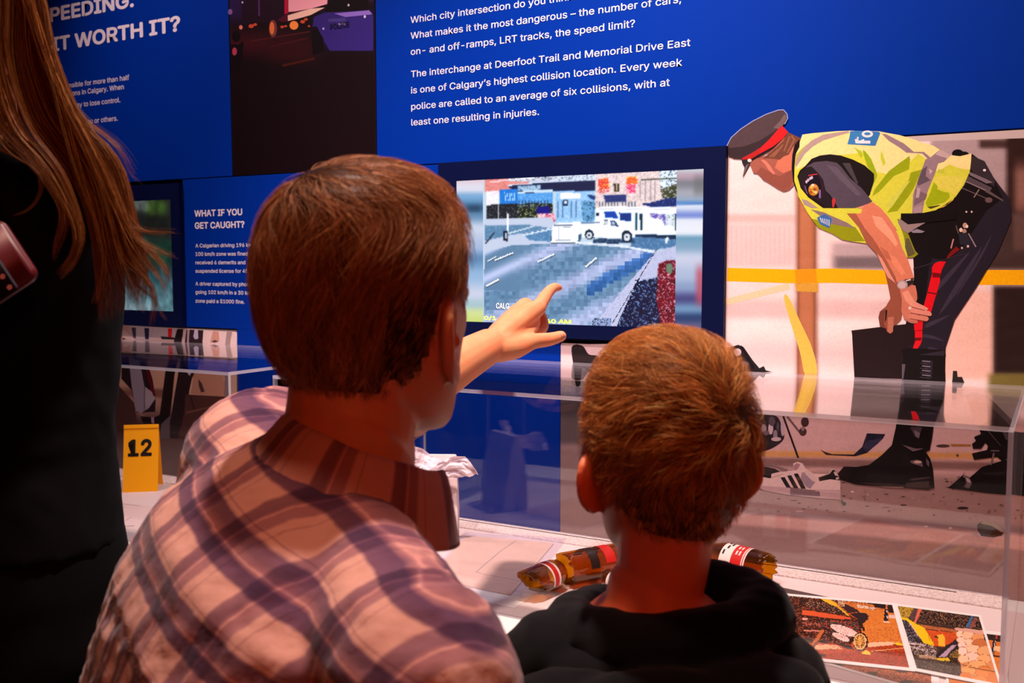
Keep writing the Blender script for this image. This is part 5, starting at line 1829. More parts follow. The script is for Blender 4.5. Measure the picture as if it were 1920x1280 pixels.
nt.links.new(mx.outputs[0], ou.inputs[0])
M_lab_w = mat('white bottle label', (246, 226, 216), 0.5)
M_lab_r = mat('red bottle label', (206, 34, 30), 0.5)


def glass_piece(parent, name, c0, axis, prof, jag0=0.0, jag1=0.0, n=40, seed=1, wall=0.0028, tilt0=0.0, up=Vector((0, 0, 1))):
    """lathed wall along axis; prof = [(distance, radius)]; ragged rims where jag > 0"""
    rr = random.Random(seed)
    axis = axis.normalized()
    s = (up - axis * up.dot(axis)).normalized()
    w = axis.cross(s)
    j0 = [rr.uniform(-1, 1) * jag0 for _ in range(n)]
    j1 = [rr.uniform(-1, 1) * jag1 for _ in range(n)]
    bm = bmesh.new()
    outer, inner = [], []
    for i, (d, r) in enumerate(prof):
        ro, ri = [], []
        for k in range(n):
            an = 2 * math.pi * k / n
            dd = d
            f0 = max(0, 1 - i / 3.0)
            f1 = max(0, 1 - (len(prof) - 1 - i) / 3.0)
            dd += (j0[k] - tilt0 * math.cos(an)) * f0 + j1[k] * f1
            v = s * math.cos(an) + w * math.sin(an)
            ro.append(bm.verts.new(c0 + axis * dd + v * r))
            ri.append(bm.verts.new(c0 + axis * dd + v * max(r - wall, 0.0012)))
        outer.append(ro)
        inner.append(ri)
    for L, flip in ((outer, False), (inner, True)):
        for a_, b_ in zip(L[:-1], L[1:]):
            for k in range(n):
                q = (a_[k], a_[(k + 1) % n], b_[(k + 1) % n], b_[k])
                bm.faces.new(tuple(reversed(q)) if flip else q)
    for k in range(n):
        bm.faces.new((outer[0][(k + 1) % n], outer[0][k], inner[0][k], inner[0][(k + 1) % n]))
        bm.faces.new((outer[-1][k], outer[-1][(k + 1) % n], inner[-1][(k + 1) % n], inner[-1][k]))
    return finish(bm, name, M_amber, parent, True)


def label_patch(parent, name, c0, axis, d0, d1, rad, a0, a1, m, up=Vector((0, 0, 1)), off=0.0006):
    axis = axis.normalized()
    s = (up - axis * up.dot(axis)).normalized()
    w = axis.cross(s)
    bm = bmesh.new()
    prev = None
    N = 16
    for k in range(N + 1):
        an = a0 + (a1 - a0) * k / N
        v = s * math.cos(an) + w * math.sin(an)
        cur = (bm.verts.new(c0 + axis * d0 + v * (rad + off)), bm.verts.new(c0 + axis * d1 + v * (rad + off)))
        if prev:
            bm.faces.new((prev[0], cur[0], cur[1], prev[1]))
        prev = cur
    return finish(bm, name, m, parent, True)


def lay(px, py, r):                       # centre of a round thing lying on the deck
    return T(px, py, ZD + r + 0.0004)


RB = 0.0305
# A: shoulder piece with a long splinter, nearest
pA0 = T(962, 1110, ZD)
cA = lay(1012, 1086, 0.026)
dA = lay(1062, 1064, 0.026) - lay(985, 1098, 0.026)
dA = lay(1052, 1068, 0.026) - lay(972, 1102, 0.026)
bA = thing('broken_bottle', 'broken amber bottle piece with a long splinter, nearest the buff envelope', 'bottle', (cA.x, cA.y, ZD), 'broken amber bottles')
glass_piece(bA, 'glass', lay(1006, 1090, 0.0255), dA, [(-0.012, 0.0252), (0.0, 0.0254), (0.012, 0.0254), (0.03, 0.0254), (0.045, 0.0252), (0.052, 0.0235), (0.058, 0.022)], 0.004, 0.001, seed=3, tilt0=0.026)
label_patch(bA, 'label', lay(1006, 1090, 0.0255), dA, 0.018, 0.029, 0.0254, -1.9, 1.9, M_lab_r)
label_patch(bA, 'label', lay(1006, 1090, 0.0255), dA, 0.029, 0.034, 0.0254, -1.9, 1.9, M_lab_w)
label_patch(bA, 'label', lay(1006, 1090, 0.0255), dA, 0.014, 0.018, 0.0254, -1.9, 1.9, M_lab_w)
# B: body piece behind it
dB = lay(1150, 1050, RB * .93) - lay(1075, 1064, RB * .93)
cB = lay(1075, 1064, RB * .93)
bB = thing('broken_bottle', 'broken amber bottle body with a round open end, against the boy\u2019s neck', 'bottle', (cB.x, cB.y, ZD), 'broken amber bottles')
glass_piece(bB, 'glass', cB, dB, [(-0.018, 0.0284), (-0.008, 0.0284), (0.01, 0.0284), (0.03, 0.0284), (0.06, 0.0284), (0.09, 0.0284), (0.12, 0.026), (0.15, 0.016), (0.19, 0.0135)], 0.004, 0.0, seed=5, tilt0=0.006)
label_patch(bB, 'label', cB, dB, 0.05, 0.07, 0.0284, -1.5, 1.3, M_lab_r)
label_patch(bB, 'label', cB, dB, 0.018, 0.036, 0.0284, -1.2, 1.5, mat('dark foil label', (44, 30, 26), 0.4))
# C: small shard
cC = lay(1146, 1086, 0.016)
dC = lay(1206, 1112, 0.016) - cC
bC = thing('broken_bottle', 'small amber bottle shard with a white label edge beside the boy\u2019s neck', 'bottle', (cC.x, cC.y, ZD), 'broken amber bottles')
glass_piece(bC, 'glass', cC, dC, [(-0.006, 0.0158), (0.0, 0.016), (0.02, 0.016), (0.04, 0.016), (0.05, 0.015)], 0.003, 0.003, seed=8, tilt0=0.004)
label_patch(bC, 'label', cC, dC, 0.006, 0.03, 0.016, -1.4, 1.9, M_lab_w)
# D: labelled body, right of the boy's neck
cD = lay(1356, 1050, RB)
dD = lay(1450, 1072, RB) - cD
bD = thing('broken_bottle', 'amber bottle body with a red and white label, right of the boy\u2019s neck', 'bottle', (cD.x, cD.y, ZD), 'broken amber bottles')
glass_piece(bD, 'glass', cD, dD, [(-0.07, 0.014), (-0.045, 0.0165), (-0.02, 0.026), (0.0, RB), (0.02, RB), (0.05, RB), (0.066, RB), (0.078, RB * 0.985), (0.087, RB * 0.93)], 0.003, 0.006, seed=11)
lb = label_patch(bD, 'label', cD, dD, 0.008, 0.056, RB, -1.7, 2.2, M_lab_w)
label_patch(bD, 'label', cD, dD, 0.030, 0.050, RB, -1.6, 2.1, M_lab_r, off=0.0009)
label_patch(bD, 'label', cD, dD, 0.052, 0.0535, RB, -1.6, 2.1, M_lab_r, off=0.0009)
for k, (d0, a0) in enumerate(((0.012, -0.3), (0.016, 0.2), (0.012, 0.6), (0.020, -0.1), (0.036, 0.1), (0.036, 0.5), (0.042, 0.1), (0.042, 0.5))):
    label_patch(bD, 'print', cD, dD, d0, d0 + 0.003, RB, a0, a0 + 0.28, M_blk if k < 4 else M_lab_w, off=0.0012)

# ------------------------------------------------------------------ people
def cloth_mat(name, col, rough=0.9, sheen=0.2, bump=(500, 0.15, 0.001)):
    return mat(name, col, rough, 0.15, sheen=sheen, bump=bump)


def skin_mat(name, col):
    return mat(name, col, 0.5, 0.35, sss=0.25, bump=(260, 0.12, 0.0008), noise_mix=(45, tuple(min(255, int(v * f)) for v, f in zip(col, (1.06, 0.93, 0.9))), 4))


def hair_mat(name, rough=0.38, spec=0.45):
    m = bpy.data.materials.new(name)
    m.use_nodes = True
    nt = m.node_tree
    b = nt.nodes['Principled BSDF']
    b.inputs['Roughness'].default_value = rough
    b.inputs['Specular IOR Level'].default_value = spec
    a = nt.nodes.new('ShaderNodeVertexColor')
    a.layer_name = 'Col'
    nt.links.new(a.outputs['Color'], b.inputs['Base Color'])
    nt.links.new(a.outputs['Color'], b.inputs['Specular Tint'])
    return m


def interp_tab(tab, z):
    """tab rows (z, a, b, c ...) from high to low z, smooth in between"""
    if z >= tab[0][0]:
        return tab[0][1:]
    for r0, r1 in zip(tab[:-1], tab[1:]):
        if z >= r1[0]:
            t = (r0[0] - z) / (r0[0] - r1[0])
            return tuple(a * (1 - t) + b * t for a, b in zip(r0[1:], r1[1:]))
    return tab[-1][1:]


HEAD = [(0.115, 0.004, -0.010, -0.026, 0.1), (0.112, 0.022, 0.018, -0.05, 0.1), (0.105, 0.040, 0.044, -0.070, 0.1), (0.092, 0.056, 0.067, -0.087, 0.1), (0.072, 0.068, 0.084, -0.099, 0.12),
        (0.045, 0.0755, 0.093, -0.1065, 0.14), (0.015, 0.0775, 0.096, -0.1075, 0.16), (-0.015, 0.0755, 0.095, -0.1025, 0.2), (-0.040, 0.072, 0.094, -0.092, 0.24), (-0.060, 0.068, 0.094, -0.078, 0.28),
        (-0.080, 0.0635, 0.0935, -0.060, 0.33), (-0.097, 0.056, 0.093, -0.035, 0.38), (-0.110, 0.046, 0.091, -0.005, 0.42), (-0.119, 0.034, 0.086, 0.02, 0.45), (-0.124, 0.018, 0.076, 0.038, 0.45), (-0.126, 0.004, 0.066, 0.05, 0.4)]


def head_pts(n=56, rows=64, face=True):
    zs = []
    for i in range(rows + 1):
        t = i / rows
        zs.append(0.1149 - (0.1149 + 0.1259) * (0.5 - 0.5 * math.cos(math.pi * t)))
    out = []
    for z in zs:
        w, f, b, k = interp_tab(HEAD, z)
        yc, ry = (f + b) / 2, (f - b) / 2
        row = []
        for i in range(n):
            th = 2 * math.pi * i / n
            c, s = math.cos(th), math.sin(th)
            x = w * s * (1 - k * max(0, c) ** 1.5)
            y = yc + ry * c
            if face and y > 0.03:
                ax = abs(x)
                fr = sstep(0.03, 0.06, y)
                nose = 0.0
                if -0.058 < z < 0.022:
                    t = (0.022 - z) / 0.067
                    nose = (0.003 + 0.022 * min(1, max(0, t)) ** 1.3) * (1 if z > -0.045 else max(0, 1 - (-0.045 - z) / 0.013))
                    nose *= math.exp(-(x / (0.008 + 0.005 * min(1, t))) ** 2)
                d = nose
                d += 0.005 * math.exp(-((z - 0.024) / 0.009) ** 2) * math.exp(-(x / 0.045) ** 4)
                d -= 0.010 * math.exp(-((z - 0.004) / 0.012) ** 2) * math.exp(-((ax - 0.031) / 0.015) ** 2)
                d += 0.003 * math.exp(-((z + 0.022) / 0.014) ** 2) * math.exp(-((ax - 0.046) / 0.014) ** 2)
                d += 0.006 * math.exp(-((z + 0.074) / 0.005) ** 2) * math.exp(-(x / 0.020) ** 2)
                d += 0.006 * math.exp(-((z + 0.085) / 0.005) ** 2) * math.exp(-(x / 0.018) ** 2)
                d += 0.006 * math.exp(-((z + 0.112) / 0.012) ** 2) * math.exp(-(x / 0.02) ** 2)
                y += d * fr
            row.append(Vector((x, y, z)))
        out.append(row)
    return out


def add_head(bm, M):
    rows = head_pts()
    vr = [[bm.verts.new(M @ p) for p in row] for row in rows]
    n = len(vr[0])
    for a, b in zip(vr[:-1], vr[1:]):
        for k in range(n):
            bm.faces.new((a[k], a[(k + 1) % n], b[(k + 1) % n], b[k]))
    bm.faces.new(vr[0])
    bm.faces.new(list(reversed(vr[-1])))


def add_ellipsoid(bm, c, ax, ay, az, sub=3):
    m = Matrix((ax, ay, az)).transposed().to_4x4()
    m.translation = c
    bmesh.ops.create_icosphere(bm, subdivisions=sub, radius=1.0, matrix=m)


def add_ear(bm, M, side, h=0.064, z0=-0.024, y0=-0.004, flare=0.45, xoff=0.0):
    up = Vector((0, -0.17, 1)).normalized()
    back = Vector((side * flare, -1, -0.17)).normalized()
    nrm = Vector((side, side * 0 + flare, 0)).normalized()
    w, f, b, k = interp_tab(HEAD, z0)
    C0 = Vector((side * (w * 0.985 + xoff), y0, z0))

    def q(u, v, o=0.0):
        return M @ (C0 + back * (u * h) + up * (v * h) + nrm * o)
    hel = [(-.10, .00, .0), (-.20, .22, .001), (-.10, .43, .002), (.12, .51, .003), (.34, .42, .004), (.43, .18, .004), (.40, -.08, .003), (.28, -.28, .002), (.12, -.43, .001), (-.05, -.52, 0), (-.16, -.42, 0), (-.16, -.28, 0)]
    hp = catmull([q(*t) for t in hel], 4)
    rr = [h * (0.055 + 0.022 * math.sin(math.pi * i / (len(hp) - 1))) for i in range(len(hp))]
    tube_bm(bm, hp, rr, 8)
    ah = catmull([q(.06, .33, .002), q(.20, .20, .003), q(.23, 0, .003), q(.14, -.2, .002), q(.0, -.3, .001)], 4)
    tube_bm(bm, ah, [h * .05] * len(ah), 8)
    R3 = M.to_3x3()
    add_ellipsoid(bm, q(.10, .02, -0.002), R3 @ (back * h * .34), R3 @ (up * h * .47), R3 @ (nrm * 0.0042))
    add_ellipsoid(bm, q(-.02, -.40, 0), R3 @ (back * h * .15), R3 @ (up * h * .15), R3 @ (nrm * 0.0055), 2)
    add_ellipsoid(bm, q(-.14, -.06, .002), R3 @ (back * h * .06), R3 @ (up * h * .1), R3 @ (nrm * 0.005), 2)
    add_ellipsoid(bm, q(-.10, -.02, -0.008), R3 @ (back * h * .2), R3 @ (up * h * .34), R3 @ (nrm * 0.010), 2)


def add_loft(bm, M, tab, n=48, sub=4, p=2.4):
    """torso-like loft, tab rows (z, half width, half depth, centre y, centre x)"""
    dense = []
    for r0, r1 in zip(tab[:-1], tab[1:]):
        for k in range(sub):
            t = k / sub
            dense.append(tuple(a * (1 - t) + b * t for a, b in zip(r0, r1)))
    dense.append(tab[-1])
    rings = []
    for z, w, d, cy, cx in dense:
        ring = []
        for i in range(n):
            th = 2 * math.pi * i / n
            c, s = math.cos(th), math.sin(th)
            ring.append(bm.verts.new(M @ Vector((cx + w * math.copysign(abs(s) ** (2 / p), s), cy + d * math.copysign(abs(c) ** (2 / p), c), z))))
        rings.append(ring)
    for a, b in zip(rings[:-1], rings[1:]):
        for k in range(n):
            bm.faces.new((a[k], a[(k + 1) % n], b[(k + 1) % n], b[k]))
    bm.faces.new(rings[0])
    bm.faces.new(list(reversed(rings[-1])))


def sm_tube(bm, pts, radii, n=16, k=5, flat=None):
    P3 = catmull(pts, k)
    R3 = []
    for a, b in zip(radii[:-1], radii[1:]):
        R3 += [a * (1 - i / k) + b * i / k for i in range(k)]
    R3.append(radii[-1])
    tube_bm(bm, P3, R3, n, True, flat)


def strand_mesh(name, lines, rads, cols, m, parent, sides=3):
    """lines: S x K x 3 array; each strand a thin tapered three-sided fibre"""
    S, K, _ = lines.shape
    tg = np.gradient(lines, axis=1)
    tg /= np.linalg.norm(tg, axis=2, keepdims=True) + 1e-9
    ref = rng.normal(size=(S, 1, 3))
    a = np.cross(tg, ref)
    a /= np.linalg.norm(a, axis=2, keepdims=True) + 1e-9
    b = np.cross(tg, a)
    taper = np.linspace(1.0, 0.25, K)[None, :, None] ** 0.7
    rad = rads[:, None, None] * taper
    V = np.empty((S, K, sides, 3), np.float32)
    for s in range(sides):
        an = 2 * math.pi * s / sides
        V[:, :, s] = lines + rad * (a * math.cos(an) + b * math.sin(an))
    idx = np.arange(S * K * sides).reshape(S, K, sides)
    q = np.empty((S, K - 1, sides, 4), np.int32)
    for s in range(sides):
        t = (s + 1) % sides
        q[:, :, s, 0] = idx[:, :-1, s]
        q[:, :, s, 1] = idx[:, :-1, t]
        q[:, :, s, 2] = idx[:, 1:, t]
        q[:, :, s, 3] = idx[:, 1:, s]
    nf = S * (K - 1) * sides
    me = bpy.data.meshes.new(name)
    me.vertices.add(S * K * sides)
    me.vertices.foreach_set('co', V.ravel())
    me.loops.add(nf * 4)
    me.loops.foreach_set('vertex_index', q.ravel())
    me.polygons.add(nf)
    me.polygons.foreach_set('loop_start', np.arange(nf, dtype=np.int32) * 4)
    me.polygons.foreach_set('use_smooth', np.ones(nf, bool))
    me.update(calc_edges=True)
    at = me.color_attributes.new('Col', 'FLOAT_COLOR', 'POINT')
    C = np.ones((S, K, sides, 4), np.float32)
    C[..., :3] = cols[:, None, None, :]
    at.data.foreach_set('color', C.ravel())
    me.validate()
    return link(name, me, m, parent)


def hair_cols(n, base, var=0.3, light=None, p=0.2):
    b = np.array(lin(base))
    k = np.exp(rng.normal(0, var, (n, 1)))
    c = b[None] * k
    if light is not None:
        sel = rng.random(n) < p
        c[sel] = np.array(lin(light))[None] * k[sel]
    return np.clip(c, 0, 1)


def grown_hair(name, M, scale, hairline, flow, length, count, base, m, parent, lift=(0.004, 0.007), rad=0.00009, K=9, light=None, cap_col=None, wander=0.25, clump=None):
    """strands combed over a head; everything in the head's own frame, then moved by M"""
    rows = head_pts(64, 60, False)
    bm = bmesh.new()
    vr = [[bm.verts.new(p * 1.0) for p in row] for row in rows]
    n = len(vr[0])
    for a, b in zip(vr[:-1], vr[1:]):
        for k in range(n):
            bm.faces.new((a[k], b[k], b[(k + 1) % n], a[(k + 1) % n]))
    bm.faces.new(list(reversed(vr[0])))
    bm.faces.new(vr[-1])
    bmesh.ops.recalc_face_normals(bm, faces=bm.faces)
    bvh = BVHTree.FromBMesh(bm)
    tri = []
    areas = []
    for f in bm.faces:
        c = f.calc_center_median()
        if hairline(c) > 0:
            areas.append(f.calc_area())
            tri.append([v.co.copy() for v in f.verts])
    cum = np.cumsum(areas)
    picks = np.searchsorted(cum, rng.random(count) * cum[-1])
    lines = np.empty((count, K, 3))
    tone = np.empty(count)
    for i, pi in enumerate(picks):
        q = tri[min(pi, len(tri) - 1)]
        u, v = random.random(), random.random()
        if len(q) == 4:
            p = (q[0] * (1 - u) + q[1] * u) * (1 - v) + (q[3] * (1 - u) + q[2] * u) * v
        else:
            p = q[0] + (q[1] - q[0]) * u * 0.5 + (q[2] - q[0]) * v * 0.5
        L = length(p) * random.uniform(0.75, 1.15)
        nz1, nz2 = noise.noise(p * 130), noise.noise(p * 55 + Vector((3, 1, 7)))
        tone[i] = math.exp(0.75 * nz1 + 0.5 * nz2 + random.gauss(0, 0.22))
        lf = (lift[0] + (lift[1] - lift[0]) * min(1, max(0, 0.5 + 0.9 * nz1 + random.gauss(0, 0.2)))) * min(1.0, 0.3 + L / 0.03)
        wv = Vector((random.gauss(0, wander), random.gauss(0, wander), random.gauss(0, wander))) * 0.7 + Vector((noise.noise(p * 95), noise.noise(p * 95 + Vector((9, 0, 0))), noise.noise(p * 95 + Vector((0, 9, 0))))) * 0.9
        ph = random.uniform(0, 6.28)
        st = L / (K - 1)
        cur = p
        for k in range(K):
            loc, nr, _i, _d = bvh.find_nearest(cur)
            if loc is None:
                loc, nr = cur, Vector((0, 0, 1))
            t = k / (K - 1)
            h = 0.0006 + lf * (1 - (1 - t) ** 2.2)
            out = loc + nr * h
            lines[i, k] = out
            d = flow(loc) + wv
            d = d - nr * d.dot(nr)
            if d.length < 1e-6:
                d = nr.orthogonal()
            cur = loc + d.normalized() * st
    # underlying short layer so that no bare skin shows between the strands
    Mn = np.array(M.to_3x3())
    Tn = np.array(M.translation)
    lw = lines @ Mn.T + Tn
    o = strand_mesh(name, lw.astype(np.float32), rad * rng.uniform(0.7, 1.35, count), np.clip(hair_cols(count, base, 0.1, light) * tone[:, None], 0, 1), m, parent)
    if cap_col is not None:
        keep = [f for f in bm.faces if hairline(f.calc_center_median()) <= 0.006]
        bmesh.ops.delete(bm, geom=keep, context='FACES')
        bmesh.ops.subdivide_edges(bm, edges=bm.edges, cuts=1, use_grid_fill=True)
        for v in bm.verts:
            loc, nr, _i, _d = bvh.find_nearest(v.co)
            e = min(1.0, max(0, hairline(v.co)) / 0.02)
            v.co = M @ (v.co + nr * (0.0008 + 0.0016 * e))
        me = bpy.data.meshes.new('scalp_layer')
        bm.to_mesh(me)
        at = me.color_attributes.new('Col', 'FLOAT_COLOR', 'POINT')
        cc = np.ones((len(me.vertices), 4), np.float32)
        cc[:, :3] = lin(cap_col)
        at.data.foreach_set('color', cc.ravel())
        smooth(me)
        link('scalp_layer', me, m, o)
    bm.free()
    return o


def head_matrix(px, py, depth, yaw, pitch, roll, scale):
    """yaw > 0 turns to the right of the viewing direction"""
    fh = Vector((_f.x, _f.y, 0)).normalized()
    B = Matrix(((_r.x, fh.x, 0), (_r.y, fh.y, 0), (_r.z, fh.z, 1))).to_4x4()
    Rm = Matrix.Rotation(math.radians(-yaw), 4, 'Z') @ Matrix.Rotation(math.radians(pitch), 4, 'X') @ Matrix.Rotation(math.radians(roll), 4, 'Y')
    return Matrix.Translation(P(px, py, depth)) @ B @ Rm @ Matrix.Scale(scale, 4)


def vget(me):
    n = len(me.vertices)
    me.update()
    c = np.empty(n * 3, np.float32)
    me.vertices.foreach_get('co', c)
    nr = np.empty(n * 3, np.float32)
    me.vertex_normals.foreach_get('vector', nr)
    return c.reshape(-1, 3), nr.reshape(-1, 3)


def vput(me, c):
    me.vertices.foreach_set('co', np.ascontiguousarray(c, dtype=np.float32).ravel())
    me.update()


def wrinkle(me, amp, sc, seed, stretch=(1, 1, 1), fn=None):
    c, nr = vget(me)
    h = np.empty(len(c), np.float32)
    sv = Vector((seed, seed * 2, 0))
    for i, p in enumerate(c):
        q = Vector((p[0] * stretch[0], p[1] * stretch[1], p[2] * stretch[2])) * sc + sv
        a = noise.noise(q) + 0.5 * (1 - 2 * abs(noise.noise(q * 1.9))) + 0.25 * noise.noise(q * 4.1)
        h[i] = a * amp * (fn(Vector(p)) if fn else 1.0)
    vput(me, c + nr * h[:, None])


def grow(tab, g):
    return [(z, w + g, d + g, cy, cx) for z, w, d, cy, cx in tab]


# ---- the man
MH = head_matrix(703, 562, 0.872, 38, 4, 6, 1.02)
SL, SR = P(474, 866, 0.985), P(800, 1300, 0.66)
MID = (SL + SR) / 2
Lx = (SR - SL).normalized()
U0 = (Vector((0, 0, 1)) - Lx * Lx.z).normalized()
F0 = U0.cross(Lx).normalized()
lean = math.radians(20)
Uz = (U0 * math.cos(lean) + F0 * math.sin(lean)).normalized()
Fy = Uz.cross(Lx).normalized()
TM = Matrix(((Lx.x, Fy.x, Uz.x, MID.x), (Lx.y, Fy.y, Uz.y, MID.y), (Lx.z, Fy.z, Uz.z, MID.z), (0, 0, 0, 1)))
NB = P(645, 856, 0.858)
EL, WR = P(655, 800, 1.26), P(918, 648, 1.475)
ELR = SR + Vector((-0.02, -0.02, -0.27))
WRR = ELR + Fy * 0.07 + Lx * -0.19 + Vector((0, 0, -0.04))
PEL = TM @ Vector((0, 0, -0.50))

TORSO = [(0.075, 0.050, 0.050, 0.010, -0.038), (0.05, 0.080, 0.062, 0.004, -0.032), (0.02, 0.130, 0.078, -0.006, -0.012), (-0.02, 0.17, 0.098, -0.01, 0), (-0.09, 0.182, 0.112, -0.008, 0), (-0.2, 0.172, 0.112, 0, 0), (-0.32, 0.158, 0.105, 0.004, 0), (-0.42, 0.16, 0.108, 0, 0), (-0.54, 0.165, 0.115, -0.004, 0)]
bm = bmesh.new()
add_head(bm, MH)
add_ear(bm, MH, 1, 0.070, -0.027, 0.018, 0.62)
add_ear(bm, MH, -1, 0.069, -0.027, 0.018)
sm_tube(bm, [MH @ Vector((0, -0.02, -0.02)), MH @ Vector((0, -0.022, -0.075)), (MH @ Vector((0, -0.03, -0.12)) + NB) / 2, NB, TM @ Vector((-0.02, 0, 0.0))], [0.058, 0.058, 0.057, 0.062, 0.075], 20)
sm_tube(bm, [MH @ Vector((0.05, -0.035, -0.055)), MH @ Vector((0.035, 0.0, -0.13)), NB + Lx * 0.03 + Fy * 0.04], [0.014, 0.013, 0.012], 10)
add_loft(bm, TM, [TORSO[0], TORSO[1]] + grow(TORSO[2:], -0.012))
# left arm, stretched out to point
sm_tube(bm, [TM @ Vector((-0.12, 0, -0.02)), SL, (SL + EL) / 2 + Vector((0, 0, -0.005)), EL], [0.055, 0.056, 0.047, 0.041], 18)
sm_tube(bm, [EL, EL.lerp(WR, 0.3) + Vector((0, 0, -0.004)), EL.lerp(WR, 0.75), WR], [0.041, 0.043, 0.032, 0.0268], 18)
# hand
mcp = [P(1009, 577, 1.56), P(985, 573, 1.575), P(970, 582, 1.605), P(955, 596, 1.625)]
for q, r in zip(mcp, (0.0135, 0.0138, 0.0125, 0.0115)):
    sm_tube(bm, [WR, WR.lerp(q, 0.5) + _d * -0.001, q], [0.019, 0.0165, r], 12)
sm_tube(bm, [P(930, 652, 1.475), P(962, 628, 1.52), P(990, 606, 1.555)], [0.021, 0.021, 0.0155], 14)
sm_tube(bm, [mcp[0], P(1027, 549, 1.595), P(1039, 539, 1.615), P(1047, 539, 1.625)], [0.0122, 0.0096, 0.0080, 0.0068], 12)
sm_tube(bm, [mcp[1], P(1012, 590, 1.605), P(1019, 612, 1.590), P(1008, 624, 1.570)], [0.0120, 0.0098, 0.0088, 0.0078], 12)
sm_tube(bm, [mcp[2], P(998, 600, 1.625), P(1008, 624, 1.605), P(996, 632, 1.585)], [0.0115, 0.0094, 0.0085, 0.0075], 12)
sm_tube(bm, [mcp[3], P(978, 616, 1.635), P(988, 634, 1.615), P(978, 640, 1.600)], [0.0105, 0.0086, 0.0076, 0.0068], 12)
sm_tube(bm, [P(934, 655, 1.475), P(966, 651, 1.495), P(999, 640, 1.515), P(1030, 636, 1.53), P(1052, 630, 1.54)], [0.0200, 0.0180, 0.0125, 0.0108, 0.0090], 14)
for q, wv0 in ((mcp[0], 0.0), (mcp[1], 0.3), (mcp[2], 0.6)):       # tendons
    up_ = (-_d * 0.8 - _f * 0.6).normalized()
    sm_tube(bm, [WR.lerp(q, 0.35) + up_ * 0.0150, WR.lerp(q, 0.7) + up_ * 0.0135, q + up_ * 0.0105], [0.0030, 0.0034, 0.0046], 8)
sm_tube(bm, [P(975, 640, 1.51), P(992, 620, 1.54), P(1000, 604, 1.56)], [0.014, 0.011, 0.012], 10)
# right arm, resting down
sm_tube(bm, [TM @ Vector((0.12, 0, -0.02)), SR, (SR + ELR) / 2, ELR], [0.050, 0.052, 0.047, 0.041], 18)
sm_tube(bm, [ELR, ELR.lerp(WRR, 0.35), WRR], [0.041, 0.042, 0.028], 16)
hd = (WRR - ELR).normalized()
for k in range(4):
    a0 = WRR + hd * 0.085 + Lx * (0.028 - k * 0.019)
    sm_tube(bm, [WRR, a0], [0.018, 0.0115], 10, 3)
    sm_tube(bm, [a0, a0 + hd * 0.035 + Vector((0, 0, -0.012)), a0 + hd * 0.05 + Vector((0, 0, -0.038))], [0.010, 0.009, 0.0075], 10, 3)
sm_tube(bm, [WRR, WRR + hd * 0.05 - Lx * 0.04, WRR + hd * 0.09 - Lx * 0.05], [0.017, 0.012, 0.009], 10, 3)
# kneeling legs
Fh = Vector((Fy.x, Fy.y, 0)).normalized()
Lh = Vector((Lx.x, Lx.y, 0)).normalized()
KN, AN = [], []
for s in (-1, 1):
    hip = PEL + Lh * (0.09 * s)
    kn = Vector((hip.x, hip.y, 0.075)) + Fh * (0.10) + Lh * (0.05 * s)
    an = kn - Fh * 0.40 + Vector((0, 0, -0.015))
    KN.append(kn)
    AN.append(an)
    sm_tube(bm, [hip, hip.lerp(kn, 0.5) + Fh * 0.02, kn], [0.085, 0.075, 0.055], 18)
    sm_tube(bm, [kn, kn.lerp(an, 0.35), an, an - Fh * 0.03 + Vector((0, 0, -0.005))], [0.052, 0.054, 0.036, 0.035], 16)
    sm_tube(bm, [an, an - Fh * 0.07 + Vector((0, 0, -0.01)), an - Fh * 0.10 + Vector((0, 0, -0.025))], [0.034, 0.03, 0.022], 12)
M_skin = skin_mat('fair skin', (222, 152, 108))
man = link('person', remeshed(bm, 0.0026, 3, 0.5), M_skin)
tag(man, 'man in a plaid shirt, seen from behind, pointing at the lit monitor', 'person')

nail = bmesh.new()
add_ellipsoid(nail, P(1054, 629, 1.532), _r * 0.0046, _d * 0.0052, _f * 0.003, 2)
nb_ = finish(nail, 'thumb_nail', mat('finger nail', (216, 142, 116), 0.45, 0.3), man, True)
for s in (-1, 1):
    e = bmesh.new()
    add_ellipsoid(e, MH @ Vector((0.031 * s, 0.0715, 0.004)), Vector((0.0115, 0, 0)), Vector((0, 0.0115, 0)), Vector((0, 0, 0.0115)))
    finish(e, 'eye', mat('eye white', (226, 214, 210), 0.2, 0.5), man, True)

# hair of the man
HL_MAN = [(0.0, 0.086), (0.5, 0.082), (0.8, 0.062), (0.93, 0.045), (1.0, -0.004), (1.08, -0.008), (1.12, 0.018), (1.46, 0.016), (1.55, -0.016), (1.72, -0.048), (1.95, -0.064), (2.3, -0.078), (3.2, -0.084)]


def hl_fn(tab):
    def fn(p):
        a = abs(math.atan2(p.x, p.y + 0.005))
        for (a0, z0), (a1, z1) in zip(tab[:-1], tab[1:]):
            if a <= a1:
                t = (a - a0) / (a1 - a0)
                return p.z - (z0 * (1 - t) + z1 * t)
        return p.z - tab[-1][1]
    return fn


def man_flow(p):
    crown = Vector((-0.012, -0.062, 0.103))
    d = p - crown
    rad_ = Vector((d.x, d.y, 0))
    if rad_.length > 1e-6:
        rad_.normalize()
    top = sstep(0.05, 0.1, p.z)
    side = sstep(0.045, 0.07, abs(p.x)) * (1 - top)
    back = sstep(0.0, -0.08, p.y)
    v = Vector((0, 0, -1.0)) * (1 - top) + rad_ * (0.9 * top + 0.1)
    v += Vector((0, -0.75, -0.1)) * side
    v += Vector((-0.35 * p.x / 0.07, 0, 0)) * back * (1 - top)
    n = noise.noise(p * 22) * 0.55
    v += Vector((n, noise.noise(p * 22 + Vector((9, 0, 0))) * 0.4, noise.noise(p * 17 + Vector((0, 9, 0))) * 0.3))
    return v


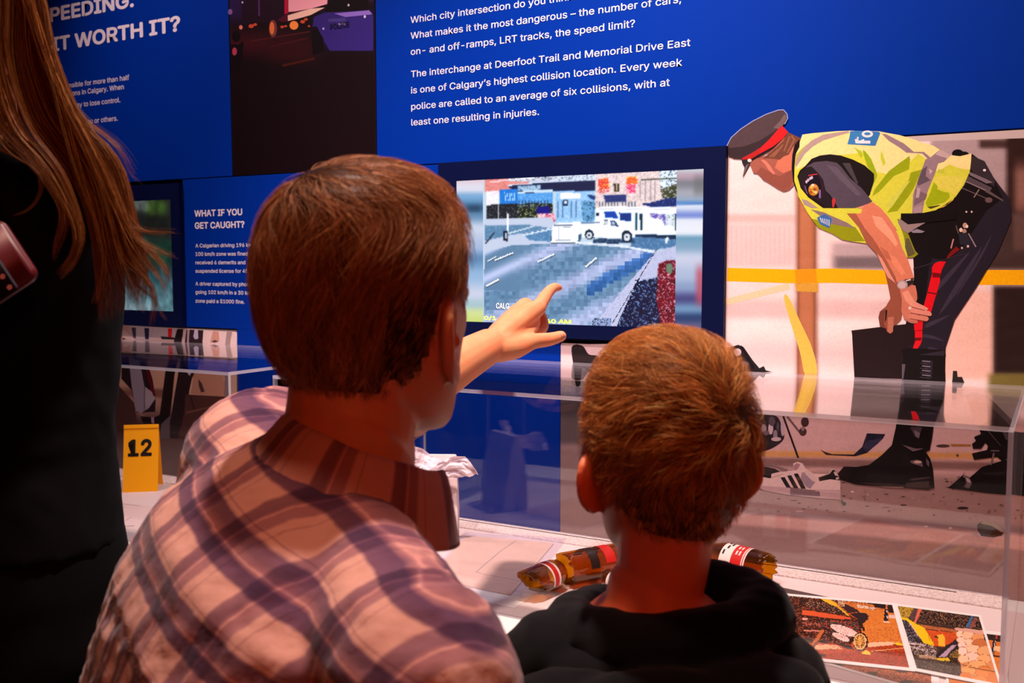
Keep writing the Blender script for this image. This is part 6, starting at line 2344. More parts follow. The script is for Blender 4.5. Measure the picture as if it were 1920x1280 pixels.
def man_len(p):
    if abs(p.x) > 0.055 and p.z < 0.035 and -0.05 < p.y < 0.06:
        return 0.009
    if p.y > 0.035:
        return 0.020
    return 0.012 + 0.032 * sstep(-0.08, 0.03, p.z) + 0.016 * sstep(0.04, 0.1, p.z)


M_hair = hair_mat('brown hair')
grown_hair('hair', MH, 1.0, hl_fn(HL_MAN), man_flow, man_len, 14000, (146, 94, 58), M_hair, man, lift=(0.003, 0.0095), rad=0.0002, light=(190, 136, 92), cap_col=(44, 25, 16), wander=0.22)

# shirt
M_shirt = bpy.data.materials.new('plaid shirt cotton')
M_shirt.use_nodes = True
nt = M_shirt.node_tree
bs = nt.nodes['Principled BSDF']
bs.inputs['Roughness'].default_value = 0.85
bs.inputs['Specular IOR Level'].default_value = 0.15
bs.inputs['Sheen Weight'].default_value = 0.15
at = nt.nodes.new('ShaderNodeAttribute')
at.attribute_name = 'weave'
sp = nt.nodes.new('ShaderNodeSeparateXYZ')
nt.links.new(at.outputs['Vector'], sp.inputs[0])


def node_math(op, a, b=None):
    n = nt.nodes.new('ShaderNodeMath')
    n.operation = op
    for i, v in enumerate((a, b)):
        if v is None:
            continue
        if isinstance(v, (int, float)):
            n.inputs[i].default_value = v
        else:
            nt.links.new(v, n.inputs[i])
    return n.outputs[0]


def stripes(coord, period, stops):
    f = node_math('FRACT', node_math('DIVIDE', coord, period))
    rp = nt.nodes.new('ShaderNodeValToRGB')
    cr = rp.color_ramp
    cr.interpolation = 'LINEAR'
    while len(cr.elements) > 1:
        cr.elements.remove(cr.elements[-1])
    cr.elements[0].position = stops[0][0]
    cr.elements[0].color = lin4(stops[0][1])
    for ps, c in stops[1:]:
        e = cr.elements.new(ps)
        e.color = lin4(c)
    nt.links.new(f, rp.inputs[0])
    return rp.outputs[0]


PW, PB, PL = (255, 255, 255), (138, 124, 172), (196, 176, 200)
sx = stripes(sp.outputs[0], 0.047, [(0.0, PW), (0.36, PW), (0.40, PB), (0.56, (116, 102, 158)), (0.60, PL), (0.62, (250, 240, 250)), (0.64, PL), (0.74, (150, 136, 170)), (0.86, PB), (0.90, PW), (0.94, PW), (0.95, PL), (0.965, PW), (1.0, PW)])
sz = stripes(sp.outputs[2], 0.058, [(0.0, PW), (0.30, PW), (0.34, (172, 158, 186)), (0.50, (160, 146, 178)), (0.54, PL), (0.56, (255, 250, 255)), (0.58, PL), (0.72, (196, 184, 206)), (0.76, PW), (0.86, PW), (0.87, PL), (0.885, PW), (1.0, PW)])
mul = nt.nodes.new('ShaderNodeMix')
mul.data_type = 'RGBA'
mul.blend_type = 'MULTIPLY'
mul.inputs[0].default_value = 1.0
nt.links.new(sx, mul.inputs[6])
nt.links.new(sz, mul.inputs[7])
m3 = nt.nodes.new('ShaderNodeMix')
m3.data_type = 'RGBA'
m3.blend_type = 'MULTIPLY'
m3.inputs[0].default_value = 1.0
m3.inputs[7].default_value = lin4((216, 162, 148))
nt.links.new(mul.outputs[2], m3.inputs[6])
nt.links.new(m3.outputs[2], bs.inputs['Base Color'])
nz = nt.nodes.new('ShaderNodeTexNoise')
nz.inputs['Scale'].default_value = 55
nz.inputs['Detail'].default_value = 4
tc = nt.nodes.new('ShaderNodeTexCoord')
nt.links.new(tc.outputs['Object'], nz.inputs['Vector'])
bp = nt.nodes.new('ShaderNodeBump')
bp.inputs['Strength'].default_value = 0.35
bp.inputs['Distance'].default_value = 0.004
nt.links.new(nz.outputs['Fac'], bp.inputs['Height'])
nt.links.new(bp.outputs['Normal'], bs.inputs['Normal'])

TMI = TM.inverted()


def weave(me, fn):
    a = me.attributes.new('weave', 'FLOAT_VECTOR', 'POINT')
    a.data.foreach_set('vector', np.array([fn(v.co) for v in me.vertices], dtype=np.float32).ravel())


def shirt_weave(co):
    p = TMI @ co
    # the yoke is cut across the grain, the back panel hangs straight
    ysp = -0.085 - 0.10 * abs(p.x)
    if p.z > ysp:
        return (p.z * 0.85 + 0.02, 0, p.x * 0.9)
    return (p.x * 1.45 * (1 - 0.35 * (p.z + 0.1)), 0, p.z * 1.0)




bm = bmesh.new()
SHIRT = [(0.060, 0.078, 0.072, 0.008, -0.036), (0.045, 0.100, 0.080, 0.004, -0.028)] + [(z, w + 0.006 + 0.012 * (z < -0.25), d + 0.014 + 0.012 * (z < -0.25), cy, cx) for z, w, d, cy, cx in TORSO[2:]]
add_loft(bm, TM, SHIRT, 64, 5)
sm_tube(bm, [TM @ Vector((-0.01, -0.005, -0.04)), NB - Uz * 0.060, NB - Uz * 0.028], [0.10, 0.086, 0.074], 28)
sm_tube(bm, [NB - Uz * 0.055, (NB - Uz * 0.055).lerp(SR, 0.5), SR], [0.058, 0.060, 0.064], 20)
sm_tube(bm, [NB - Uz * 0.055, (NB - Uz * 0.055).lerp(SL, 0.5), SL], [0.058, 0.058, 0.060], 20)
sm_tube(bm, [SL, SL.lerp(TM @ Vector((-0.06, -0.03, -0.10)), 0.6), TM @ Vector((-0.06, -0.03, -0.12))], [0.062, 0.070, 0.07], 20)
sm_tube(bm, [TM @ Vector((-0.10, 0, -0.02)), SL, (SL + EL) / 2, EL, EL.lerp(WR, 0.35)], [0.072, 0.068, 0.064, 0.060, 0.058], 24)
sm_tube(bm, [TM @ Vector((0.10, 0, -0.02)), SR, (SR + ELR) / 2, ELR, ELR.lerp(WRR, 0.3)], [0.066, 0.065, 0.064, 0.062, 0.060], 24)
me = remeshed(bm, 0.0045, 10, 0.5)


def wr_fn(c):
    p = TMI @ c
    return 0.5 + 0.5 * sstep(-0.06, -0.12, p.z)


wrinkle(me, 0.0035, 16, 3, (1, 1, 1), wr_fn)
wrinkle(me, 0.0016, 62, 7)
# yoke seam: a shallow step across the back
c, nr = vget(me)
for i, p0 in enumerate(c):
    p = TMI @ Vector(p0)
    if p.y < 0.02:
        s = p.z - (-0.085 - 0.10 * abs(p.x))
        c[i] += nr[i] * (0.0014 * sstep(-0.003, 0.001, s) * (1 - sstep(0.05, 0.09, s)) - 0.0012 * math.exp(-(s / 0.002) ** 2))
vput(me, c)
weave(me, shirt_weave)
shirt = link('shirt', me, M_shirt, man)
# seam stitching lines
M_stitch = mat('pale stitching', (190, 160, 176), 0.8)

# collar: a folded band round the neck
cax = (((MH @ Vector((0, -0.02, -0.07))) - NB).normalized() * 0.25 + Uz * 0.75).normalized()
ca = (Lx - cax * Lx.dot(cax)).normalized()
cb = cax.cross(ca).normalized()          # towards the front


br_shift = ca * 0.010


def collar_ring(r, h, fx=0.0, fy=0.0, spread=0.0, n=60, a0=-2.55, a1=2.55, drop=0.0, fall=0.0):
    out = []
    for i in range(n + 1):
        a = a0 + (a1 - a0) * i / n       # 0 = nape
        e = abs(a) / 2.55
        k = max(0.0, math.sin(a)) * (fall if fall else 0.0)
        rr = r + spread * e * e 
        d = ca * math.sin(a) - cb * math.cos(a)
        out.append(NB - br_shift * max(0.0, math.sin(a)) + cax * (h - drop * e ** 2 - k) + d * rr + ca * fx + cb * fy)
    return out


prof = [(0.0700, -0.034, 0.0), (0.0690, 0.0, 0.0), (0.0685, 0.018, 0.0), (0.0705, 0.0235, 0.0), (0.0755, 0.020, 0.002), (0.085, 0.0, 0.005), (0.0945, -0.024, 0.010), (0.0965, -0.031, 0.014)]
rings = [collar_ring(r, h, 0.008, 0.014, 0.000 + s, drop=0.004, fall=max(0.0, (s - 0.001) / 0.013) * 0.008) for r, h, s in prof]
bm = bmesh.new()
vr = [[bm.verts.new(p) for p in ring] for ring in rings]
for a, b in zip(vr[:-1], vr[1:]):
    for k in range(len(a) - 1):
        bm.faces.new((a[k], a[k + 1], b[k + 1], b[k]))
bmesh.ops.recalc_face_normals(bm, faces=bm.faces)
me = bpy.data.meshes.new('collar')
bm.to_mesh(me)
# woven pattern follows the band
K = len(rings[0])
a = me.attributes.new('weave', 'FLOAT_VECTOR', 'POINT')
W3 = []
for j in range(len(rings)):
    for i in range(K):
        W3.append((j * 0.0019 + 0.0470, 0, i * 0.0065))
a.data.foreach_set('vector', np.array(W3, dtype=np.float32).ravel())
bm.free()
smooth(me)
for v in me.vertices:
    v.co += Vector((noise.noise(v.co * 30), noise.noise(v.co * 30 + Vector((5, 0, 0))), noise.noise(v.co * 30 + Vector((0, 5, 0))))) * 0.0022
col = link('collar', me, M_shirt, shirt)
sd = col.modifiers.new('thickness', 'SOLIDIFY')
sd.thickness = 0.0022
ss = col.modifiers.new('soft', 'SUBSURF')
ss.levels = ss.render_levels = 1

# trousers and shoes of the man
bm = bmesh.new()
add_loft(bm, TM, [(-0.40, 0.168, 0.116, 0, 0), (-0.48, 0.175, 0.124, -0.004, 0), (-0.57, 0.172, 0.122, -0.004, 0)], 40, 3)
for s, kn, an in zip((-1, 1), KN, AN):
    hip = PEL + Lh * (0.09 * s)
    sm_tube(bm, [hip, hip.lerp(kn, 0.5) + Fh * 0.02, kn], [0.098, 0.088, 0.068], 20)
    sm_tube(bm, [kn, kn.lerp(an, 0.4), kn.lerp(an, 0.92)], [0.066, 0.064, 0.052], 18)
me = remeshed(bm, 0.009, 4)
wrinkle(me, 0.004, 14, 11)
link('trousers', me, cloth_mat('dark denim', (34, 36, 52)), man)
for an in AN:
    bm = bmesh.new()
    t0 = an - Fh * 0.03 + Vector((0, 0, -0.012))
    sm_tube(bm, [t0 + Fh * 0.05, t0, t0 - Fh * 0.09 + Vector((0, 0, -0.008)), t0 - Fh * 0.15 + Vector((0, 0, -0.012))], [0.040, 0.044, 0.040, 0.030], 16)
    link('shoe', remeshed(bm, 0.006, 3), mat('brown shoe leather', (60, 40, 30), 0.5), man)

# ---- the boy
BH = head_matrix(1250, 842, 0.935, -9, 2, -3, 0.94)
BN = P(1222, 1112, 0.925)
fh = Vector((_f.x, _f.y, 0)).normalized()
rh = Vector((_r.x, _r.y, 0)).normalized()
yb = math.radians(4)
bf = (fh * math.cos(yb) + rh * math.sin(yb)).normalized()
br = (rh * math.cos(yb) - fh * math.sin(yb)).normalized()
BO = P(1230, 1232, 0.92)
BM = Matrix(((br.x, bf.x, 0, BO.x), (br.y, bf.y, 0, BO.y), (br.z, bf.z, 1, BO.z), (0, 0, 0, 1)))
BT_ = [(0.06, 0.040, 0.042, 0.010, 0), (0.035, 0.075, 0.050, 0.004, 0), (0.005, 0.108, 0.062, 0, 0), (-0.06, 0.118, 0.074, 0, 0), (-0.16, 0.110, 0.075, 0.004, 0), (-0.26, 0.105, 0.074, 0.004, 0), (-0.36, 0.112, 0.080, 0, 0), (-0.42, 0.108, 0.080, 0, 0)]
bm = bmesh.new()
add_head(bm, BH)
add_ear(bm, BH, 1, 0.058, -0.030, -0.006, 0.5)
add_ear(bm, BH, -1, 0.060, -0.026, -0.006, 0.72, 0.005)
sm_tube(bm, [BH @ Vector((-0.008, -0.02, -0.02)), BH @ Vector((-0.010, -0.022, -0.075)), (BH @ Vector((-0.010, -0.022, -0.12)) + BN) / 2, BN, BM @ Vector((0, 0, 0.0))], [0.048, 0.045, 0.0415, 0.043, 0.055], 20)
add_loft(bm, BM, BT_)
bsh, bel, bwr = [], [], []
for s in (-1, 1):
    sh = BM @ Vector((0.104 * s, 0, -0.012))
    el = BM @ Vector((0.126 * s, -0.005, -0.215))
    wr = BM @ Vector((0.135 * s, 0.13, -0.30))
    bsh.append(sh)
    bel.append(el)
    bwr.append(wr)
    sm_tube(bm, [BM @ Vector((0.07 * s, 0, -0.015)), sh, sh.lerp(el, 0.5), el], [0.036, 0.036, 0.031, 0.028], 16)
    sm_tube(bm, [el, el.lerp(wr, 0.4), wr], [0.028, 0.028, 0.020], 14)
    hd = (wr - el).normalized()
    for k in range(4):
        a0 = wr + hd * 0.055 + br * ((k - 1.5) * 0.0135)
        sm_tube(bm, [wr, a0], [0.013, 0.0085], 10, 3)
        sm_tube(bm, [a0, a0 + hd * 0.024, a0 + hd * (0.044 - 0.004 * abs(k - 1.4)) + Vector((0, 0, -0.012))], [0.0078, 0.0072, 0.006], 10, 3)
    sm_tube(bm, [wr, wr + hd * 0.03 - br * (0.028 * s), wr + hd * 0.055 - br * (0.034 * s)], [0.012, 0.0088, 0.007], 10, 3)
BF = []
for s in (-1, 1):
    hip = BM @ Vector((0.055 * s, 0, -0.40))
    ft = Vector((hip.x, hip.y, 0.06)) + br * (0.015 * s)
    kn = hip.lerp(ft, 0.5) + bf * 0.012
    BF.append((hip, kn, ft))
    sm_tube(bm, [hip, kn, ft], [0.062, 0.044, 0.03], 16)
    sm_tube(bm, [ft, ft + bf * 0.05 + Vector((0, 0, -0.03)), ft + bf * 0.11 + Vector((0, 0, -0.038))], [0.03, 0.026, 0.018], 12)
M_skin_b = skin_mat('warm child skin', (226, 126, 84))
boy = link('person', remeshed(bm, 0.0028, 3, 0.5), M_skin_b)
tag(boy, 'young boy with short golden brown hair in a black hooded top, seen from behind', 'person')
for s in (-1, 1):
    e = bmesh.new()
    add_ellipsoid(e, BH @ Vector((0.031 * s, 0.0715, 0.004)), Vector((0.011, 0, 0)), Vector((0, 0.011, 0)), Vector((0, 0, 0.011)))
    finish(e, 'eye', mat('eye white', (226, 214, 210), 0.2, 0.5), boy, True)

HL_BOY = [(0.0, 0.066), (0.6, 0.062), (1.0, 0.040), (1.2, -0.020), (1.38, -0.024), (1.48, 0.004), (1.75, 0.010), (1.92, -0.024), (2.15, -0.046), (2.6, -0.072), (2.9, -0.086), (3.2, -0.092)]
whorl = Vector((0.046, -0.094, 0.056))


def boy_flow(p):
    d = p - whorl
    r = d.length
    n = Vector((p.x, p.y, p.z)).normalized()
    rad_ = d - n * d.dot(n)
    if rad_.length > 1e-6:
        rad_.normalize()
    tan_ = n.cross(rad_)
    sw = math.exp(-(r / 0.06) ** 2)
    v = rad_ * (0.75 + 0.25 * (1 - sw)) + tan_ * (-0.75 * sw)
    low = sstep(0.03, -0.05, p.z)
    v = v * (1 - 0.75 * low) + Vector((0, 0, -1)) * low
    v += Vector((noise.noise(p * 30), noise.noise(p * 30 + Vector((7, 0, 0))), noise.noise(p * 30 + Vector((0, 7, 0))))) * 0.5
    return v


def boy_len(p):
    return 0.006 + 0.022 * sstep(-0.055, 0.03, p.z) + 0.007 * sstep(0.05, 0.1, p.z)


grown_hair('hair', BH, 0.95, hl_fn(HL_BOY), boy_flow, boy_len, 16000, (172, 108, 54), hair_mat('golden brown hair', 0.4), boy, lift=(0.003, 0.0135), rad=0.0002, K=7, light=(222, 162, 96), cap_col=(84, 50, 26), wander=0.28)

# hooded top
M_hood = cloth_mat('black sweatshirt fleece', (8, 8, 12), 0.95, 0.06, (900, 0.25, 0.0008))
bm = bmesh.new()
add_loft(bm, BM, [(0.030, 0.078, 0.058, 0.004, 0), (0.012, 0.115, 0.072, -0.002, 0)] + [(z, w + 0.020, d + 0.020, cy, cx) for z, w, d, cy, cx in BT_[3:]], 48, 4)
for s, sh, el, wr in zip((-1, 1), bsh, bel, bwr):
    sm_tube(bm, [BM @ Vector((0.06 * s, -0.004, -0.012)), sh, sh.lerp(el, 0.5), el, el.lerp(wr, 0.5), el.lerp(wr, 0.95)], [0.052, 0.048, 0.046, 0.043, 0.040, 0.032], 20)
me = remeshed(bm, 0.005, 8)
wrinkle(me, 0.0045, 13, 5)
top = link('hooded_top', me, M_hood, boy)
bm = bmesh.new()
# hood lying on the shoulders: a thick rolled rim round the neck and a pouch on the back
rim = []
for i in range(41):
    a = -2.5 + 5.0 * i / 40              # 0 = nape
    e = abs(a) / 2.5
    side = 1 if a > 0 else -1
    rx_ = 0.083 + 0.012 * (a > 0)
    rim.append(BN + br * (rx_ * math.sin(a) + 0.008) - bf * (0.062 * math.cos(a) - 0.012) + Vector((0, 0, -0.032 + 0.018 * e * e * (1 if a > 0 else -0.3) + 0.006 * math.sin(a))))
rr = [0.026 + 0.006 * math.cos((i / 40 - 0.5) * math.pi) for i in range(41)]
tube_bm(bm, rim, rr, 18)
add_ellipsoid(bm, BM @ Vector((0.008, -0.086, -0.042)), br * 0.128, bf * 0.030, Vector((0, 0, 0.066)))
add_ellipsoid(bm, BM @ Vector((0.070, -0.066, 0.000)), br * 0.066, bf * 0.034, Vector((0, 0, 0.030)) + br * 0.012)
add_ellipsoid(bm, BM @ Vector((-0.070, -0.064, -0.016)), br * 0.066, bf * 0.034, Vector((0, 0, 0.030)))
me = remeshed(bm, 0.004, 8)
wrinkle(me, 0.0035, 18, 2)
link('hood', me, M_hood, top)
bm = bmesh.new()
add_loft(bm, BM, [(-0.34, 0.122, 0.090, 0, 0), (-0.40, 0.124, 0.094, 0, 0), (-0.46, 0.112, 0.088, 0, 0)], 36, 3)
for hip, kn, ft in BF:
    sm_tube(bm, [hip, kn, ft.lerp(kn, 0.08)], [0.072, 0.058, 0.048], 18)
link('trousers', remeshed(bm, 0.008, 4), cloth_mat('dark joggers', (26, 28, 36)), boy)
for hip, kn, ft in BF:
    bm = bmesh.new()
    c = Vector((ft.x, ft.y, 0.035))
    sm_tube(bm, [c - bf * 0.035 + Vector((0, 0, 0.012)), c + bf * 0.03 + Vector((0, 0, 0.006)), c + bf * 0.09 + Vector((0, 0, -0.004)), c + bf * 0.125 + Vector((0, 0, -0.008))], [0.038, 0.036, 0.031, 0.022], 16)
    for v in bm.verts:
        v.co.z = max(v.co.z, 0.001)
    link('shoe', remeshed(bm, 0.005, 2), mat('dark trainer', (40, 40, 46), 0.6), boy)

# ---- the long-haired visitor at the left edge
WD = 1.12


def wp(px, py, d=WD):
    return P(px, py, d)


WO = wp(-60, 330)                         # between the shoulders
wf = (fh * 0.95 + rh * 0.3).normalized()
wr_ = Vector((wf.y, -wf.x, 0)).normalized()
WM = Matrix(((wr_.x, wf.x, 0, WO.x), (wr_.y, wf.y, 0, WO.y), (wr_.z, wf.z, 1, WO.z), (0, 0, 0, 1)))
WH = head_matrix(-62, -112, WD, 20, 0, 0, 0.95)
WT = [(0.05, 0.05, 0.05, 0.01, 0), (0.03, 0.09, 0.06, 0, 0), (0.0, 0.145, 0.075, 0, 0), (-0.07, 0.158, 0.092, 0, 0), (-0.14, 0.155, 0.10, 0.01, 0), (-0.24, 0.142, 0.09, 0.01, 0), (-0.32, 0.142, 0.09, 0, 0), (-0.42, 0.160, 0.11, -0.01, 0), (-0.50, 0.168, 0.118, -0.01, 0), (-0.58, 0.16, 0.11, 0, 0)]
bm = bmesh.new()
add_head(bm, WH)
add_ear(bm, WH, 1, 0.056)
add_ear(bm, WH, -1, 0.056)
sm_tube(bm, [WH @ Vector((0, -0.02, -0.02)), WH @ Vector((0, -0.02, -0.08)), WM @ Vector((0, 0.01, 0.06)), WM @ Vector((0, 0, 0))], [0.05, 0.048, 0.048, 0.06], 18)
add_loft(bm, WM, WT)
wrist, elb = P(-205, 600, 0.962), P(0, 585, 1.04)
wsh = WM @ Vector((0.150, 0, -0.02))
sm_tube(bm, [WM @ Vector((0.1, 0, -0.02)), wsh, wsh.lerp(elb, 0.5), elb], [0.046, 0.044, 0.038, 0.034], 16)
sm_tube(bm, [elb, elb.lerp(wrist, 0.4), wrist], [0.034, 0.034, 0.024], 14)
wel2 = WM @ Vector((-0.2, 0.03, -0.28))
wwr2 = WM @ Vector((-0.19, 0.18, -0.42))
sm_tube(bm, [WM @ Vector((-0.1, 0, -0.02)), WM @ Vector((-0.15, 0, -0.02)), wel2], [0.046, 0.044, 0.034], 16)
sm_tube(bm, [wel2, wwr2], [0.034, 0.024], 14)
for w0, hd, sd_ in ((wrist, (P(-110, 560, 0.934) - wrist).normalized(), _d), (wwr2, (wwr2 - wel2).normalized(), wr_)):
    for k in range(4):
        a0 = w0 + hd * 0.07 + sd_ * ((k - 1.5) * 0.017)
        sm_tube(bm, [w0, a0], [0.016, 0.0095], 10, 3)
        sm_tube(bm, [a0, a0 + hd * 0.03 - _f * 0.004, a0 + hd * 0.055 + _f * 0.004], [0.0086, 0.008, 0.0066], 10, 3)
    sm_tube(bm, [w0, w0 + hd * 0.035 + sd_ * 0.035, w0 + hd * 0.07 + sd_ * 0.045], [0.014, 0.010, 0.008], 10, 3)
WL = []
for s in (-1, 1):
    hip = WM @ Vector((0.085 * s, -0.005, -0.56))
    ft = Vector((hip.x, hip.y, 0.08)) + wr_ * (0.01 * s)
    kn = hip.lerp(ft, 0.5) + wf * 0.015
    WL.append((hip, kn, ft))
    sm_tube(bm, [hip, kn, ft], [0.088, 0.056, 0.038], 18)
    sm_tube(bm, [ft, ft + wf * 0.07 + Vector((0, 0, -0.04)), ft + wf * 0.15 + Vector((0, 0, -0.055))], [0.038, 0.032, 0.02], 12)
woman = link('person', remeshed(bm, 0.004, 3), M_skin)
tag(woman, 'long-haired visitor in black clothes standing at the left edge with a pink phone', 'person')

M_black = cloth_mat('black jersey', (5, 4, 4), 0.95, 0.0)
bm = bmesh.new()
add_loft(bm, WM, [(0.034, 0.075, 0.062, 0, 0), (0.018, 0.125, 0.078, 0, 0)] + [(z, w + 0.014, d + 0.014, cy, cx) for z, w, d, cy, cx in WT[3:8]], 48, 4)
sm_tube(bm, [WM @ Vector((0.09, 0, -0.02)), wsh, wsh.lerp(elb, 0.5), elb, elb.lerp(wrist, 0.85)], [0.056, 0.054, 0.05, 0.046, 0.034], 18)
sm_tube(bm, [WM @ Vector((-0.09, 0, -0.02)), WM @ Vector((-0.15, 0, -0.02)), wel2, wel2.lerp(wwr2, 0.85)], [0.056, 0.054, 0.046, 0.034], 18)
me = remeshed(bm, 0.007, 6)
wrinkle(me, 0.004, 12, 9)
link('top', me, M_black, woman)
bm = bmesh.new()
add_loft(bm, WM, [(-0.395, 0.166, 0.116, -0.008, 0), (-0.45, 0.176, 0.126, -0.01, 0), (-0.54, 0.184, 0.130, -0.01, 0), (-0.62, 0.168, 0.118, 0, 0)], 40, 3)
for hip, kn, ft in WL:
    sm_tube(bm, [hip, kn, ft.lerp(kn, 0.05)], [0.102, 0.076, 0.058], 20)
me = remeshed(bm, 0.009, 5)
wrinkle(me, 0.003, 10, 4)
link('trousers', me, cloth_mat('black trousers', (4, 4, 5), 0.95, 0.0), woman)
for hip, kn, ft in WL:
    bm = bmesh.new()
    c = Vector((ft.x, ft.y, 0.04))
    sm_tube(bm, [c - wf * 0.04 + Vector((0, 0, 0.01)), c + wf * 0.04, c + wf * 0.12 + Vector((0, 0, -0.01)), c + wf * 0.165 + Vector((0, 0, -0.015))], [0.042, 0.04, 0.034, 0.024], 16)
    for v in bm.verts:
        v.co.z = max(v.co.z, 0.001)
    link('shoe', remeshed(bm, 0.006, 2), mat('black shoe', (16, 16, 18), 0.5), woman)

# long hair in locks
def lock(A, B, n, d0, d1, K=26, clumps=5, tight=0.75, sp=0.004, fray=0.0):
    a = np.array([(p.x, p.y) for p in catmull([(x, y, 0) for x, y in A], 8)])
    b = np.array([(p.x, p.y) for p in catmull([(x, y, 0) for x, y in B], 8)])

    def res(c):
        s = np.concatenate([[0], np.cumsum(np.linalg.norm(np.diff(c, axis=0), axis=1))])
        t = np.linspace(0, s[-1], K)
        return np.stack([np.interp(t, s, c[:, 0]), np.interp(t, s, c[:, 1])], 1)
    a, b = res(a), res(b)
    t = rng.random(n)
    cl = (np.floor(t * clumps) + rng.uniform(0.3, 0.7, n)) / clumps
    s = np.linspace(0, 1, K)[None] ** 1.6
    tt = t[:, None] * (1 - s * tight) + cl[:, None] * (s * tight)
    endcut = rng.uniform(0.72, 1.0, n)[:, None]
    u = np.linspace(0, 1, K)[None] * endcut * (K - 1)
    i0 = np.clip(u.astype(int), 0, K - 2)
    fr = (u - i0)[..., None]
    pa = a[i0] * (1 - fr) + a[i0 + 1] * fr
    pb_ = b[i0] * (1 - fr) + b[i0 + 1] * fr
    px = pa * (1 - tt[..., None]) + pb_ * tt[..., None]
    ph = rng.uniform(0, 6.28, (n, 1))
    px[..., 0] += np.sin(np.linspace(0, 7, K)[None] + ph) * 1.6 + rng.normal(0, 1.2, (n, 1))
    px += rng.normal(0, fray, (n, 1, 2)) * (np.linspace(0, 1, K)[None, :, None] ** 2)
    dp = d0 + (d1 - d0) * np.linspace(0, 1, K)[None] + rng.normal(0, sp, (n, 1)) + np.sin(np.linspace(0, 5, K)[None] + ph * 1.7) * 0.002
    rv, dv, fv = np.array(_r), np.array(_d), np.array(_f)
    X = (px[..., 0:1] - 960) / FPX * rv + (px[..., 1:2] - 640) / FPX * dv + fv
    return np.array(CAM) + X * dp[..., None]


LK = []
outer = [(30, -160), (62, -60), (86, 0), (100, 84), (116, 134), (130, 168), (146, 205), (168, 240), (190, 260), (218, 290), (238, 330), (248, 370), (262, 430), (278, 500), (272, 570)]
inner = [(-40, -160), (-10, -60), (20, 0), (22, 110), (52, 220), (110, 300), (150, 370), (170, 440), (178, 510), (182, 580), (186, 612)]
LK.append(lock(outer, inner, 2600, 1.02, 1.0, clumps=14, tight=0.6, sp=0.012))
LK.append(lock(outer, [(20, -160), (45, -60), (66, 0), (78, 90), (98, 160), (130, 220), (170, 275), (202, 330), (220, 400), (235, 460), (250, 520), (246, 560)], 700, 0.99, 0.98, clumps=5, tight=0.5, sp=0.006))
LK.append(lock([(20, -120), (24, 0), (24, 110), (62, 235), (122, 320), (152, 400), (160, 450), (140, 500), (116, 526)], [(-80, -120), (-70, 0), (-60, 110), (-20, 230), (50, 300), (104, 370), (134, 420), (136, 470), (104, 512)], 900, 0.985, 0.955, clumps=5, tight=0.85, sp=0.006))
LK.append(lock([(-10, -100), (-5, 60), (20, 210), (80, 300), (120, 360), (132, 420), (112, 470), (100, 492)], [(-90, -100), (-80, 60), (-50, 220), (30, 290), (84, 350), (112, 400), (100, 450), (99, 486)], 500, 0.98, 0.955, clumps=3, tight=0.85, sp=0.005))
LK.append(lock([(-40, -60), (-30, 120), (10, 270), (80, 330), (66, 385), (40, 402), (22, 406)], [(-90, -60), (-70, 140), (-30, 260), (60, 310), (74, 365), (44, 398), (26, 404)], 160, 0.975, 0.95, clumps=2, tight=0.9, sp=0.003))
fly = [
    ([(80, 20), (120, 160), (172, 270), (232, 380), (262, 430), (300, 432), (346, 436)], [(70, 40), (108, 170), (156, 280), (212, 385), (240, 424), (282, 436), (336, 438)], 110, 2),
    ([(84, 60), (124, 170), (190, 290), (250, 430), (290, 462), (318, 478), (340, 486)], [(74, 80), (112, 180), (170, 300), (230, 430), (270, 456), (300, 470), (322, 480)], 110, 3),
    ([(90, 90), (134, 195), (202, 310), (255, 435), (295, 478), (316, 510), (318, 548)], [(80, 100), (120, 200), (180, 310), (232, 430), (272, 466), (308, 500), (314, 530)], 260, 4),
    ([(90, 100), (134, 200), (200, 330), (250, 480), (284, 530), (294, 562), (286, 612)], [(80, 110), (118, 200), (180, 330), (224, 480), (260, 512), (288, 552), (276, 620)], 260, 4),
    ([(90, 100), (134, 200), (205, 340), (262, 450), (300, 520), (316, 545), (314, 560)], [(84, 110), (124, 200), (190, 340), (240, 450), (280, 500), (306, 530), (310, 552)], 150, 3),
    ([(84, 90), (126, 200), (190, 330), (232, 480), (262, 545), (276, 590), (270, 586)], [(74, 110), (110, 200), (170, 330), (205, 480), (226, 545), (250, 574), (262, 584)], 260, 4),
    ([(80, 60), (150, 300), (196, 440), (200, 520), (186, 560), (176, 572)], [(70, 60), (130, 300), (180, 440), (186, 510), (180, 545), (174, 570)], 260, 2),
    ([(80, 60), (150, 300), (190, 460), (208, 540), (198, 580), (188, 606)], [(70, 60), (130, 300), (175, 460), (190, 530), (190, 570), (186, 600)], 160, 2),
    ([(150, 300), (186, 480), (186, 560), (200, 584), (217, 606)], [(146, 300), (182, 480), (184, 562), (198, 586), (215, 604)], 26, 1),
    ([(110, 140), (160, 225), (198, 258), (226, 290), (240, 330), (262, 345)], [(108, 136), (152, 212), (190, 244), (220, 268), (246, 300), (268, 340)], 46, 6),
    ([(250, 520), (290, 560), (306, 590), (314, 602)], [(246, 520), (284, 556), (300, 584), (312, 600)], 30, 2),
]
for A, B, n, c in fly:
    A, B = [[(q[0][0] - 34, q[0][1] - 110)] + list(q) for q in (A, B)]
    LK.append(lock(A, B, n, 0.985, 0.97, clumps=c, tight=0.75, sp=0.006, fray=3.0))
LN = np.concatenate(LK, 0).astype(np.float32)
nh = LN.shape[0]
strand_mesh('hair', LN, 0.00016 * rng.uniform(0.7, 1.4, nh), hair_cols(nh, (104, 60, 27), 0.45, (190, 128, 68), 0.2), hair_mat('long golden brown hair', 0.36), woman)
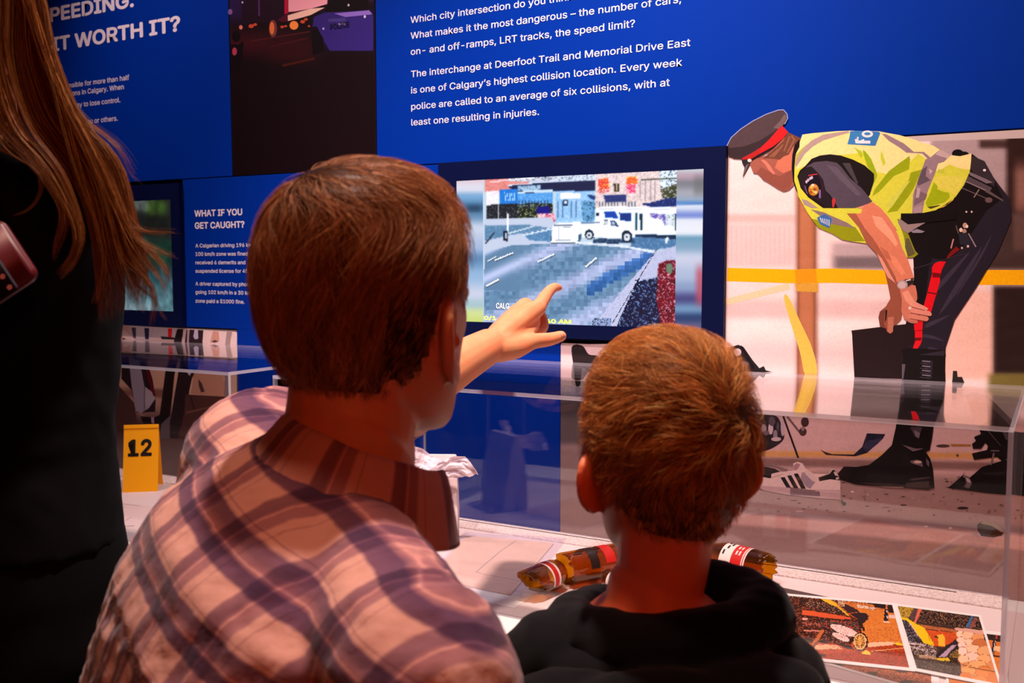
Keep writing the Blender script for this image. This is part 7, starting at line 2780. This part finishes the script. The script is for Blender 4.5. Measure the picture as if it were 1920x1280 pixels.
cap = grown_hair('hair', WH, 0.95, hl_fn([(0.0, 0.07), (0.8, 0.055), (1.1, 0.0), (1.5, -0.05), (3.2, -0.11)]), lambda p: Vector((p.x * 3, -0.3, -1)), lambda p: 0.07, 2500, (150, 92, 44), hair_mat('hair on the crown', 0.36), woman, lift=(0.006, 0.014), rad=0.0002, cap_col=(96, 58, 30))

# pink phone with a patterned strap, in her hand
c2 = P(75, 517, 0.90)
wv_ = (P(18, 430, 0.905) - c2)
lv_ = (P(-60, 614, 0.895) - c2)
lv_ = (lv_ - wv_.normalized() * lv_.dot(wv_.normalized()))
nv_ = wv_.cross(lv_).normalized()
if nv_.dot(_f) > 0:
    nv_ = -nv_


def slab(name, u0, u1, v0, v1, n0, n1, m, parent, rad, label=None):
    bm = bmesh.new()
    w_, l_ = wv_.length, lv_.length
    un, vn = wv_.normalized(), lv_.normalized()
    pts = []
    for cx, cy, a0 in ((u1 - rad, v1 - rad, 0), (u0 + rad, v1 - rad, 90), (u0 + rad, v0 + rad, 180), (u1 - rad, v0 + rad, 270)):
        for k in range(7):
            a = math.radians(a0 + 15 * k)
            pts.append((cx + rad * math.cos(a), cy + rad * math.sin(a)))
    lo = [bm.verts.new(c2 + un * x + vn * y + nv_ * n0) for x, y in pts]
    hi = [bm.verts.new(c2 + un * x + vn * y + nv_ * n1) for x, y in pts]
    bm.faces.new(lo)
    bm.faces.new(hi)
    for k in range(len(pts)):
        bm.faces.new((lo[k], lo[(k + 1) % len(pts)], hi[(k + 1) % len(pts)], hi[k]))
    bmesh.ops.recalc_face_normals(bm, faces=bm.faces)
    bmesh.ops.bevel(bm, geom=[e for e in bm.edges if len(e.link_faces) == 2 and e.calc_face_angle(0) > 1.0], offset=min(0.002, abs(n1 - n0) * 0.35), segments=3, affect='EDGES')
    return finish(bm, name, m, parent, True)


phone = thing('phone', 'phone in a pink case with a dark flowered strap, held by the long-haired visitor', 'phone', c2)
PW_, PL_ = wv_.length * 1.25, 0.145
slab('case', 0.0, PW_, 0.0, PL_, -0.005, 0.005, mat('pink phone case', (96, 24, 36), 0.4, 0.4), phone, 0.009)
st = slab('strap', -0.0015, PW_ + 0.0015, 0.020, 0.044, 0.0045, 0.0068, mat('dark navy strap', (22, 22, 44), 0.6), phone, 0.003)
bm = bmesh.new()
for k in range(9):
    u = 0.004 + (k % 5) * 0.012 + (0.006 if k > 4 else 0)
    v = 0.026 + (0.010 if k > 4 else 0)
    for j in range(5):
        a = j * 1.2566 + k
        bmesh.ops.create_circle(bm, cap_ends=True, segments=8, radius=0.0011, matrix=Matrix.Translation(c2 + wv_.normalized() * (u + 0.0015 * math.cos(a)) + lv_.normalized() * (v + 0.0015 * math.sin(a)) + nv_ * 0.0071) @ nv_.to_track_quat('Z', 'Y').to_matrix().to_4x4())
finish(bm, 'flower_print', mat('pink flower print', (226, 150, 150), 0.6), st)
